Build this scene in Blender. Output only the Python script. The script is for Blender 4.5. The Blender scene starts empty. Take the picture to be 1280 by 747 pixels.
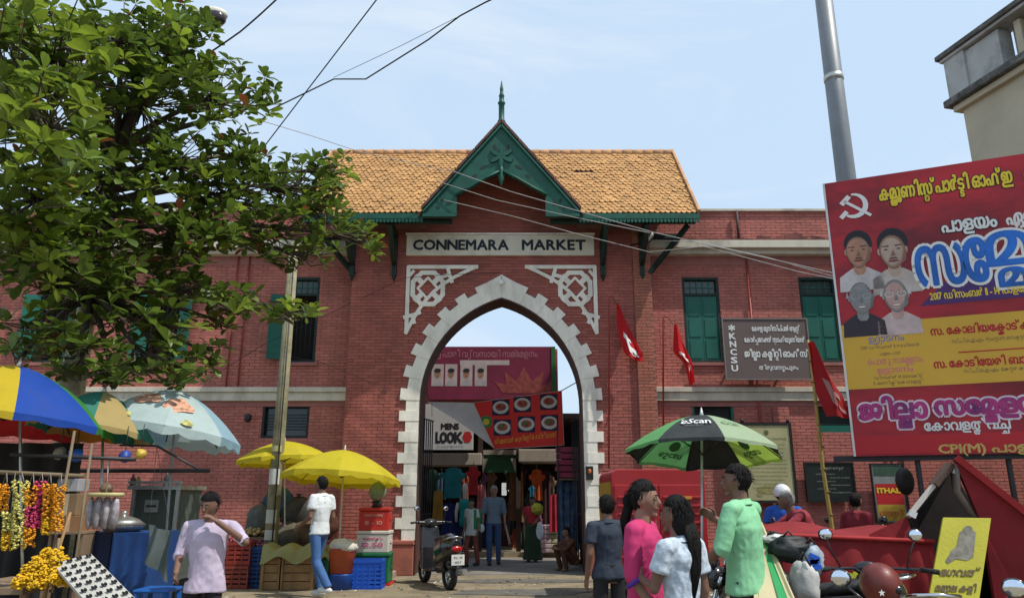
import bpy, math, random
from mathutils import Vector, Matrix, Euler, noise
R = math.radians
rnd = random.Random(11)
scene = bpy.context.scene
COL = scene.collection
# ---------------------------------------------------------------- camera
FPX, PITCH, CAMH = 930.0, R(14.87), 1.45
cd = bpy.data.cameras.new('camera'); cam = bpy.data.objects.new('camera', cd); COL.objects.link(cam)
cam.location = (0, 0, CAMH); cam.rotation_euler = (R(90) + PITCH, 0, 0)
cd.sensor_width = 36; cd.sensor_fit = 'HORIZONTAL'; cd.lens = FPX / 1280 * 36; cd.clip_end = 3000; cd.clip_start = .05
scene.camera = cam
# ---------------------------------------------------------------- light
SUN_EL, SUN_AZ = R(58), R(66)       # azimuth from the -Y axis (behind the camera) towards +X
sdir = Vector((math.sin(SUN_AZ) * math.cos(SUN_EL), -math.cos(SUN_AZ) * math.cos(SUN_EL), math.sin(SUN_EL)))
ld = bpy.data.lights.new('sun', 'SUN'); ld.energy = 4.4; ld.angle = R(.6); ld.color = (1, .95, .86)
lo = bpy.data.objects.new('sun', ld); COL.objects.link(lo); lo.location = (10, -10, 30)
lo.rotation_euler = sdir.to_track_quat('Z', 'Y').to_euler()
w = bpy.data.worlds.new('World'); scene.world = w; w.use_nodes = True
nt = w.node_tree; nt.nodes.clear()
out = nt.nodes.new('ShaderNodeOutputWorld'); bg = nt.nodes.new('ShaderNodeBackground')
sky = nt.nodes.new('ShaderNodeTexSky'); sky.sky_type = 'NISHITA'; sky.sun_disc = False
sky.sun_elevation = SUN_EL; sky.sun_rotation = R(180) - SUN_AZ
sky.air_density = 1.0; sky.dust_density = 2.2; sky.ozone_density = 1.6
bg.inputs[1].default_value = .15
tc = nt.nodes.new('ShaderNodeTexCoord'); mp = nt.nodes.new('ShaderNodeMapping'); mp.inputs['Scale'].default_value = (1.4, 1.4, 4)
nz = nt.nodes.new('ShaderNodeTexNoise'); nz.inputs['Scale'].default_value = 1.3; nz.inputs['Detail'].default_value = 9; nz.inputs['Roughness'].default_value = .62
nz.inputs['Distortion'].default_value = .9
mr = nt.nodes.new('ShaderNodeMapRange'); mr.inputs[1].default_value = .5; mr.inputs[2].default_value = .78; mr.inputs[3].default_value = 0; mr.inputs[4].default_value = .75
mw = nt.nodes.new('ShaderNodeMixRGB'); mw.inputs[2].default_value = (5.7, 6.2, 6.7, 1)
mx = nt.nodes.new('ShaderNodeMixRGB'); mx.inputs[2].default_value = (4.3, 5.5, 6.9, 1); mx.inputs[0].default_value = .86
L = nt.links.new
L(tc.outputs['Generated'], mp.inputs[0]); L(mp.outputs[0], nz.inputs[0]); L(nz.outputs[0], mr.inputs[0])
L(sky.outputs[0], mx.inputs[1]); L(mx.outputs[0], mw.inputs[1]); L(mr.outputs[0], mw.inputs[0]); L(mw.outputs[0], bg.inputs[0]); L(bg.outputs[0], out.inputs[0])
scene.view_settings.view_transform = 'Standard'; scene.view_settings.look = 'None'
scene.view_settings.exposure = 0.0; scene.view_settings.gamma = 1; scene.view_settings.use_curve_mapping = False

# ---------------------------------------------------------------- pixel rays (layout taken off the photograph, 1280 x 747)
def ray(px, py):
    x = (px - 640) / FPX; y = (373.5 - py) / FPX
    return x, math.cos(PITCH) - y * math.sin(PITCH), math.sin(PITCH) + y * math.cos(PITCH)
def P(px, py, Y):
    d = ray(px, py); t = Y / d[1]; return Vector((d[0] * t, Y, CAMH + d[2] * t))
def Pz(px, py, z):
    d = ray(px, py); t = (z - CAMH) / d[2]; return Vector((d[0] * t, d[1] * t, z))
def G(px, Y, z=0):                   # ground point under pixel column px (near the horizon) at depth Y
    dd = Y * math.cos(PITCH) + (z - CAMH) * math.sin(PITCH)
    return Vector(((px - 640) / FPX * dd, Y, z))

# ---------------------------------------------------------------- materials
MATS = {}
def mat(n, c, r=.75, var=.14, sc=5, bump=.12, bs=45, metal=0., tr=0., spec=.4, isl=0., dirt=None, dsc=1.2, damt=.5, emit=None, alpha=None, coat=0., stretch=None, wave=None):
    if n in MATS: return MATS[n]
    m = bpy.data.materials.new(n); m.use_nodes = True; t = m.node_tree; N = t.nodes; l = t.links.new
    b = N['Principled BSDF']; b.inputs['Roughness'].default_value = r; b.inputs['Metallic'].default_value = metal
    b.inputs['Specular IOR Level'].default_value = spec; b.inputs['Coat Weight'].default_value = coat
    tc = N.new('ShaderNodeTexCoord'); co = tc.outputs['Object']
    if stretch:
        mpn = N.new('ShaderNodeMapping'); mpn.inputs['Scale'].default_value = stretch; l(co, mpn.inputs[0]); co = mpn.outputs[0]
    nz = N.new('ShaderNodeTexNoise'); nz.inputs['Scale'].default_value = sc; nz.inputs['Detail'].default_value = 6; l(co, nz.inputs[0])
    mr = N.new('ShaderNodeMapRange'); mr.inputs[1].default_value = .3; mr.inputs[2].default_value = .7
    mr.inputs[3].default_value = 1 - var; mr.inputs[4].default_value = 1 + var; l(nz.outputs[0], mr.inputs[0]); fac = mr.outputs[0]
    if isl:
        g = N.new('ShaderNodeNewGeometry'); oi = N.new('ShaderNodeObjectInfo')
        ad = N.new('ShaderNodeMath'); ad.operation = 'ADD'; l(g.outputs['Random Per Island'], ad.inputs[0]); l(oi.outputs['Random'], ad.inputs[1])
        fr = N.new('ShaderNodeMath'); fr.operation = 'FRACT'; l(ad.outputs[0], fr.inputs[0])
        m2 = N.new('ShaderNodeMapRange'); m2.inputs[3].default_value = 1 - isl; m2.inputs[4].default_value = 1 + isl; l(fr.outputs[0], m2.inputs[0])
        mu = N.new('ShaderNodeMath'); mu.operation = 'MULTIPLY'; l(fac, mu.inputs[0]); l(m2.outputs[0], mu.inputs[1]); fac = mu.outputs[0]
    vm = N.new('ShaderNodeVectorMath'); vm.operation = 'SCALE'; vm.inputs[0].default_value = c[:3]; l(fac, vm.inputs['Scale']); colr = vm.outputs[0]
    if dirt:
        n2 = N.new('ShaderNodeTexNoise'); n2.inputs['Scale'].default_value = dsc; n2.inputs['Detail'].default_value = 9; n2.inputs['Roughness'].default_value = .68; l(co, n2.inputs[0])
        m3 = N.new('ShaderNodeMapRange'); m3.inputs[1].default_value = .48; m3.inputs[2].default_value = .68; m3.inputs[4].default_value = damt; l(n2.outputs[0], m3.inputs[0])
        mm = N.new('ShaderNodeMixRGB'); mm.inputs[2].default_value = (*dirt, 1); l(m3.outputs[0], mm.inputs[0]); l(colr, mm.inputs[1]); colr = mm.outputs[0]
    l(colr, b.inputs['Base Color'])
    if bump:
        n3 = N.new('ShaderNodeTexNoise'); n3.inputs['Scale'].default_value = bs; n3.inputs['Detail'].default_value = 4; l(co, n3.inputs[0])
        bp = N.new('ShaderNodeBump'); bp.inputs['Strength'].default_value = bump; bp.inputs['Distance'].default_value = .02; l(n3.outputs[0], bp.inputs['Height']); l(bp.outputs[0], b.inputs['Normal'])
    if tr:
        ts = N.new('ShaderNodeBsdfTranslucent'); l(colr, ts.inputs[0]); ms = N.new('ShaderNodeMixShader'); ms.inputs[0].default_value = tr
        l(b.outputs[0], ms.inputs[1]); l(ts.outputs[0], ms.inputs[2]); l(ms.outputs[0], N['Material Output'].inputs[0])
    if alpha is not None: b.inputs['Alpha'].default_value = alpha
    if emit: b.inputs['Emission Color'].default_value = (*emit, 1); b.inputs['Emission Strength'].default_value = 1
    MATS[n] = m; return m

# ---------------------------------------------------------------- mesh builder
def frame(d):
    d = d.normalized(); a = Vector((0, 0, 1)) if abs(d.z) < .9 else Vector((1, 0, 0))
    u = d.cross(a).normalized(); return u, d.cross(u).normalized()
class MB:
    def __init__(s): s.v = []; s.f = []; s.mi = []; s.sm = []
    def add(s, vs, fs, m=0, smooth=False):
        k = len(s.v); s.v += [Vector(p) for p in vs]
        for f in fs: s.f.append([k + i for i in f]); s.mi.append(m); s.sm.append(smooth)
        return s
    def box(s, x0, x1, y0, y1, z0, z1, m=0, back=True):
        v = [(x0,y0,z0),(x1,y0,z0),(x1,y1,z0),(x0,y1,z0),(x0,y0,z1),(x1,y0,z1),(x1,y1,z1),(x0,y1,z1)]
        f = [(0,1,5,4),(1,2,6,5),(3,0,4,7),(4,5,6,7),(3,2,1,0)]
        if back: f.append((2,3,7,6))
        return s.add(v, f, m)
    def obox(s, c, size, rot=(0,0,0), m=0):
        M = Euler(rot).to_matrix(); c = Vector(c); a, b, d = [q / 2 for q in size]
        v = [c + M @ Vector((x, y, z)) for x, y, z in ((-a,-b,-d),(a,-b,-d),(a,b,-d),(-a,b,-d),(-a,-b,d),(a,-b,d),(a,b,d),(-a,b,d))]
        return s.add(v, [(0,1,5,4),(1,2,6,5),(2,3,7,6),(3,0,4,7),(4,5,6,7),(3,2,1,0)], m)
    def bar(s, p, q, wd, th, m=0, up=(0,0,1)):
        p, q = Vector(p), Vector(q); d = (q - p).normalized(); u = d.cross(Vector(up))
        if u.length < 1e-3: u = d.cross(Vector((0,1,0)))
        u.normalize(); n = u.cross(d).normalized(); a = u * wd / 2; b = n * th / 2
        v = [p-a-b, p+a-b, p+a+b, p-a+b, q-a-b, q+a-b, q+a+b, q-a+b]
        return s.add(v, [(3,2,1,0),(4,5,6,7),(0,1,5,4),(1,2,6,5),(2,3,7,6),(3,0,4,7)], m)
    def tube(s, pts, r, n=8, m=0, caps=True, sq=1., smooth=True, u0=None):
        pts = [Vector(p) for p in pts]; rr = r if isinstance(r, (list, tuple)) else [r] * len(pts)
        k = len(s.v); vs = []; u = None
        for i, p in enumerate(pts):
            d = (pts[min(i+1, len(pts)-1)] - pts[max(i-1, 0)])
            if d.length < 1e-9: d = Vector((0,0,1))
            d.normalize()
            if u is None: u, v_ = frame(d) if u0 is None else (Vector(u0), None)
            u = (u - d * u.dot(d)).normalized(); v_ = d.cross(u)
            for j in range(n):
                a = 2 * math.pi * j / n; vs.append(p + u * math.cos(a) * rr[i] + v_ * math.sin(a) * rr[i] * sq)
        fs = [(i*n+j, i*n+(j+1) % n, (i+1)*n+(j+1) % n, (i+1)*n+j) for i in range(len(pts)-1) for j in range(n)]
        s.add(vs, fs, m, smooth)
        if caps: s.add([], [], m); s.f += [[k+j for j in reversed(range(n))], [k+(len(pts)-1)*n+j for j in range(n)]]; s.mi += [m, m]; s.sm += [False, False]
        return s
    def lathe(s, prof, c=(0,0,0), n=16, m=0, M=None, smooth=True, sx=1., sy=1.):
        c = Vector(c); vs = []
        for r, z in prof:
            for j in range(n):
                a = 2 * math.pi * j / n; q = Vector((r * math.cos(a) * sx, r * math.sin(a) * sy, z)); vs.append(c + (M @ q if M else q))
        k = len(prof)
        fs = [(i*n+j, i*n+(j+1) % n, (i+1)*n+(j+1) % n, (i+1)*n+j) for i in range(k-1) for j in range(n)]
        fs += [tuple(reversed(range(n))), tuple((k-1)*n+j for j in range(n))]
        return s.add(vs, fs, m, smooth)
    def ell(s, c, r, n=14, k=9, M=None, m=0, fn=None):
        c = Vector(c); r = (r, r, r) if not isinstance(r, (tuple, list)) else r; vs = []; fs = []
        for i in range(1, k):
            th = math.pi * i / k
            for j in range(n):
                a = 2 * math.pi * j / n; q = Vector((math.sin(th)*math.cos(a), math.sin(th)*math.sin(a), math.cos(th)))
                q = Vector(fn(q)) if fn else q
                q = Vector((q.x*r[0], q.y*r[1], q.z*r[2])); vs.append(c + (M @ q if M else q))
        for z in (1, -1):
            q = Vector((0,0,z)); q = Vector(fn(q)) if fn else q; q = Vector((q.x*r[0], q.y*r[1], q.z*r[2])); vs.append(c + (M @ q if M else q))
        t, b = len(vs)-2, len(vs)-1
        for j in range(n):
            fs.append((t, j, (j+1) % n)); fs.append((b, (k-2)*n+(j+1) % n, (k-2)*n+j))
        for i in range(k-2):
            for j in range(n): fs.append((i*n+j, (i+1)*n+j, (i+1)*n+(j+1) % n, i*n+(j+1) % n))
        return s.add(vs, fs, m, True)
    def prism(s, poly, fn, d0, d1, m=0, cap0=True, cap1=True):
        n = len(poly); vs = [fn(u, v, d0) for u, v in poly] + [fn(u, v, d1) for u, v in poly]
        fs = [(i, (i+1) % n, n+(i+1) % n, n+i) for i in range(n)]
        if cap0: fs.append(tuple(reversed(range(n))))
        if cap1: fs.append(tuple(range(n, 2*n)))
        return s.add(vs, fs, m)
    def grid(s, fn, nu, nv, m=0, smooth=True, th=0):
        vs = [fn(i / nu, j / nv) for j in range(nv+1) for i in range(nu+1)]
        fs = [(j*(nu+1)+i, j*(nu+1)+i+1, (j+1)*(nu+1)+i+1, (j+1)*(nu+1)+i) for j in range(nv) for i in range(nu)]
        return s.add(vs, fs, m, smooth)
    def mesh(s, name, mats, inv=None):
        me = bpy.data.meshes.new(name)
        vs = [inv @ v for v in s.v] if inv is not None else s.v
        me.from_pydata([tuple(v) for v in vs], [], s.f); me.update()
        for q in (mats if isinstance(mats, (list, tuple)) else [mats]): me.materials.append(q)
        if len(me.polygons) == len(s.f):
            me.polygons.foreach_set('material_index', s.mi); me.polygons.foreach_set('use_smooth', s.sm)
        return me
    def build(s, name, mats, parent=None, label=None, cat=None, group=None, kind=None, bevel=0, recalc=False):
        inv = INV.get(parent.name) if parent is not None else None
        me = s.mesh(name, mats, inv)
        if recalc:
            import bmesh
            b = bmesh.new(); b.from_mesh(me); bmesh.ops.recalc_face_normals(b, faces=b.faces); b.to_mesh(me); b.free()
        o = link(name, me, parent)
        tag(o, label, cat, group, kind)
        if bevel:
            md = o.modifiers.new('bevel', 'BEVEL'); md.width = bevel; md.segments = 2; md.limit_method = 'ANGLE'
        return o
INV = {}
def link(name, me, parent=None):
    o = bpy.data.objects.new(name, me); COL.objects.link(o)
    if parent is not None:
        o.parent = parent
        if parent.name in INV: INV[o.name] = INV[parent.name]
    return o
def tag(o, label=None, cat=None, group=None, kind=None):
    for k, v in (('label', label), ('category', cat), ('group', group), ('kind', kind)):
        if v: o[k] = v
    return o
def thing(name, loc, label, cat, group=None, rz=0.):
    o = bpy.data.objects.new(name, None); COL.objects.link(o); o.location = loc; o.rotation_euler = (0, 0, rz)
    o.empty_display_size = .1
    INV[o.name] = (Matrix.Translation(Vector(loc)) @ Matrix.Rotation(rz, 4, 'Z')).inverted()
    return tag(o, label, cat, group)
def local(o): INV.pop(o.name, None); return o      # build this thing's parts in its own frame
def kids(o): return [c for c in bpy.data.objects if c.parent == o]
def copy_tree(o, loc, rz=None, label=None, scale=None):
    cm = {}
    def cp(q, par):
        c = q.copy(); COL.objects.link(c); c.parent = par
        for ch in KID.get(q.name, []): cp(ch, c)
        return c
    KID = {}
    for q in bpy.data.objects:
        if q.parent: KID.setdefault(q.parent.name, []).append(q)
    c = cp(o, None); c.location = loc
    if rz is not None: c.rotation_euler = (0, 0, rz)
    if scale: c.scale = (scale,) * 3
    if label: c['label'] = label
    return c
def wobble(p, s, a):
    n = noise.noise_vector(p * s); return p + n * a

# ---------------------------------------------------------------- a side room for evaluating modifiers and letters
SIDE = bpy.data.scenes.new('side_room')
def evaluated(o):
    SIDE.collection.objects.link(o)
    with bpy.context.temp_override(scene=SIDE, view_layer=SIDE.view_layers[0]):
        dg = bpy.context.evaluated_depsgraph_get(); dg.update(); me = bpy.data.meshes.new_from_object(o.evaluated_get(dg))
    SIDE.collection.objects.unlink(o); return me
# ---------------------------------------------------------------- lettering
GLY = {}
def glyph(ch):
    if ch in GLY: return GLY[ch]
    cu = bpy.data.curves.new('g', 'FONT'); cu.body = ch; cu.size = 1; cu.resolution_u = 2
    o = bpy.data.objects.new('g', cu)
    me = evaluated(o)
    vs = [v.co.copy() for v in me.vertices]; fs = [tuple(p.vertices) for p in me.polygons]
    bpy.data.objects.remove(o); bpy.data.curves.remove(cu); bpy.data.meshes.remove(me)
    GLY[ch] = (vs, fs); return GLY[ch]
def visual(text):
    """Malayalam spelling -> left to right drawing order (vowel signs that stand before their consonant)"""
    cl = []; i = 0
    while i < len(text):
        c = text[i]
        if c == '{': cl[-1] += text[i:i+3]; i += 3; continue
        if c in '\u0d46\u0d47\u0d48' and cl: cl[-1] = c + cl[-1]
        elif c in '\u0d4a\u0d4b' and cl: cl[-1] = ('\u0d46' if c == '\u0d4a' else '\u0d47') + cl[-1] + '\u0d3e'
        else: cl.append(c)
        i += 1
    return ''.join(cl)
def layout(text, track=.07):
    text = visual(text)
    """glyphs; {x} sets x small below the glyph before it, ^ is the vowel killer above it"""
    vs, fs = [], []; x = 0; lastx = (0, .5); i = 0
    while i < len(text):
        ch = text[i]
        if ch == ' ': x += .28; i += 1; continue
        sub = ch == '{'
        if sub: ch = text[i+1]; i += 2
        if ch == '^': ch = '\u0d4d'
        gv, gf = glyph(ch); i += 1
        if not gv: continue
        x0 = min(v.x for v in gv); x1 = max(v.x for v in gv); k = len(vs)
        if sub:
            sc = .62; cx = (lastx[0] + lastx[1]) / 2
            vs += [Vector((cx + (v.x - (x0+x1)/2) * sc, v.y * sc * .85 - .36, 0)) for v in gv]
        elif ch == '\u0d4d':
            vs += [Vector((lastx[1] - .04 + (v.x - x0) * .9, v.y, 0)) for v in gv]
        else:
            vs += [Vector((x + v.x - x0, v.y, 0)) for v in gv]; lastx = (x, x + x1 - x0); x += x1 - x0 + track
        fs += [tuple(k + q for q in f) for f in gf]
    return vs, fs, x - track
def boundary(vs, fs):
    cnt = {}
    for f in fs:
        for a, b in zip(f, f[1:] + f[:1]): cnt[(a, b)] = 1
    return [e for e in cnt if (e[1], e[0]) not in cnt]
def text_on(mb, text, fn, x, z, h, width=None, m=0, bold=0., track=.07, align='L', out_m=None, out_w=.03, lift=.004):
    """fn(u, v, w) maps sign-plane metres to the world, w is the distance proud of the face"""
    vs, fs, wd = layout(text, track)
    if not vs: return
    sx = (width / wd) if width else h; sy = h
    ox = x - (sx * wd / 2 if align == 'C' else 0)
    def stroke(wid, mi, l):
        for k_, (a, b) in enumerate(boundary(vs, fs)):
            l_ = l + (k_ % 11) * .00025
            p = Vector((ox + vs[a].x*sx, z + vs[a].y*sy)); q = Vector((ox + vs[b].x*sx, z + vs[b].y*sy)); d = q - p
            if d.length < 1e-6: continue
            n_ = Vector((-d.y, d.x)).normalized() * wid; e = d.normalized() * wid * .5
            mb.add([fn(*(p - n_ - e), l_), fn(*(q - n_ + e), l_), fn(*(q + n_ + e), l_), fn(*(p + n_ - e), l_)], [(0,1,2,3)], mi)
    if out_m is not None: stroke(out_w, out_m, lift); lift += .004
    if bold: stroke(bold, m, lift)
    mb.add([fn(ox + v.x*sx, z + v.y*sy, lift + (.003 if bold else 0)) for v in vs], fs, m)
# ================================================================ SETTING
M_ground = mat('ground', (.22, .18, .115), .95, .22, 2.5, .6, 22, dirt=(.10, .085, .06), dsc=1.1, damt=.8)
M_passage = mat('passage floor', (.2, .18, .16), .9, .15, 2, .3, 25, dirt=(.1, .09, .08))
M_brick = mat('brick', (.37, .112, .088), .85, .14, 1.0, .25, 60, isl=.14, dirt=(.13, .05, .038), dsc=.8, damt=.65, stretch=(1, 1, .45))
M_brick2 = mat('painted brick', (.45, .152, .12), .8, .13, 1.0, .22, 60, isl=.12, dirt=(.18, .07, .05), dsc=.9, damt=.6, stretch=(1, 1, .4))
M_brick3 = mat('orange brick', (.36, .13, .085), .85, .12, 1.3, .25, 60, isl=.14)
M_mortar = mat('mortar', (.30, .15, .12), .95, .15, 6, .2, 70)
M_wmort = mat('painted joint', (.34, .14, .125), .9, .12, 4, .15, 60)
M_white = mat('lime white', (.86, .82, .72), .85, .08, 4, .15, 30, dirt=(.36, .33, .27), dsc=3, damt=.45, stretch=(1, 1, .35))
M_cream = mat('cream band', (.60, .56, .46), .85, .1, 3, .1, 30, dirt=(.2, .18, .15), dsc=1.6, damt=.6, stretch=(1, 1, .5))
M_plaster = mat('plinth plaster', (.34, .11, .08), .85, .15, 3, .2, 30, dirt=(.12, .06, .05), dsc=2)
M_green = mat('green board', (.005, .082, .052), .5, .2, 5, .1, 40, dirt=(.01, .05, .04), dsc=3, damt=.4)
M_shut = mat('shutter green', (.008, .12, .085), .5, .12, 6, .1, 40, dirt=(.01, .05, .04), dsc=3, damt=.5)
M_dkgreen = mat('dark green timber', (.008, .024, .018), .6, .15, 6)
M_tile = mat('clay tile', (.46, .248, .09), .8, .12, 1.6, .2, 40, isl=.15, dirt=(.24, .13, .055), dsc=1.5, damt=.5)
M_ridge = mat('ridge tile', (.50, .27, .13), .85, .2, 3, .2, 40, isl=.2, dirt=(.14, .1, .08), dsc=3)
M_tar = mat('stained plaster', (.20, .075, .06), .9, .2, 3, .2, 30, dirt=(.035, .03, .028), dsc=2.5, damt=.85)
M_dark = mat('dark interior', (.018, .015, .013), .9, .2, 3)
M_soffit = mat('soffit timber', (.05, .03, .022), .8, .2, 5)
M_black = mat('black paint', (.012, .012, .012), .5, .1)
M_iron = mat('iron', (.03, .03, .032), .5, .2, 8, metal=.3)
M_steel = mat('steel', (.5, .5, .48), .35, .15, 8, metal=.8)
M_glass = mat('window glass', (.03, .045, .045), .12, .2, 2, 0, spec=.6)
M_pipe = mat('red pipe', (.30, .04, .035), .5)
M_wire = mat('wire', (.02, .02, .022), .5, bump=0)
M_pale = mat('pale wire', (.32, .30, .28), .5, bump=0)

g = MB(); S = 900
g.add([(-S, -60, 0), (S, -60, 0), (S, 1500, 0), (-S, 1500, 0)], [(0,1,2,3)])
g.build('ground', M_ground, kind='structure')
# pavement along the building with a kerb, broken by the gateway
K = MB()
K.box(-14, -2.2, 14.45, 15.75, -.2, .1); K.box(1.8, 14, 14.45, 15.75, -.2, .1)
K.build('pavement', mat('pavement stone', (.30, .25, .18), .9, .2, 3, .3, 30, dirt=(.12, .1, .08)), kind='structure', bevel=.01)
K = MB()
for sx0, sx1 in ((-14, -2.2), (1.8, 14)):
    x = sx0
    while x < sx1 - .1:
        e = min(x + .6, sx1); K.box(x + .005, e - .005, 14.33, 14.446, -.2, .125 + rnd.uniform(-.006, .006)); x = e
K.build('kerb', mat('kerb stone', (.34, .31, .25), .9, .15, 4, .2, 40, isl=.15), kind='structure', bevel=.01)
f = MB(); f.add([(-2.2, 15.2, .004), (1.8, 15.2, .004), (2.6, 19.2, .004), (-2.8, 19.2, .004)], [(0,1,2,3)])
f.build('passage_floor', M_passage, kind='structure')

# ---------------------------------------------------------------- the gatehouse
CX = -.22
AW, SPR, APX = 1.65, 3.3, 5.48
AR = ((APX-SPR)**2 + AW**2) / (2*AW)
def arch_pts(off, n=16, z0=None):
    """outline of the opening grown by off, left foot -> apex -> right foot (x relative to CX)"""
    r = AR + off; c = AR - AW; a1 = math.acos(min(1, c / r)); pts = []
    for i in range(n + 1):
        a = a1 * i / n; pts.append((-(r*math.cos(a) - c), SPR + r*math.sin(a)))
    right = [(-x, z) for x, z in reversed(pts[:-1])]
    return pts + right
def arch_half(z, off):
    if z <= SPR: return AW + off
    r = AR + off; c = AR - AW; q = r*r - (z-SPR)**2
    if q <= 0: return -1
    return math.sqrt(q) - c
TY, TB, TX0, TX1, TZ = 15.1, 15.88, -3.38, 2.93, 7.7
gate = thing('market_gatehouse', (CX, TY, 0), 'red brick market gatehouse with pointed white arch, green gable and orange tiled roof', 'gatehouse')
def fr(u, v, w): return Vector((CX + u, TY + w, v))
wall = MB()
ap = arch_pts(0, 18)
n = len(ap); mid = n // 2
# front wall as two halves either side of the opening
left = [(TX0-CX, 0), (-AW, 0)] + ap[:mid+1] + [(0, TZ), (TX0-CX, TZ)]
right = [(AW, 0), (TX1-CX, 0), (TX1-CX, TZ), (0, TZ)] + ap[mid:]
wall.prism(left, fr, 0, TB-TY); wall.prism(right, fr, 0, TB-TY)
# gable triangle, side walls, back piers, ceiling
wall.prism([(-1.45, TZ+.001), (1.45, TZ+.001), (0, 8.93)], fr, .0, .25)
wall.box(TX0, TX0+.4, TB+.003, 17.4, 0, TZ+.4); wall.box(TX1-.4, TX1, TB+.003, 17.4, 0, TZ+.4)
wall.box(TX0+.403, -2.3, 17.0, 17.4, 0, 6.1); wall.box(1.9, TX1-.403, 17.0, 17.4, 0, 6.1); wall.box(TX0+.403, TX1-.403, 17.0, 17.4, 6.103, 7.6)
wall.build('wall', M_mortar, gate, recalc=True)
MB().box(TX0+.41, TX1-.41, TB+.005, 16.99, 6.2, 6.35).build('passage_ceiling', M_soffit, gate)
BL, BH, JT = .225, .066, .010
def brick_mesh(mb, x0, x1, z0, z1, y, d=.012, m=0):
    j = rnd.uniform(-.003, .003)
    mb.box(x0, x1, y - d + j, y, z0, z1, m, back=False)
def bricks(mb, x0, x1, z0, z1, y, holes, singles=None):
    row = 0; z = z0
    while z < z1 - .02:
        zt = min(z + BH, z1); x = x0 - (BL/2 if row % 2 else 0)
        while x < x1 - .01:
            a, b = max(x, x0) + JT/2, min(x + BL, x1) - JT/2
            segs = [(a, b)]
            for h in holes:
                lo_, hi_ = h(z + BH/2)
                if lo_ is None: continue
                ns = []
                for p, q in segs:
                    if hi_ <= p or lo_ >= q: ns.append((p, q)); continue
                    if p < lo_: ns.append((p, lo_))
                    if q > hi_: ns.append((hi_, q))
                segs = ns
            for p, q in segs:
                if q - p > .03:
                    if singles is not None and len(segs) == 1 and abs(q - p - (BL - JT)) < 1e-5: singles.append((p, z + JT/2, y))
                    else: brick_mesh(mb, p, q, z + JT/2, zt - JT/2, y)
            x += BL
        z = z + BH; row += 1
def hole_arch(off):
    def h(z):
        a = arch_half(z, off)
        return (CX - a, CX + a) if a > 0 else (None, None)
    return h
def hole_rect(x0, x1, z0, z1):
    return lambda z: (x0, x1) if z0 < z < z1 else (None, None)
sing = []; bm_ = MB()
bricks(bm_, TX0, 2.56, .62, 6.98, TY, [hole_arch(.3), hole_rect(-2.25, 1.75, 6.40, 6.86)], sing)
def nearness(b):
    x, z, _ = b; a = arch_half(z, .45); a = a if a > 0 else 0
    return abs(abs(x + BL/2 - CX) - a) + max(0, z - 6.2)
sing.sort(key=nearness)
one = MB(); one.box(0, BL-JT, -.014, 0, 0, BH-JT, back=False); one_me = one.mesh('brick', M_brick)
for b in sing[:290]:
    o = link('brick', one_me, gate); o.location = INV[gate.name] @ Vector((b[0], b[2] - rnd.uniform(0, .003), b[1]))
for b in sing[290:]: brick_mesh(bm_, b[0], b[0]+BL-JT, b[1], b[1]+BH-JT, b[2])
# gable field
row = 0; z = 6.985
while z < 9.1:
    hw = 1.62 if z < 7.7 else max(0, 1.3 * (8.85 - z) / 1.4); bricks(bm_, CX-hw, CX+hw, z, z+BH, TY, []); z += BH
bm_.build('brickwork', M_brick, gate, kind='stuff')
# right-hand pilaster in a paler, more orange tone, string mouldings and plinth
pil = MB(); pil.box(2.56, 2.93, TY-.07, TY-.001, .62, 6.9); pil.build('pilaster', M_mortar, gate)
pb = MB(); bricks(pb, 2.56, 2.93, .62, 6.9, TY-.071, []); pb.build('pilaster_brickwork', M_brick3, gate, kind='stuff')
for s, e in ((TX0-.04, CX-AW-.02), (CX+AW+.02, TX1+.04)):
    pl = MB(); pl.box(s, e, TY-.09, TY+.3, 0, .56); pl.prism([(s-CX-.02, .56), (e-CX+.02, .56), (e-CX, .64), (s-CX, .64)], fr, -.11, .2)
    pl.build('plinth', M_plaster, gate, bevel=.015)
# arch ring: alternate short and long white blocks, each a part
def ring(t):      # t: metres along the intrados from the left foot; returns point and outward normal
    L0 = SPR - .64
    a1 = math.acos((AR-AW)/AR); arc = AR * a1
    if t < L0: return (-AW, .64 + t), (-1, 0)
    t -= L0
    if t < arc:
        a = t / AR; return (-(AR*math.cos(a)-(AR-AW)), SPR+AR*math.sin(a)), (-math.cos(a), math.sin(a))
    t = min(arc*2, max(arc, t)); a = (2*arc - t)/AR if t <= 2*arc else 0
    return ((AR*math.cos(a)-(AR-AW)), SPR+AR*math.sin(a)), (math.cos(a), math.sin(a))
L0 = SPR - .64; arc = AR * math.acos((AR-AW)/AR); half = L0 + arc
nb = 27; step = half / nb
for side in (-1, 1):
    for i in range(nb):
        t0, t1 = i*step, (i+1)*step; long_ = (i % 2 == 1) if i < nb-1 else False
        w_ = .40 if long_ else .27
        if i == nb-1: w_ = .40
        p0, n0 = ring(t0+.0008); p1, n1 = ring(min(t1, half-.001)-.0008)
        if i == nb-1: n1 = (0, 1)
        q = [(p0[0], p0[1]), (p1[0], p1[1]), (p1[0]+n1[0]*w_, p1[1]+n1[1]*w_), (p0[0]+n0[0]*w_, p0[1]+n0[1]*w_)]
        if i == nb-1: q[1] = (-.001, APX+.0); q[2] = (-.001, APX+.5)
        q = [(side*-u, v) for u, v in q]
        pr = .05 if long_ else .042
        b = MB(); b.prism(q, fr, -pr, .02); b.build('arch_block', M_white, gate, recalc=True)
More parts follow.
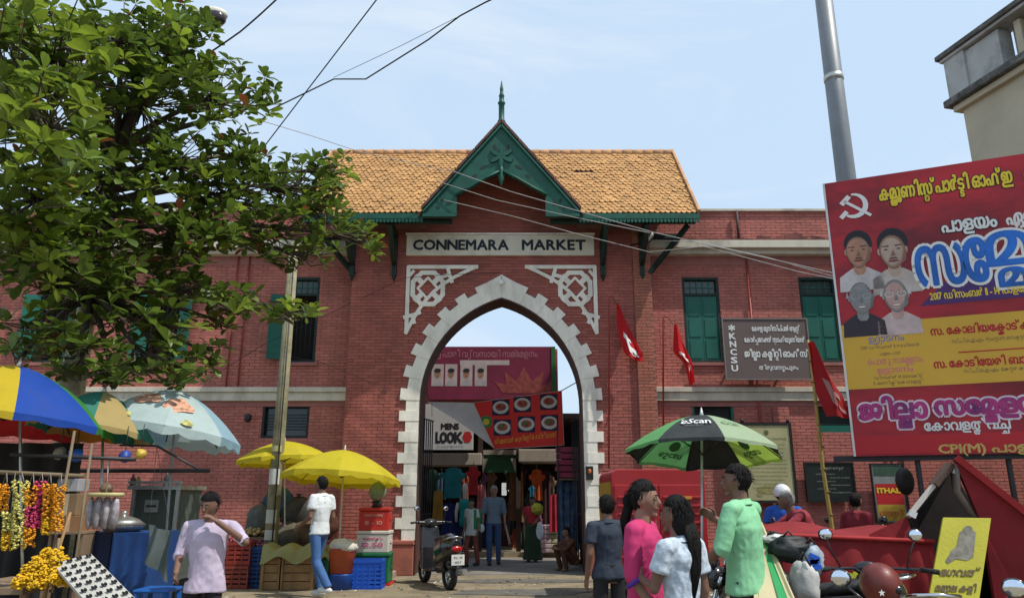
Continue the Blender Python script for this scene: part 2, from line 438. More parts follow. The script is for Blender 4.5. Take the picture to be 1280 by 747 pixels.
# dark brown lining of the reveal
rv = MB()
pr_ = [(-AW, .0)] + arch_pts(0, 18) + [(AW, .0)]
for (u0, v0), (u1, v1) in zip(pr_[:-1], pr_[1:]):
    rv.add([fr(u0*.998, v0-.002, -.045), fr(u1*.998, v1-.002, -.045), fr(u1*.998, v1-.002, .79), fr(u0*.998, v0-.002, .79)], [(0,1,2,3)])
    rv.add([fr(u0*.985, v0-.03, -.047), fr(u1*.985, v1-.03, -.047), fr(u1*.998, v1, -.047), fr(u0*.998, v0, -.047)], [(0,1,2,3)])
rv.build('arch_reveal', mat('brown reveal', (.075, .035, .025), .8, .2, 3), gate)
# lamp on the keystone
kl = MB(); kl.tube([fr(0, 5.86, -.05), fr(0, 5.88, -.2), fr(0, 5.82, -.24)], .012, 6); kl.build('keystone_lamp', M_steel, gate)
MB().ell(fr(0, 5.74, -.25), .075).build('lamp_globe', mat('opal globe', (.8, .8, .75), .2, .02, bump=0), gate)
# name board
sb = MB(); sb.box(-2.25, 1.75, TY-.07, TY-.0, 6.40, 6.86)
sign = sb.build('name_board', mat('board cream', (.70, .66, .54), .7, .08, 3, .05, dirt=(.35, .32, .24), dsc=2), gate, bevel=.01)
tb = MB()
def sg(u, v, w): return Vector((u, TY-.07-w, v))
text_on(tb, 'CONNEMARA', sg, -2.10, 6.525, .31, 2.02, bold=.012, track=.1)
tb.build('lettering', mat('sign black', (.015, .018, .03), .6, bump=0), sign); tb = MB()
text_on(tb, 'MARKET', sg, .22, 6.525, .31, 1.34, bold=.012, track=.1)
tb.build('lettering', mat('sign black', (.015, .018, .03), .6, bump=0), sign)
MB().box(-2.27, 1.77, TY-.085, TY-.002, 6.865, 6.90).build('name_board_moulding', M_white, gate)
# spandrel tracery
def tracery(s):
    m_ = MB(); c0 = -.03; d0, d1 = -.05, .0
    def f2(u, v, w_): return fr(s*u, v, w_)
    o = [(.47, 6.2), (2.02, 6.2), (2.02, 4.66)]
    def strip(pts, wd, close=False):
        k = len(pts); rng = range(k if close else k-1)
        for i in rng:
            p, q = Vector(pts[i]), Vector(pts[(i+1) % k]); d = (q-p).normalized(); nn = Vector((-d.y, d.x))*wd/2
            d *= wd*.28
            m_.prism([tuple(p-nn-d), tuple(q-nn+d), tuple(q+nn+d), tuple(p+nn-d)], f2, d0 + rnd.uniform(-.004, 0), d1)
    strip([(.52, 6.15), (1.97, 6.15), (1.97, 4.74)], .08)
    # curved inner edge following the arch
    cv = []
    for i in range(9):
        t = i/8; cv.append((.52 + 1.46*t + .17*math.sin(math.pi*t), 6.16 - 1.44*t + .17*math.sin(math.pi*t)))
    strip(cv, .07)
    cc = (1.55, 5.68)
    for rr, wd in ((.37, .095), (.23, .05)):
        k = 8 if rr > .3 else 4
        strip([(cc[0]+rr*.92*math.cos(2*math.pi*(i+.5*(k == 8))/k), cc[1]+rr*math.sin(2*math.pi*(i+.5*(k == 8))/k)) for i in range(k)], wd, True)
    for k in range(4):     # petals between ring and diamond
        a = math.pi/4 + k*math.pi/2; strip([(cc[0]+.2*math.cos(a), cc[1]+.2*math.sin(a)), (cc[0]+.36*math.cos(a), cc[1]+.36*math.sin(a))], .11)
    # trefoil leaves in the two sharp corners
    for ox, oz, ang in ((1.1, 5.98, 0), (1.86, 5.1, -1.57)):
        for da in (-1.9, -.3, 1.3):
            a = ang+da; strip([(ox, oz), (ox+.17*math.cos(a), oz+.17*math.sin(a))], .075)
    strip([(1.86, 6.06), (1.94, 5.96)], .06)
    m_.build('spandrel_tracery', M_white, gate, recalc=True)
tracery(-1); tracery(1)
# ---- roof
EY, EZ, RY, RZ = 14.22, 7.02, 16.2, 9.32
RX0, RX1 = CX-4.05, CX+4.03
slope = Vector((0, RY-EY, RZ-EZ)); SL = slope.length; sd = slope.normalized(); sn = Vector((0, -sd.z, sd.y))
rf = MB()
GAP, GHW = 8.98, 1.58          # gable apex height, half width at the eave
for dz in (0, -.09):
    q = lambda x, y, z: Vector((x, y, z + dz))
    ay = EY + (GAP-.1-EZ)/(RZ-EZ)*(RY-EY)
    A_, B_, C_, D_ = q(RX0, EY, EZ), q(RX1, EY, EZ), q(RX1, RY, RZ), q(RX0, RY, RZ)
    g0, g1, ga, rr_ = q(CX-GHW+.05, EY, EZ), q(CX+GHW-.05, EY, EZ), q(CX, ay, GAP-.1), q(CX, RY, RZ)
    rf.add([A_, g0, ga, rr_, D_, g1, B_, C_, q(RX0, 2*RY-EY, EZ), q(RX1, 2*RY-EY, EZ)], [(0,1,2,3,4), (2,5,6,7,3), (4,3,7,9,8)])
rf.build('roof_boarding', M_soffit, gate)
TW, TH = .108, .118
def tile_shape(mb, o, ux, us, un, w_=TW, m=0):
    q = lambda a, b, c: o + ux*a + us*b + un*c
    h = w_/2*.96
    vs = [q(-h, .10, .012), q(-h, -.03, .034), q(-h*.55, -.075, .036), q(0, -.1, .037), q(h*.55, -.075, .036), q(h, -.03, .034), q(h, .10, .012),
          q(-h, -.03, .006), q(0, -.1, .006), q(h, -.03, .006)]
    mb.add(vs, [(0,1,2,3,4,5,6), (1,7,8,3,2), (3,8,9,5,4)], m)
tl = MB(); nrow = int(SL/TH)
for r_ in range(nrow):
    s_ = .09 + r_*TH; p0 = Vector((0, EY, EZ)) + sd*s_
    k = 0; x = RX0 + (TW/2 if r_ % 2 else 0)
    while x < RX1:
        # leave out what the cross gable covers
        if abs(x-CX) > max(0, GHW*(GAP-.12-p0.z)/(GAP-EZ)) - .03:
            jit = Vector((rnd.uniform(-.006,.006), rnd.uniform(-.012,.008), rnd.uniform(-.004,.006) + .018*noise.noise(Vector((x*.8, r_*.12, 0)))))
            broken = (abs(x-1.63) < .2 and abs(p0.z-8.55) < .05)
            if not (broken and rnd.random() < .6): tile_shape(tl, Vector((x, p0.y, p0.z)) + jit, Vector((1,0,0)), sd, sn)
        x += TW
tl.build('roof_tiles', M_tile, gate, kind='stuff')
# cross gable slopes behind the bargeboard
GY0 = 14.12
gs = MB(); gt = MB()
for s in (-1, 1):
    A = Vector((CX, GY0, GAP)); B = Vector((CX+s*GHW, GY0, EZ+.02))
    gs.add([A, B, Vector((CX+s*GHW, EY+.05, EZ+.02)), Vector((CX, RY-(RZ-GAP)/(RZ-EZ)*(RY-EY), GAP))], [(0,1,2,3)])
    d = (B-A).normalized(); nn = Vector((s*-d.z if s > 0 else d.z, 0, abs(d.x))); nn = Vector((abs(d.z)*s, 0, abs(d.x)))
    Lg = (B-A).length; k = 0
    while k*TH < Lg:
        base = A + d*(k*TH+.06); ylim = EY + (base.z-EZ)/(RZ-EZ)*(RY-EY)
        y = GY0 + .03
        while y < ylim + .1:
            tile_shape(gt, Vector((base.x, y, base.z)), Vector((0, 1, 0)), -d, nn); y += TW
        k += 1
gs.build('gable_boarding', M_soffit, gate); gt.build('gable_tiles', mat('aged tile', (.22, .10, .06), .9, .2, 3, .2, isl=.2), gate, kind='stuff')
for s in (-1, 1):
    A = Vector((CX, GY0-.03, GAP+.05)); B = Vector((CX+s*(GHW+.03), GY0-.03, EZ+.05)); k = 0; n_ = 9
    for i in range(n_):
        a = A.lerp(B, i/n_+.004); b = A.lerp(B, (i+1)/n_-.004)
        MB().bar(a, b, .16, .05, up=(0, 1, 0) if False else (0,0,1)).build('verge_tile', mat('verge brown', (.10, .05, .04), .8, .25, 5, isl=.2), gate)
# ridge tiles, each one a part, and verge caps at the ends
x = RX0
rmesh = None
while x < RX1 - .05:
    if abs(x + .12 - CX) > .0:
        m_ = MB(); m_.tube([Vector((x+.005, RY, RZ+.0)), Vector((x+.25, RY, RZ+.012))], [.085, .10], 10); m_.build('ridge_tile', M_ridge, gate)
    x += .245
for X in (RX0, RX1):
    k = 0
    while k*.28 < SL:
        a = Vector((X, EY, EZ+.03)) + sd*(k*.28); b = a + sd*min(.27, SL-k*.28)
        MB().bar(a + sn*.02, b + sn*.02, .10, .05, up=(1,0,0)).build('verge_cap', M_ridge, gate); k += 1
# eave fascia with a toothed green valance
for x0, x1 in ((RX0, CX-GHW+.0), (CX+GHW, RX1)):
    m_ = MB(); m_.box(x0, x1, EY-.03, EY, EZ-.11, EZ+.0); x = x0
    while x < x1-.04:
        m_.prism([(x, EZ-.17), (x+.03, EZ-.2), (x+.06, EZ-.17), (x+.06, EZ-.112), (x, EZ-.112)], lambda u, v, w_: Vector((u, EY-.025+w_, v)), 0, .018); x += .075
    m_.build('eave_valance', M_green if x0 > 0 else M_green, gate)
m_ = MB()
for x in [RX0+.15+i*.55 for i in range(15)]:
    if abs(x-CX) < 1.5: continue
    m_.bar(Vector((x, EY+.05, EZ-.13)), Vector((x, TY-.005, EZ+.88)), .06, .1, up=(1,0,0))
m_.build('rafters', M_dkgreen, gate)
for a, c in ((RX0+.05, CX-1), (CX+1, RX1-.05)): MB().box(a, c, EY+.05, EY+.15, EZ-.17, EZ-.08).build('eave_plate', M_dkgreen, gate)
# brackets under the eave
for px in (443, 495, 752, 800):
    X = P(px, 300, TY).x
    m_ = MB(); m_.bar((X, TY-.06, 5.95), (X, TY-.06, 6.86), .09, .1, up=(1,0,0))
    cv = [Vector((X, TY-.08 - .74*t, 6.2 + .62*(t**1.6))) for t in [i/7 for i in range(8)]]
    for a, b in zip(cv[:-1], cv[1:]): m_.bar(a, b, .08, .09, up=(1,0,0))
    m_.bar((X, TY-.01, 6.86), (X, EY+.08, 6.86), .09, .09, up=(1,0,0))
    m_.tube([(X, TY-.06, 5.95), (X, TY-.06, 5.84)], [.05, .015], 8)
    m_.build('eave_bracket', M_dkgreen, gate)
# corner strut at the right end
for X, s in ((RX1-.15, 1), (RX0+.15, -1)):
    m_ = MB(); x1 = TX1 if s > 0 else TX0
    m_.bar((x1, TY+.02, 6.05), (X, EY+.3, EZ-.12), .09, .09); m_.bar((x1, TY+.1, 6.88), (X, TY+.1, 6.88), .08, .1); m_.bar((x1-.05*s, TY-.05, 6.0), (X-.1*s, TY+.0, 6.85), .08, .08)
    m_.build('corner_strut', M_dkgreen, gate)
# ---- green gable bargeboard with pierced work, pendant and finial
def gb(u, v, w_): return Vector((CX+u, GY0-.05+w_, v))
for s in (-1, 1):
    A = (0, GAP); out_ = [(0, GAP), (s*GHW, EZ+.02), (s*GHW, EZ-.13), (s*.90, EZ-.13), (s*.90, 7.36), (s*.62, 7.52), (s*.30, 7.72), (s*.10, 7.83), (0, 7.72)]
    MB().prism(out_, gb, -.0, .05).build('bargeboard', M_green, gate, recalc=True)
    MB().bar(gb(0, GAP-.06, -.02), gb(s*GHW, EZ-.03, -.02), .07, .04).build('bargeboard_moulding', M_green, gate)
    m_ = MB()                       # dark pierced leaves (recessed cuts shown as inset darker pieces)
    for (u, v, a, l) in ((.13, 8.42, 1.2, .16), (.2, 8.12, .5, .15), (.36, 7.98, -.5, .2), (.12, 8.2, 2.4, .1), (.55, 7.78, -.55, .13), (1.2, 7.25, 1.2, .1), (1.08, 7.18, 2.2, .1), (1.28, 7.1, .2, .1)):
        pts = [(s*(u + l/2*math.cos(a)*math.cos(t) - .035*math.sin(a)*math.sin(t)), v + l/2*math.sin(a)*math.cos(t) + .035*math.cos(a)*math.sin(t)) for t in [2*math.pi*i/8 for i in range(8)]]
        m_ = MB(); m_.prism(pts, gb, -.004, .0); m_.build('pierced_leaf', M_dkgreen, gate, recalc=True)
    MB().tube([gb(s*.93, 7.36, -.03), gb(s*.62, 7.54, -.03), gb(s*.32, 7.73, -.03), gb(0, 7.9, -.03)], .028, 6).build('trefoil_moulding', M_green, gate)
    MB().bar(gb(s*.9, EZ-.1, -.02), gb(s*GHW, EZ-.1, -.02), .06, .06).build('return_moulding', M_green, gate)
m_ = MB()
for k in range(6):
    a = math.pi/2 + k*math.pi/3
    pts = [(.13*math.cos(a) + .13*math.cos(a)*math.cos(t) - .045*math.sin(a)*math.sin(t), 8.22 + .13*math.sin(a) + .13*math.sin(a)*math.cos(t) + .045*math.cos(a)*math.sin(t)) for t in [2*math.pi*i/8 for i in range(8)]]
    m_.prism(pts, gb, -.03 - .002*k, -.001)
m_.build('rosette', M_green, gate, recalc=True)
MB().lathe([(.0, 7.55), (.03, 7.62), (.06, 7.72), (.035, 7.82), (.05, 7.9), (.03, 7.98)], (CX, GY0-.08, 0), 10).build('pendant', M_green, gate)
MB().lathe([(.055, 8.85), (.06, 8.95), (.085, 9.0), (.085, 9.04), (.06, 9.08), (.06, 9.42), (.08, 9.44), (.08, 9.47), (.055, 9.5), (.05, 9.6), (.065, 9.62), (.04, 9.68), (.035, 9.74), (.04, 9.78), (.008, 9.98)], (CX, GY0-.02, 0), 10).build('finial', M_green, gate)

# ---------------------------------------------------------------- the wings
WY, CZ0, CZ1, SZ0, SZ1 = 15.6, 6.55, 6.82, 3.38, 3.66
def wing(side, x0, x1, label, wins, vents):
    b = thing('market_wing', ((x0+x1)/2, WY, 0), label, 'market building', 'brick wings of the market')
    hs = [hole_rect(a, c, 4.2, 6.08) for a, c in wins] + [hole_rect(a, c, z0, z1) for a, c, z0, z1 in vents]
    # backing wall in strips round the openings
    wl = MB(); ops = sorted([(a, c, 4.2, 6.08) for a, c in wins] + [(a, c, z0, z1) for a, c, z0, z1 in vents])
    xs = sorted({x0, x1} | {v for o in ops for v in o[:2]})
    for a, c in zip(xs[:-1], xs[1:]):
        zs = [0.]
        for o in sorted(ops, key=lambda o: o[2]):
            if o[0] <= a + 1e-6 and o[1] >= c - 1e-6: zs += [o[2], o[3]]
        zs.append(7.62)
        for i in range(0, len(zs), 2): wl.box(a, c, WY, WY+.3, zs[i], zs[i+1])
    wl.box(x0, x1, WY+.9, WY+1.0, 0, 7.5)
    wl.build('wall', M_wmort, b)
    bk = MB()
    bricks(bk, x0, x1, .5, SZ0, WY, hs); bricks(bk, x0, x1, SZ1, CZ0, WY, hs); bricks(bk, x0, x1, CZ1, 7.6, WY+.0, [])
    bk.build('brickwork', M_brick2, b, kind='stuff')
    MB().box(x0, x1, WY-.35, WY-.014, CZ0+.1, CZ1).box(x0, x1, WY-.22, WY-.014, CZ0, CZ0+.099).build('cornice', M_cream, b, bevel=.01)
    MB().box(x0, x1, WY-.34, WY-.014, CZ1+.003, CZ1+.035).build('cornice_weathering', M_tar, b)
    MB().box(x0, x1, WY-.06, WY+.32, 7.603, 7.67).build('parapet_coping', M_cream, b, bevel=.01)
    MB().box(x0, x1, WY-.13, WY-.014, SZ1-.1, SZ1).box(x0, x1, WY-.09, WY-.014, SZ0, SZ1-.103).build('string_course', M_cream, b, bevel=.008)
    MB().box(x0, x1, WY-.03, WY-.013, CZ0-.2, CZ0-.003).box(x0, x1, WY-.03, WY-.013, SZ0-.11, SZ0-.003).build('red_frieze', M_wmort, b)
    MB().box(x0, x1, WY-.1, WY-.001, 0, .5).build('plinth', M_plaster, b, bevel=.01)
    # stained run-off above the cornice
    st = MB(); x = x0
    while x < x1:
        hh = .05 + .3*abs(noise.noise(Vector((x*1.7, 3, 1))))+.08*rnd.random(); st.box(x, x+.1, WY-.0165, WY-.0145, CZ1+.036, CZ1+.036+hh); x += .1
    st.build('damp_stain', M_tar, b)
    return b
def window_leafs(b, x0, x1, z0, z1, closed=True, opened=(), dark=False):
    """a shuttered window: frame, transom light, two panelled leaves"""
    fr_ = MB(); Y = WY+.02
    fr_.box(x0, x0+.06, Y-.02, Y+.1, z0, z1).box(x1-.06, x1, Y-.02, Y+.1, z0, z1).box(x0+.06, x1-.06, Y-.02, Y+.1, z1-.06, z1).box(x0+.06, x1-.06, Y-.02, Y+.1, z0, z0+.05)
    zt = z1-.42
    fr_.box(x0+.06, x1-.06, Y-.02, Y+.1, zt, zt+.06)
    w_ = fr_.build('window', M_dkgreen, b, bevel=.005)
    MB().box(x0+.06, x1-.06, Y+.06, Y+.08, zt+.06, z1-.06).build('transom_pane', M_glass, w_)
    tb = MB()
    for i in range(1, 5):
        X = x0+.06 + (x1-x0-.12)*i/5; tb.box(X-.008, X+.008, Y+.04, Y+.058, zt+.06, z1-.06)
    tb.box(x0+.06, x1-.06, Y+.042, Y+.056, zt+.19, zt+.205)
    tb.build('glazing_bar', M_shut, w_)
    MB().box(x0-.06, x1+.06, WY-.06, WY+.02, z0-.07, z0-.004).build('sill', M_wmort, w_)
    if not closed:
        MB().box(x0+.06, x1-.06, Y+.3, Y+.31, z0+.05, zt).build('pane', M_dark, w_)  # dark sheet standing in for the unlit room behind the open shutters
        gr = MB()
        for i in range(1, 6):
            X = x0+.06 + (x1-x0-.12)*i/6; gr.tube([(X, Y+.05, z0+.05), (X, Y+.05, zt)], .009, 5)
        gr.build('window_bar', M_iron, w_)
    mid_ = (x0+x1)/2
    def leaf(hx, fx, ang):
        l_ = MB(); wd = abs(fx-hx); sg_ = 1 if fx > hx else -1; c, s = math.cos(ang), math.sin(ang)
        ff = lambda u, v, t: Vector((hx + sg_*(u*c) , Y - .0 - u*s*1.0 + t, v)) if ang < 1.8 else Vector((hx + sg_*u*c, WY-.03 - u*abs(s) - t, v))
        l_.prism([(0.004, z0+.055), (wd-.004, z0+.055), (wd-.004, zt-.005), (.004, zt-.005)], ff, 0, .035)
        nps = 3
        for i in range(nps):
            a0 = z0+.055+(zt-z0-.06)*(i+.08)/nps; a1 = z0+.055+(zt-z0-.06)*(i+.92)/nps
            l_.prism([(.05, a0), (wd-.05, a0), (wd-.05, a1), (.05, a1)], ff, -.012, .0)
        l_.build('shutter', M_shut, w_, recalc=True)
    if closed: leaf(x0+.06, mid_, 0); leaf(x1-.06, mid_, 0)
    for side_ in opened:
        if side_ < 0: leaf(x0+.03, mid_-.0, R(158))
        else: leaf(x1-.03, mid_+.0, R(158))
rw = [(3.70, 4.50), (6.24, 7.04), (8.8, 9.6), (11.4, 12.2)]
rv_ = [(3.76, 4.62, 2.72, 3.32), (6.34, 7.15, 2.72, 3.32), (8.9, 9.7, 2.72, 3.32), (11.4, 12.2, 2.72, 3.32)]
right_w = wing(1, 2.94, 14, 'red brick wing right of the gatehouse with closed green shutters', rw, rv_)
for a, c in rw: window_leafs(right_w, a, c, 4.2, 6.08)
lw_ = [(-4.90, -4.18), (-7.82, -7.12), (-10.2, -9.5)]
lv_ = [(-5.2, -4.22, 2.62, 3.3), (-7.9, -7.0, 2.62, 3.3)]
left_w = wing(-1, -14, TX0-.01, 'red brick wing left of the gatehouse with open green shutters behind the tree', lw_, lv_)
window_leafs(left_w, -4.90, -4.18, 4.2, 6.08, False, (-1,)); window_leafs(left_w, -7.82, -7.12, 4.2, 6.08, False, (-1, 1)); window_leafs(left_w, -10.2, -9.5, 4.2, 6.08, False, (-1, 1))
for b, vs in ((right_w, rv_), (left_w, lv_)):
    for a, c, z0, z1 in vs:
        m_ = MB(); m_.box(a, a+.05, WY, WY+.1, z0, z1).box(c-.05, c, WY, WY+.1, z0, z1).box(a+.05, c-.05, WY, WY+.1, z0, z0+.16 if b is right_w else z0+.05).box(a+.05, c-.05, WY, WY+.1, z1-.05, z1)
        v_ = m_.build('ventilator', M_shut if b is right_w else M_black, b); MB().box(a+.05, c-.05, WY+.12, WY+.13, z0+.05, z1-.05).build('pane', M_glass, v_)
        lb = MB()
        for i in range(6): lb.box(a+.05, c-.05, WY+.03, WY+.05, z0+.18+i*.06, z0+.19+i*.06)
        lb.build('louvre', M_dkgreen, v_)
# pilaster strips and rain pipes on the right wing
for X in (5.42, 8.0, 10.6):
    m_ = MB(); m_.box(X, X+.34, WY-.045, WY-.013, .5, SZ0-.115); bk = MB(); bricks(bk, X, X+.34, .5, SZ0-.12, WY-.046, []); bk.build('pilaster_brickwork', M_brick2, right_w, kind='stuff'); m_.build('pilaster', M_wmort, right_w)
for X in (5.14, 7.75): MB().tube([(X, WY-.06, 0.1), (X, WY-.06, CZ0-.01)], .022, 8).build('rain_pipe', M_pipe, right_w)
MB().tube([(5.0, WY-.09, CZ1+.04), (5.0, WY-.09, 7.6)], .03, 8).build('parapet_pipe', mat('old pipe', (.06, .03, .03), .7), right_w)
for X in (-6.0, -5.75): MB().tube([(X, WY-.05, SZ1+.02), (X, WY-.05, CZ0-.01)], .016, 8).build('conduit', M_pipe, left_w)
# ================================================================ BEYOND THE GATE
class Plane:
    """a flat face: origin O (bottom left), U along it, V up it, N towards the viewer"""
    def __init__(s, O, U, V=(0, 0, 1)):
        s.O = Vector(O); s.U = Vector(U).normalized(); s.V = Vector(V).normalized(); s.N = s.U.cross(s.V).normalized()
    def __call__(s, u, v, w=0): return s.O + s.U*u + s.V*v + s.N*w
    def pix(s, px, py):
        d = Vector(ray(px, py)); c = Vector((0, 0, CAMH)); t = (s.O-c).dot(s.N) / d.dot(s.N); q = c + d*t - s.O
        return q.dot(s.U), q.dot(s.V)
def face_plane(px0, py0, px1, py1, Y0, Y1=None):
    """upright plane through the pixel columns of a left and a right bottom corner"""
    a = P(px0, py0, Y0); b = P(px1, py1, Y1 or Y0); b.z = a.z
    return Plane(a, b-a)
def rrect(u0, v0, u1, v1): return [(u0, v0), (u1, v0), (u1, v1), (u0, v1)]
def circ(cu, cv, ru, rv=None, n=14): return [(cu + ru*math.cos(2*math.pi*i/n), cv + (rv or ru)*math.sin(2*math.pi*i/n)) for i in range(n)]
def flat(mb, pl, poly, w, m=0): mb.add([pl(u, v, w) for u, v in poly], [tuple(range(len(poly)))], m)

M_ban_red = mat('red flex', (.66, .03, .02), .5, .12, 1, .03, tr=.35)
M_ban_pink = mat('magenta flex', (.17, .014, .045), .6, .25, 1.5, .05, dirt=(.12, .01, .03), dsc=2)
M_flexwhite = mat('white flex', (.62, .62, .60), .5, .08, 2, .05, tr=.3)
M_ink = mat('ink black', (.015, .015, .02), .6, bump=0)
M_inkw = mat('ink white', (.72, .72, .70), .6, .04, bump=0)
M_inky = mat('ink yellow', (.78, .58, .04), .6, .04, bump=0)
M_inkp = mat('ink pink', (.62, .10, .22), .6, .04, bump=0)
M_inkb = mat('ink blue', (.02, .12, .48), .6, .1, bump=0)
M_inkr = mat('ink red', (.45, .015, .02), .6, .1, bump=0)
M_inkg = mat('ink green', (.02, .28, .08), .6, .1, bump=0)
M_ply = mat('old board', (.20, .14, .09), .8, .2, 5)
M_skinp = mat('printed skin', (.36, .19, .12), .6, .15, 6, bump=0)
M_beam = mat('beam plaster', (.36, .33, .26), .85, .15, 2, .1, dirt=(.15, .13, .1), dsc=2)

BY = 21.0
hall = thing('market_hall', (-1, BY, 0), 'brick market hall seen through the arch with shops under it', 'building')
x0, x1 = -3.8, P(697, 450, BY).x; zt = P(600, 436, BY).z
m_ = MB(); m_.box(x0, x1, BY, BY+.3, 3.7, zt); m_.box(x0, 3.6, BY+5, BY+5.2, 0, 4); m_.box(x0-.2, x0, BY-2, BY+5.2, 0, 4.2); m_.box(3.6, 3.8, BY-1.2, BY+5.2, 0, 4.2)
m_.build('wall', M_mortar, hall)
m_ = MB(); m_.box(x0+.01, 3.59, BY+2.4, BY+2.5, .12, 3.54); m_.build('shade_backdrop', M_dark, hall)  # near-black sheet that paints in the deep shade of the hall
bk = MB(); bricks(bk, x0, x1, 3.72, zt-.03, BY, []); bk.build('brickwork', M_brick, hall, kind='stuff')
MB().box(x0, 3.6, BY-.2, BY+4.99, 3.55, 3.69).build('ceiling', M_soffit, hall)
for a, b, c, d in ((525, 602, 566, 581), (648, 701, 561, 577)):
    A = P(a, d, BY-1.4); B = P(b, c, BY-1.4); MB().box(A.x, B.x, BY-1.4, BY-.3, A.z, B.z).build('shop_beam', M_beam, hall, bevel=.02)
for px, s in ((600, 1), (648, -1)):
    A = P(px, 585, BY-1.35); MB().box(A.x-.06, A.x+.06, BY-1.3, BY-1.18, 0, 3.2).build('pillar', M_soffit, hall)
    m_ = MB(); m_.prism([(A.x, A.z-.3), (A.x-.06*s, A.z-.3), (A.x-.06*s, A.z+.25), (A.x+.2*s, A.z+.25)], lambda u, v, w_: Vector((u, BY-1.3+w_, v)), 0, .1); m_.build('bracket', M_beam, hall, recalc=True)
A = P(604, 590, BY-1); B = P(646, 568, BY-1); MB().box(A.x, B.x, BY-1, BY-.95, A.z, B.z).build('green_valance', mat('faded green', (.03, .12, .05), .8), hall)
MB().box(A.x, B.x, BY-1.1, BY-.9, B.z, B.z+.12).build('lintel', M_beam, hall)
MB().box(x0, 3.6, BY-1.4, BY+5, .0, .12).build('shop_floor', mat('shop floor', (.30, .25, .17), .9, .15, 3), hall)
# the banner with four portraits
pb_ = face_plane(535, 499, 694, 499, BY-.12); a = pb_.pix(535, 499); b = pb_.pix(694, 433)
ban = thing('pink_banner', pb_(0, 0), 'faded magenta banner with four portrait photographs, hung high above the shops', 'banner')
MB().prism(rrect(a[0], a[1], b[0], b[1]), pb_, -.02, 0).build('cloth', M_ban_pink, ban)
c = pb_.pix(689, 433); MB().prism(rrect(c[0], a[1], b[0], b[1]), pb_, .001, .02).build('green_border', mat('green flex', (.02, .12, .03), .6), ban)
for i, px in enumerate((547, 564, 583, 601)):
    u, v = pb_.pix(px, 468); m_ = MB(); flat(m_, pb_, rrect(u-.17, v-.33, u+.17, v+.3), .004, 0)
    flat(m_, pb_, circ(u, v+.02, .09, .12), .008, 1); flat(m_, pb_, circ(u, v+.12, .095, .06), .012, 2); flat(m_, pb_, [(u-.15, v-.32), (u+.15, v-.32), (u+.09, v-.14), (u-.09, v-.14)], .006, 3)
    flat(m_, pb_, rrect(u-.03, v-.035, u+.03, v-.02), .014, 2)
    for e in (-.035, .035): flat(m_, pb_, rrect(u+e-.015, v+.03, u+e+.015, v+.045), .014, 2)
    m_.build('portrait', [mat('pale print', (.42, .36, .34), .6, bump=0), M_skinp, M_ink, mat('print shirt', (.36, .32, .34), .6, bump=0)], ban)
m_ = MB(); u, v = pb_.pix(540, 446); text_on(m_, 'വ\u0d3dപാരി വ\u0d3dവസായി സമ^മേളനം', pb_, u, v, .26, 3.0, m=0, lift=.004)
u, v = pb_.pix(575, 456); flat(m_, pb_, rrect(u, v-.0, u+1.4, v+.14), .003, 1); m_.build('lettering', [mat('faded pink ink', (.42, .16, .2), .6, bump=0), mat('pale print', (0, 0, 0))], ban)
m_ = MB(); u, v = pb_.pix(655, 480)
crown = [(u-.6, v-.25), (u-.85, v+.1), (u-.5, v-.02), (u-.55, v+.35), (u-.22, v+.08), (u, v+.5), (u+.22, v+.08), (u+.55, v+.35), (u+.5, v-.02), (u+.85, v+.1), (u+.75, v-.25)]
flat(m_, pb_, crown, .006); m_.build('crown_emblem', mat('gold print', (.24, .05, .04), .6, .45, 8, bump=0), ban)
# shop sign
ps = face_plane(530, 562, 592, 562, BY-1.55); a = ps.pix(530, 562); b = ps.pix(592, 505)
sh_ = thing('shop_sign', ps(0, 0), 'white menswear shop sign with black lettering and a red hexagon', 'shop sign')
MB().prism(rrect(a[0], a[1], b[0], b[1]), ps, -.1, 0).build('sign_panel', mat('sign grey white', (.50, .51, .50), .5, .05, 2, .02), sh_, bevel=.01)
W_ = b[0]; H_ = b[1]
m_ = MB(); text_on(m_, 'MENS', ps, W_*.34, H_*.45, H_*.18, W_*.36, bold=.01, m=0); text_on(m_, 'LOO', ps, W_*.24, H_*.16, H_*.32, W_*.36, bold=.02, m=0)
text_on(m_, 'K', ps, W_*.62, H_*.16, H_*.32, W_*.16, bold=.018, m=0); text_on(m_, 'GARMENTS', ps, W_*.25, H_*.05, H_*.07, W_*.55, m=1); m_.build('lettering', [M_ink, mat('grey ink', (.25, .25, .25), .6, bump=0)], sh_)
m_ = MB(); flat(m_, ps, circ(W_*.88, H_*.28, .13, .16, 6), .006); m_.build('red_hexagon', M_inkr, sh_)
# loose red food banner, its left end folded over
pf = Plane(P(592, 560, 18.2), P(705, 556, 17.9) - P(592, 560, 18.2)); pf = Plane(pf.O, Vector((pf.U.x, pf.U.y, 0)))
fb = thing('food_banner', pf(0, 0), 'tilted red banner printed with six plates of food, its left end folded over', 'banner')
c_ = [pf.pix(*q) for q in ((617, 561), (705, 556), (702, 488), (592, 503))]
def sagf(u, v, w): return pf(u, v, w + .006*math.sin(u*5+v*2))
m_ = MB()
def bil(s_, t_):
    a, b, c, d = [Vector(q) for q in c_]; q = a.lerp(b, s_).lerp(d.lerp(c, s_), t_); return q
m_.grid(lambda s_, t_: sagf(*bil(s_, t_), 0), 16, 8); m_.build('cloth', M_ban_red, fb)
m_ = MB()
for k in ((0,0,1,0),(1,0,1,1),(0,1,1,1)): m_.bar(sagf(*bil(k[0],k[1]), .002), sagf(*bil(k[2],k[3]), .002), .02, .01)
m_.build('hem', M_flexwhite, fb)
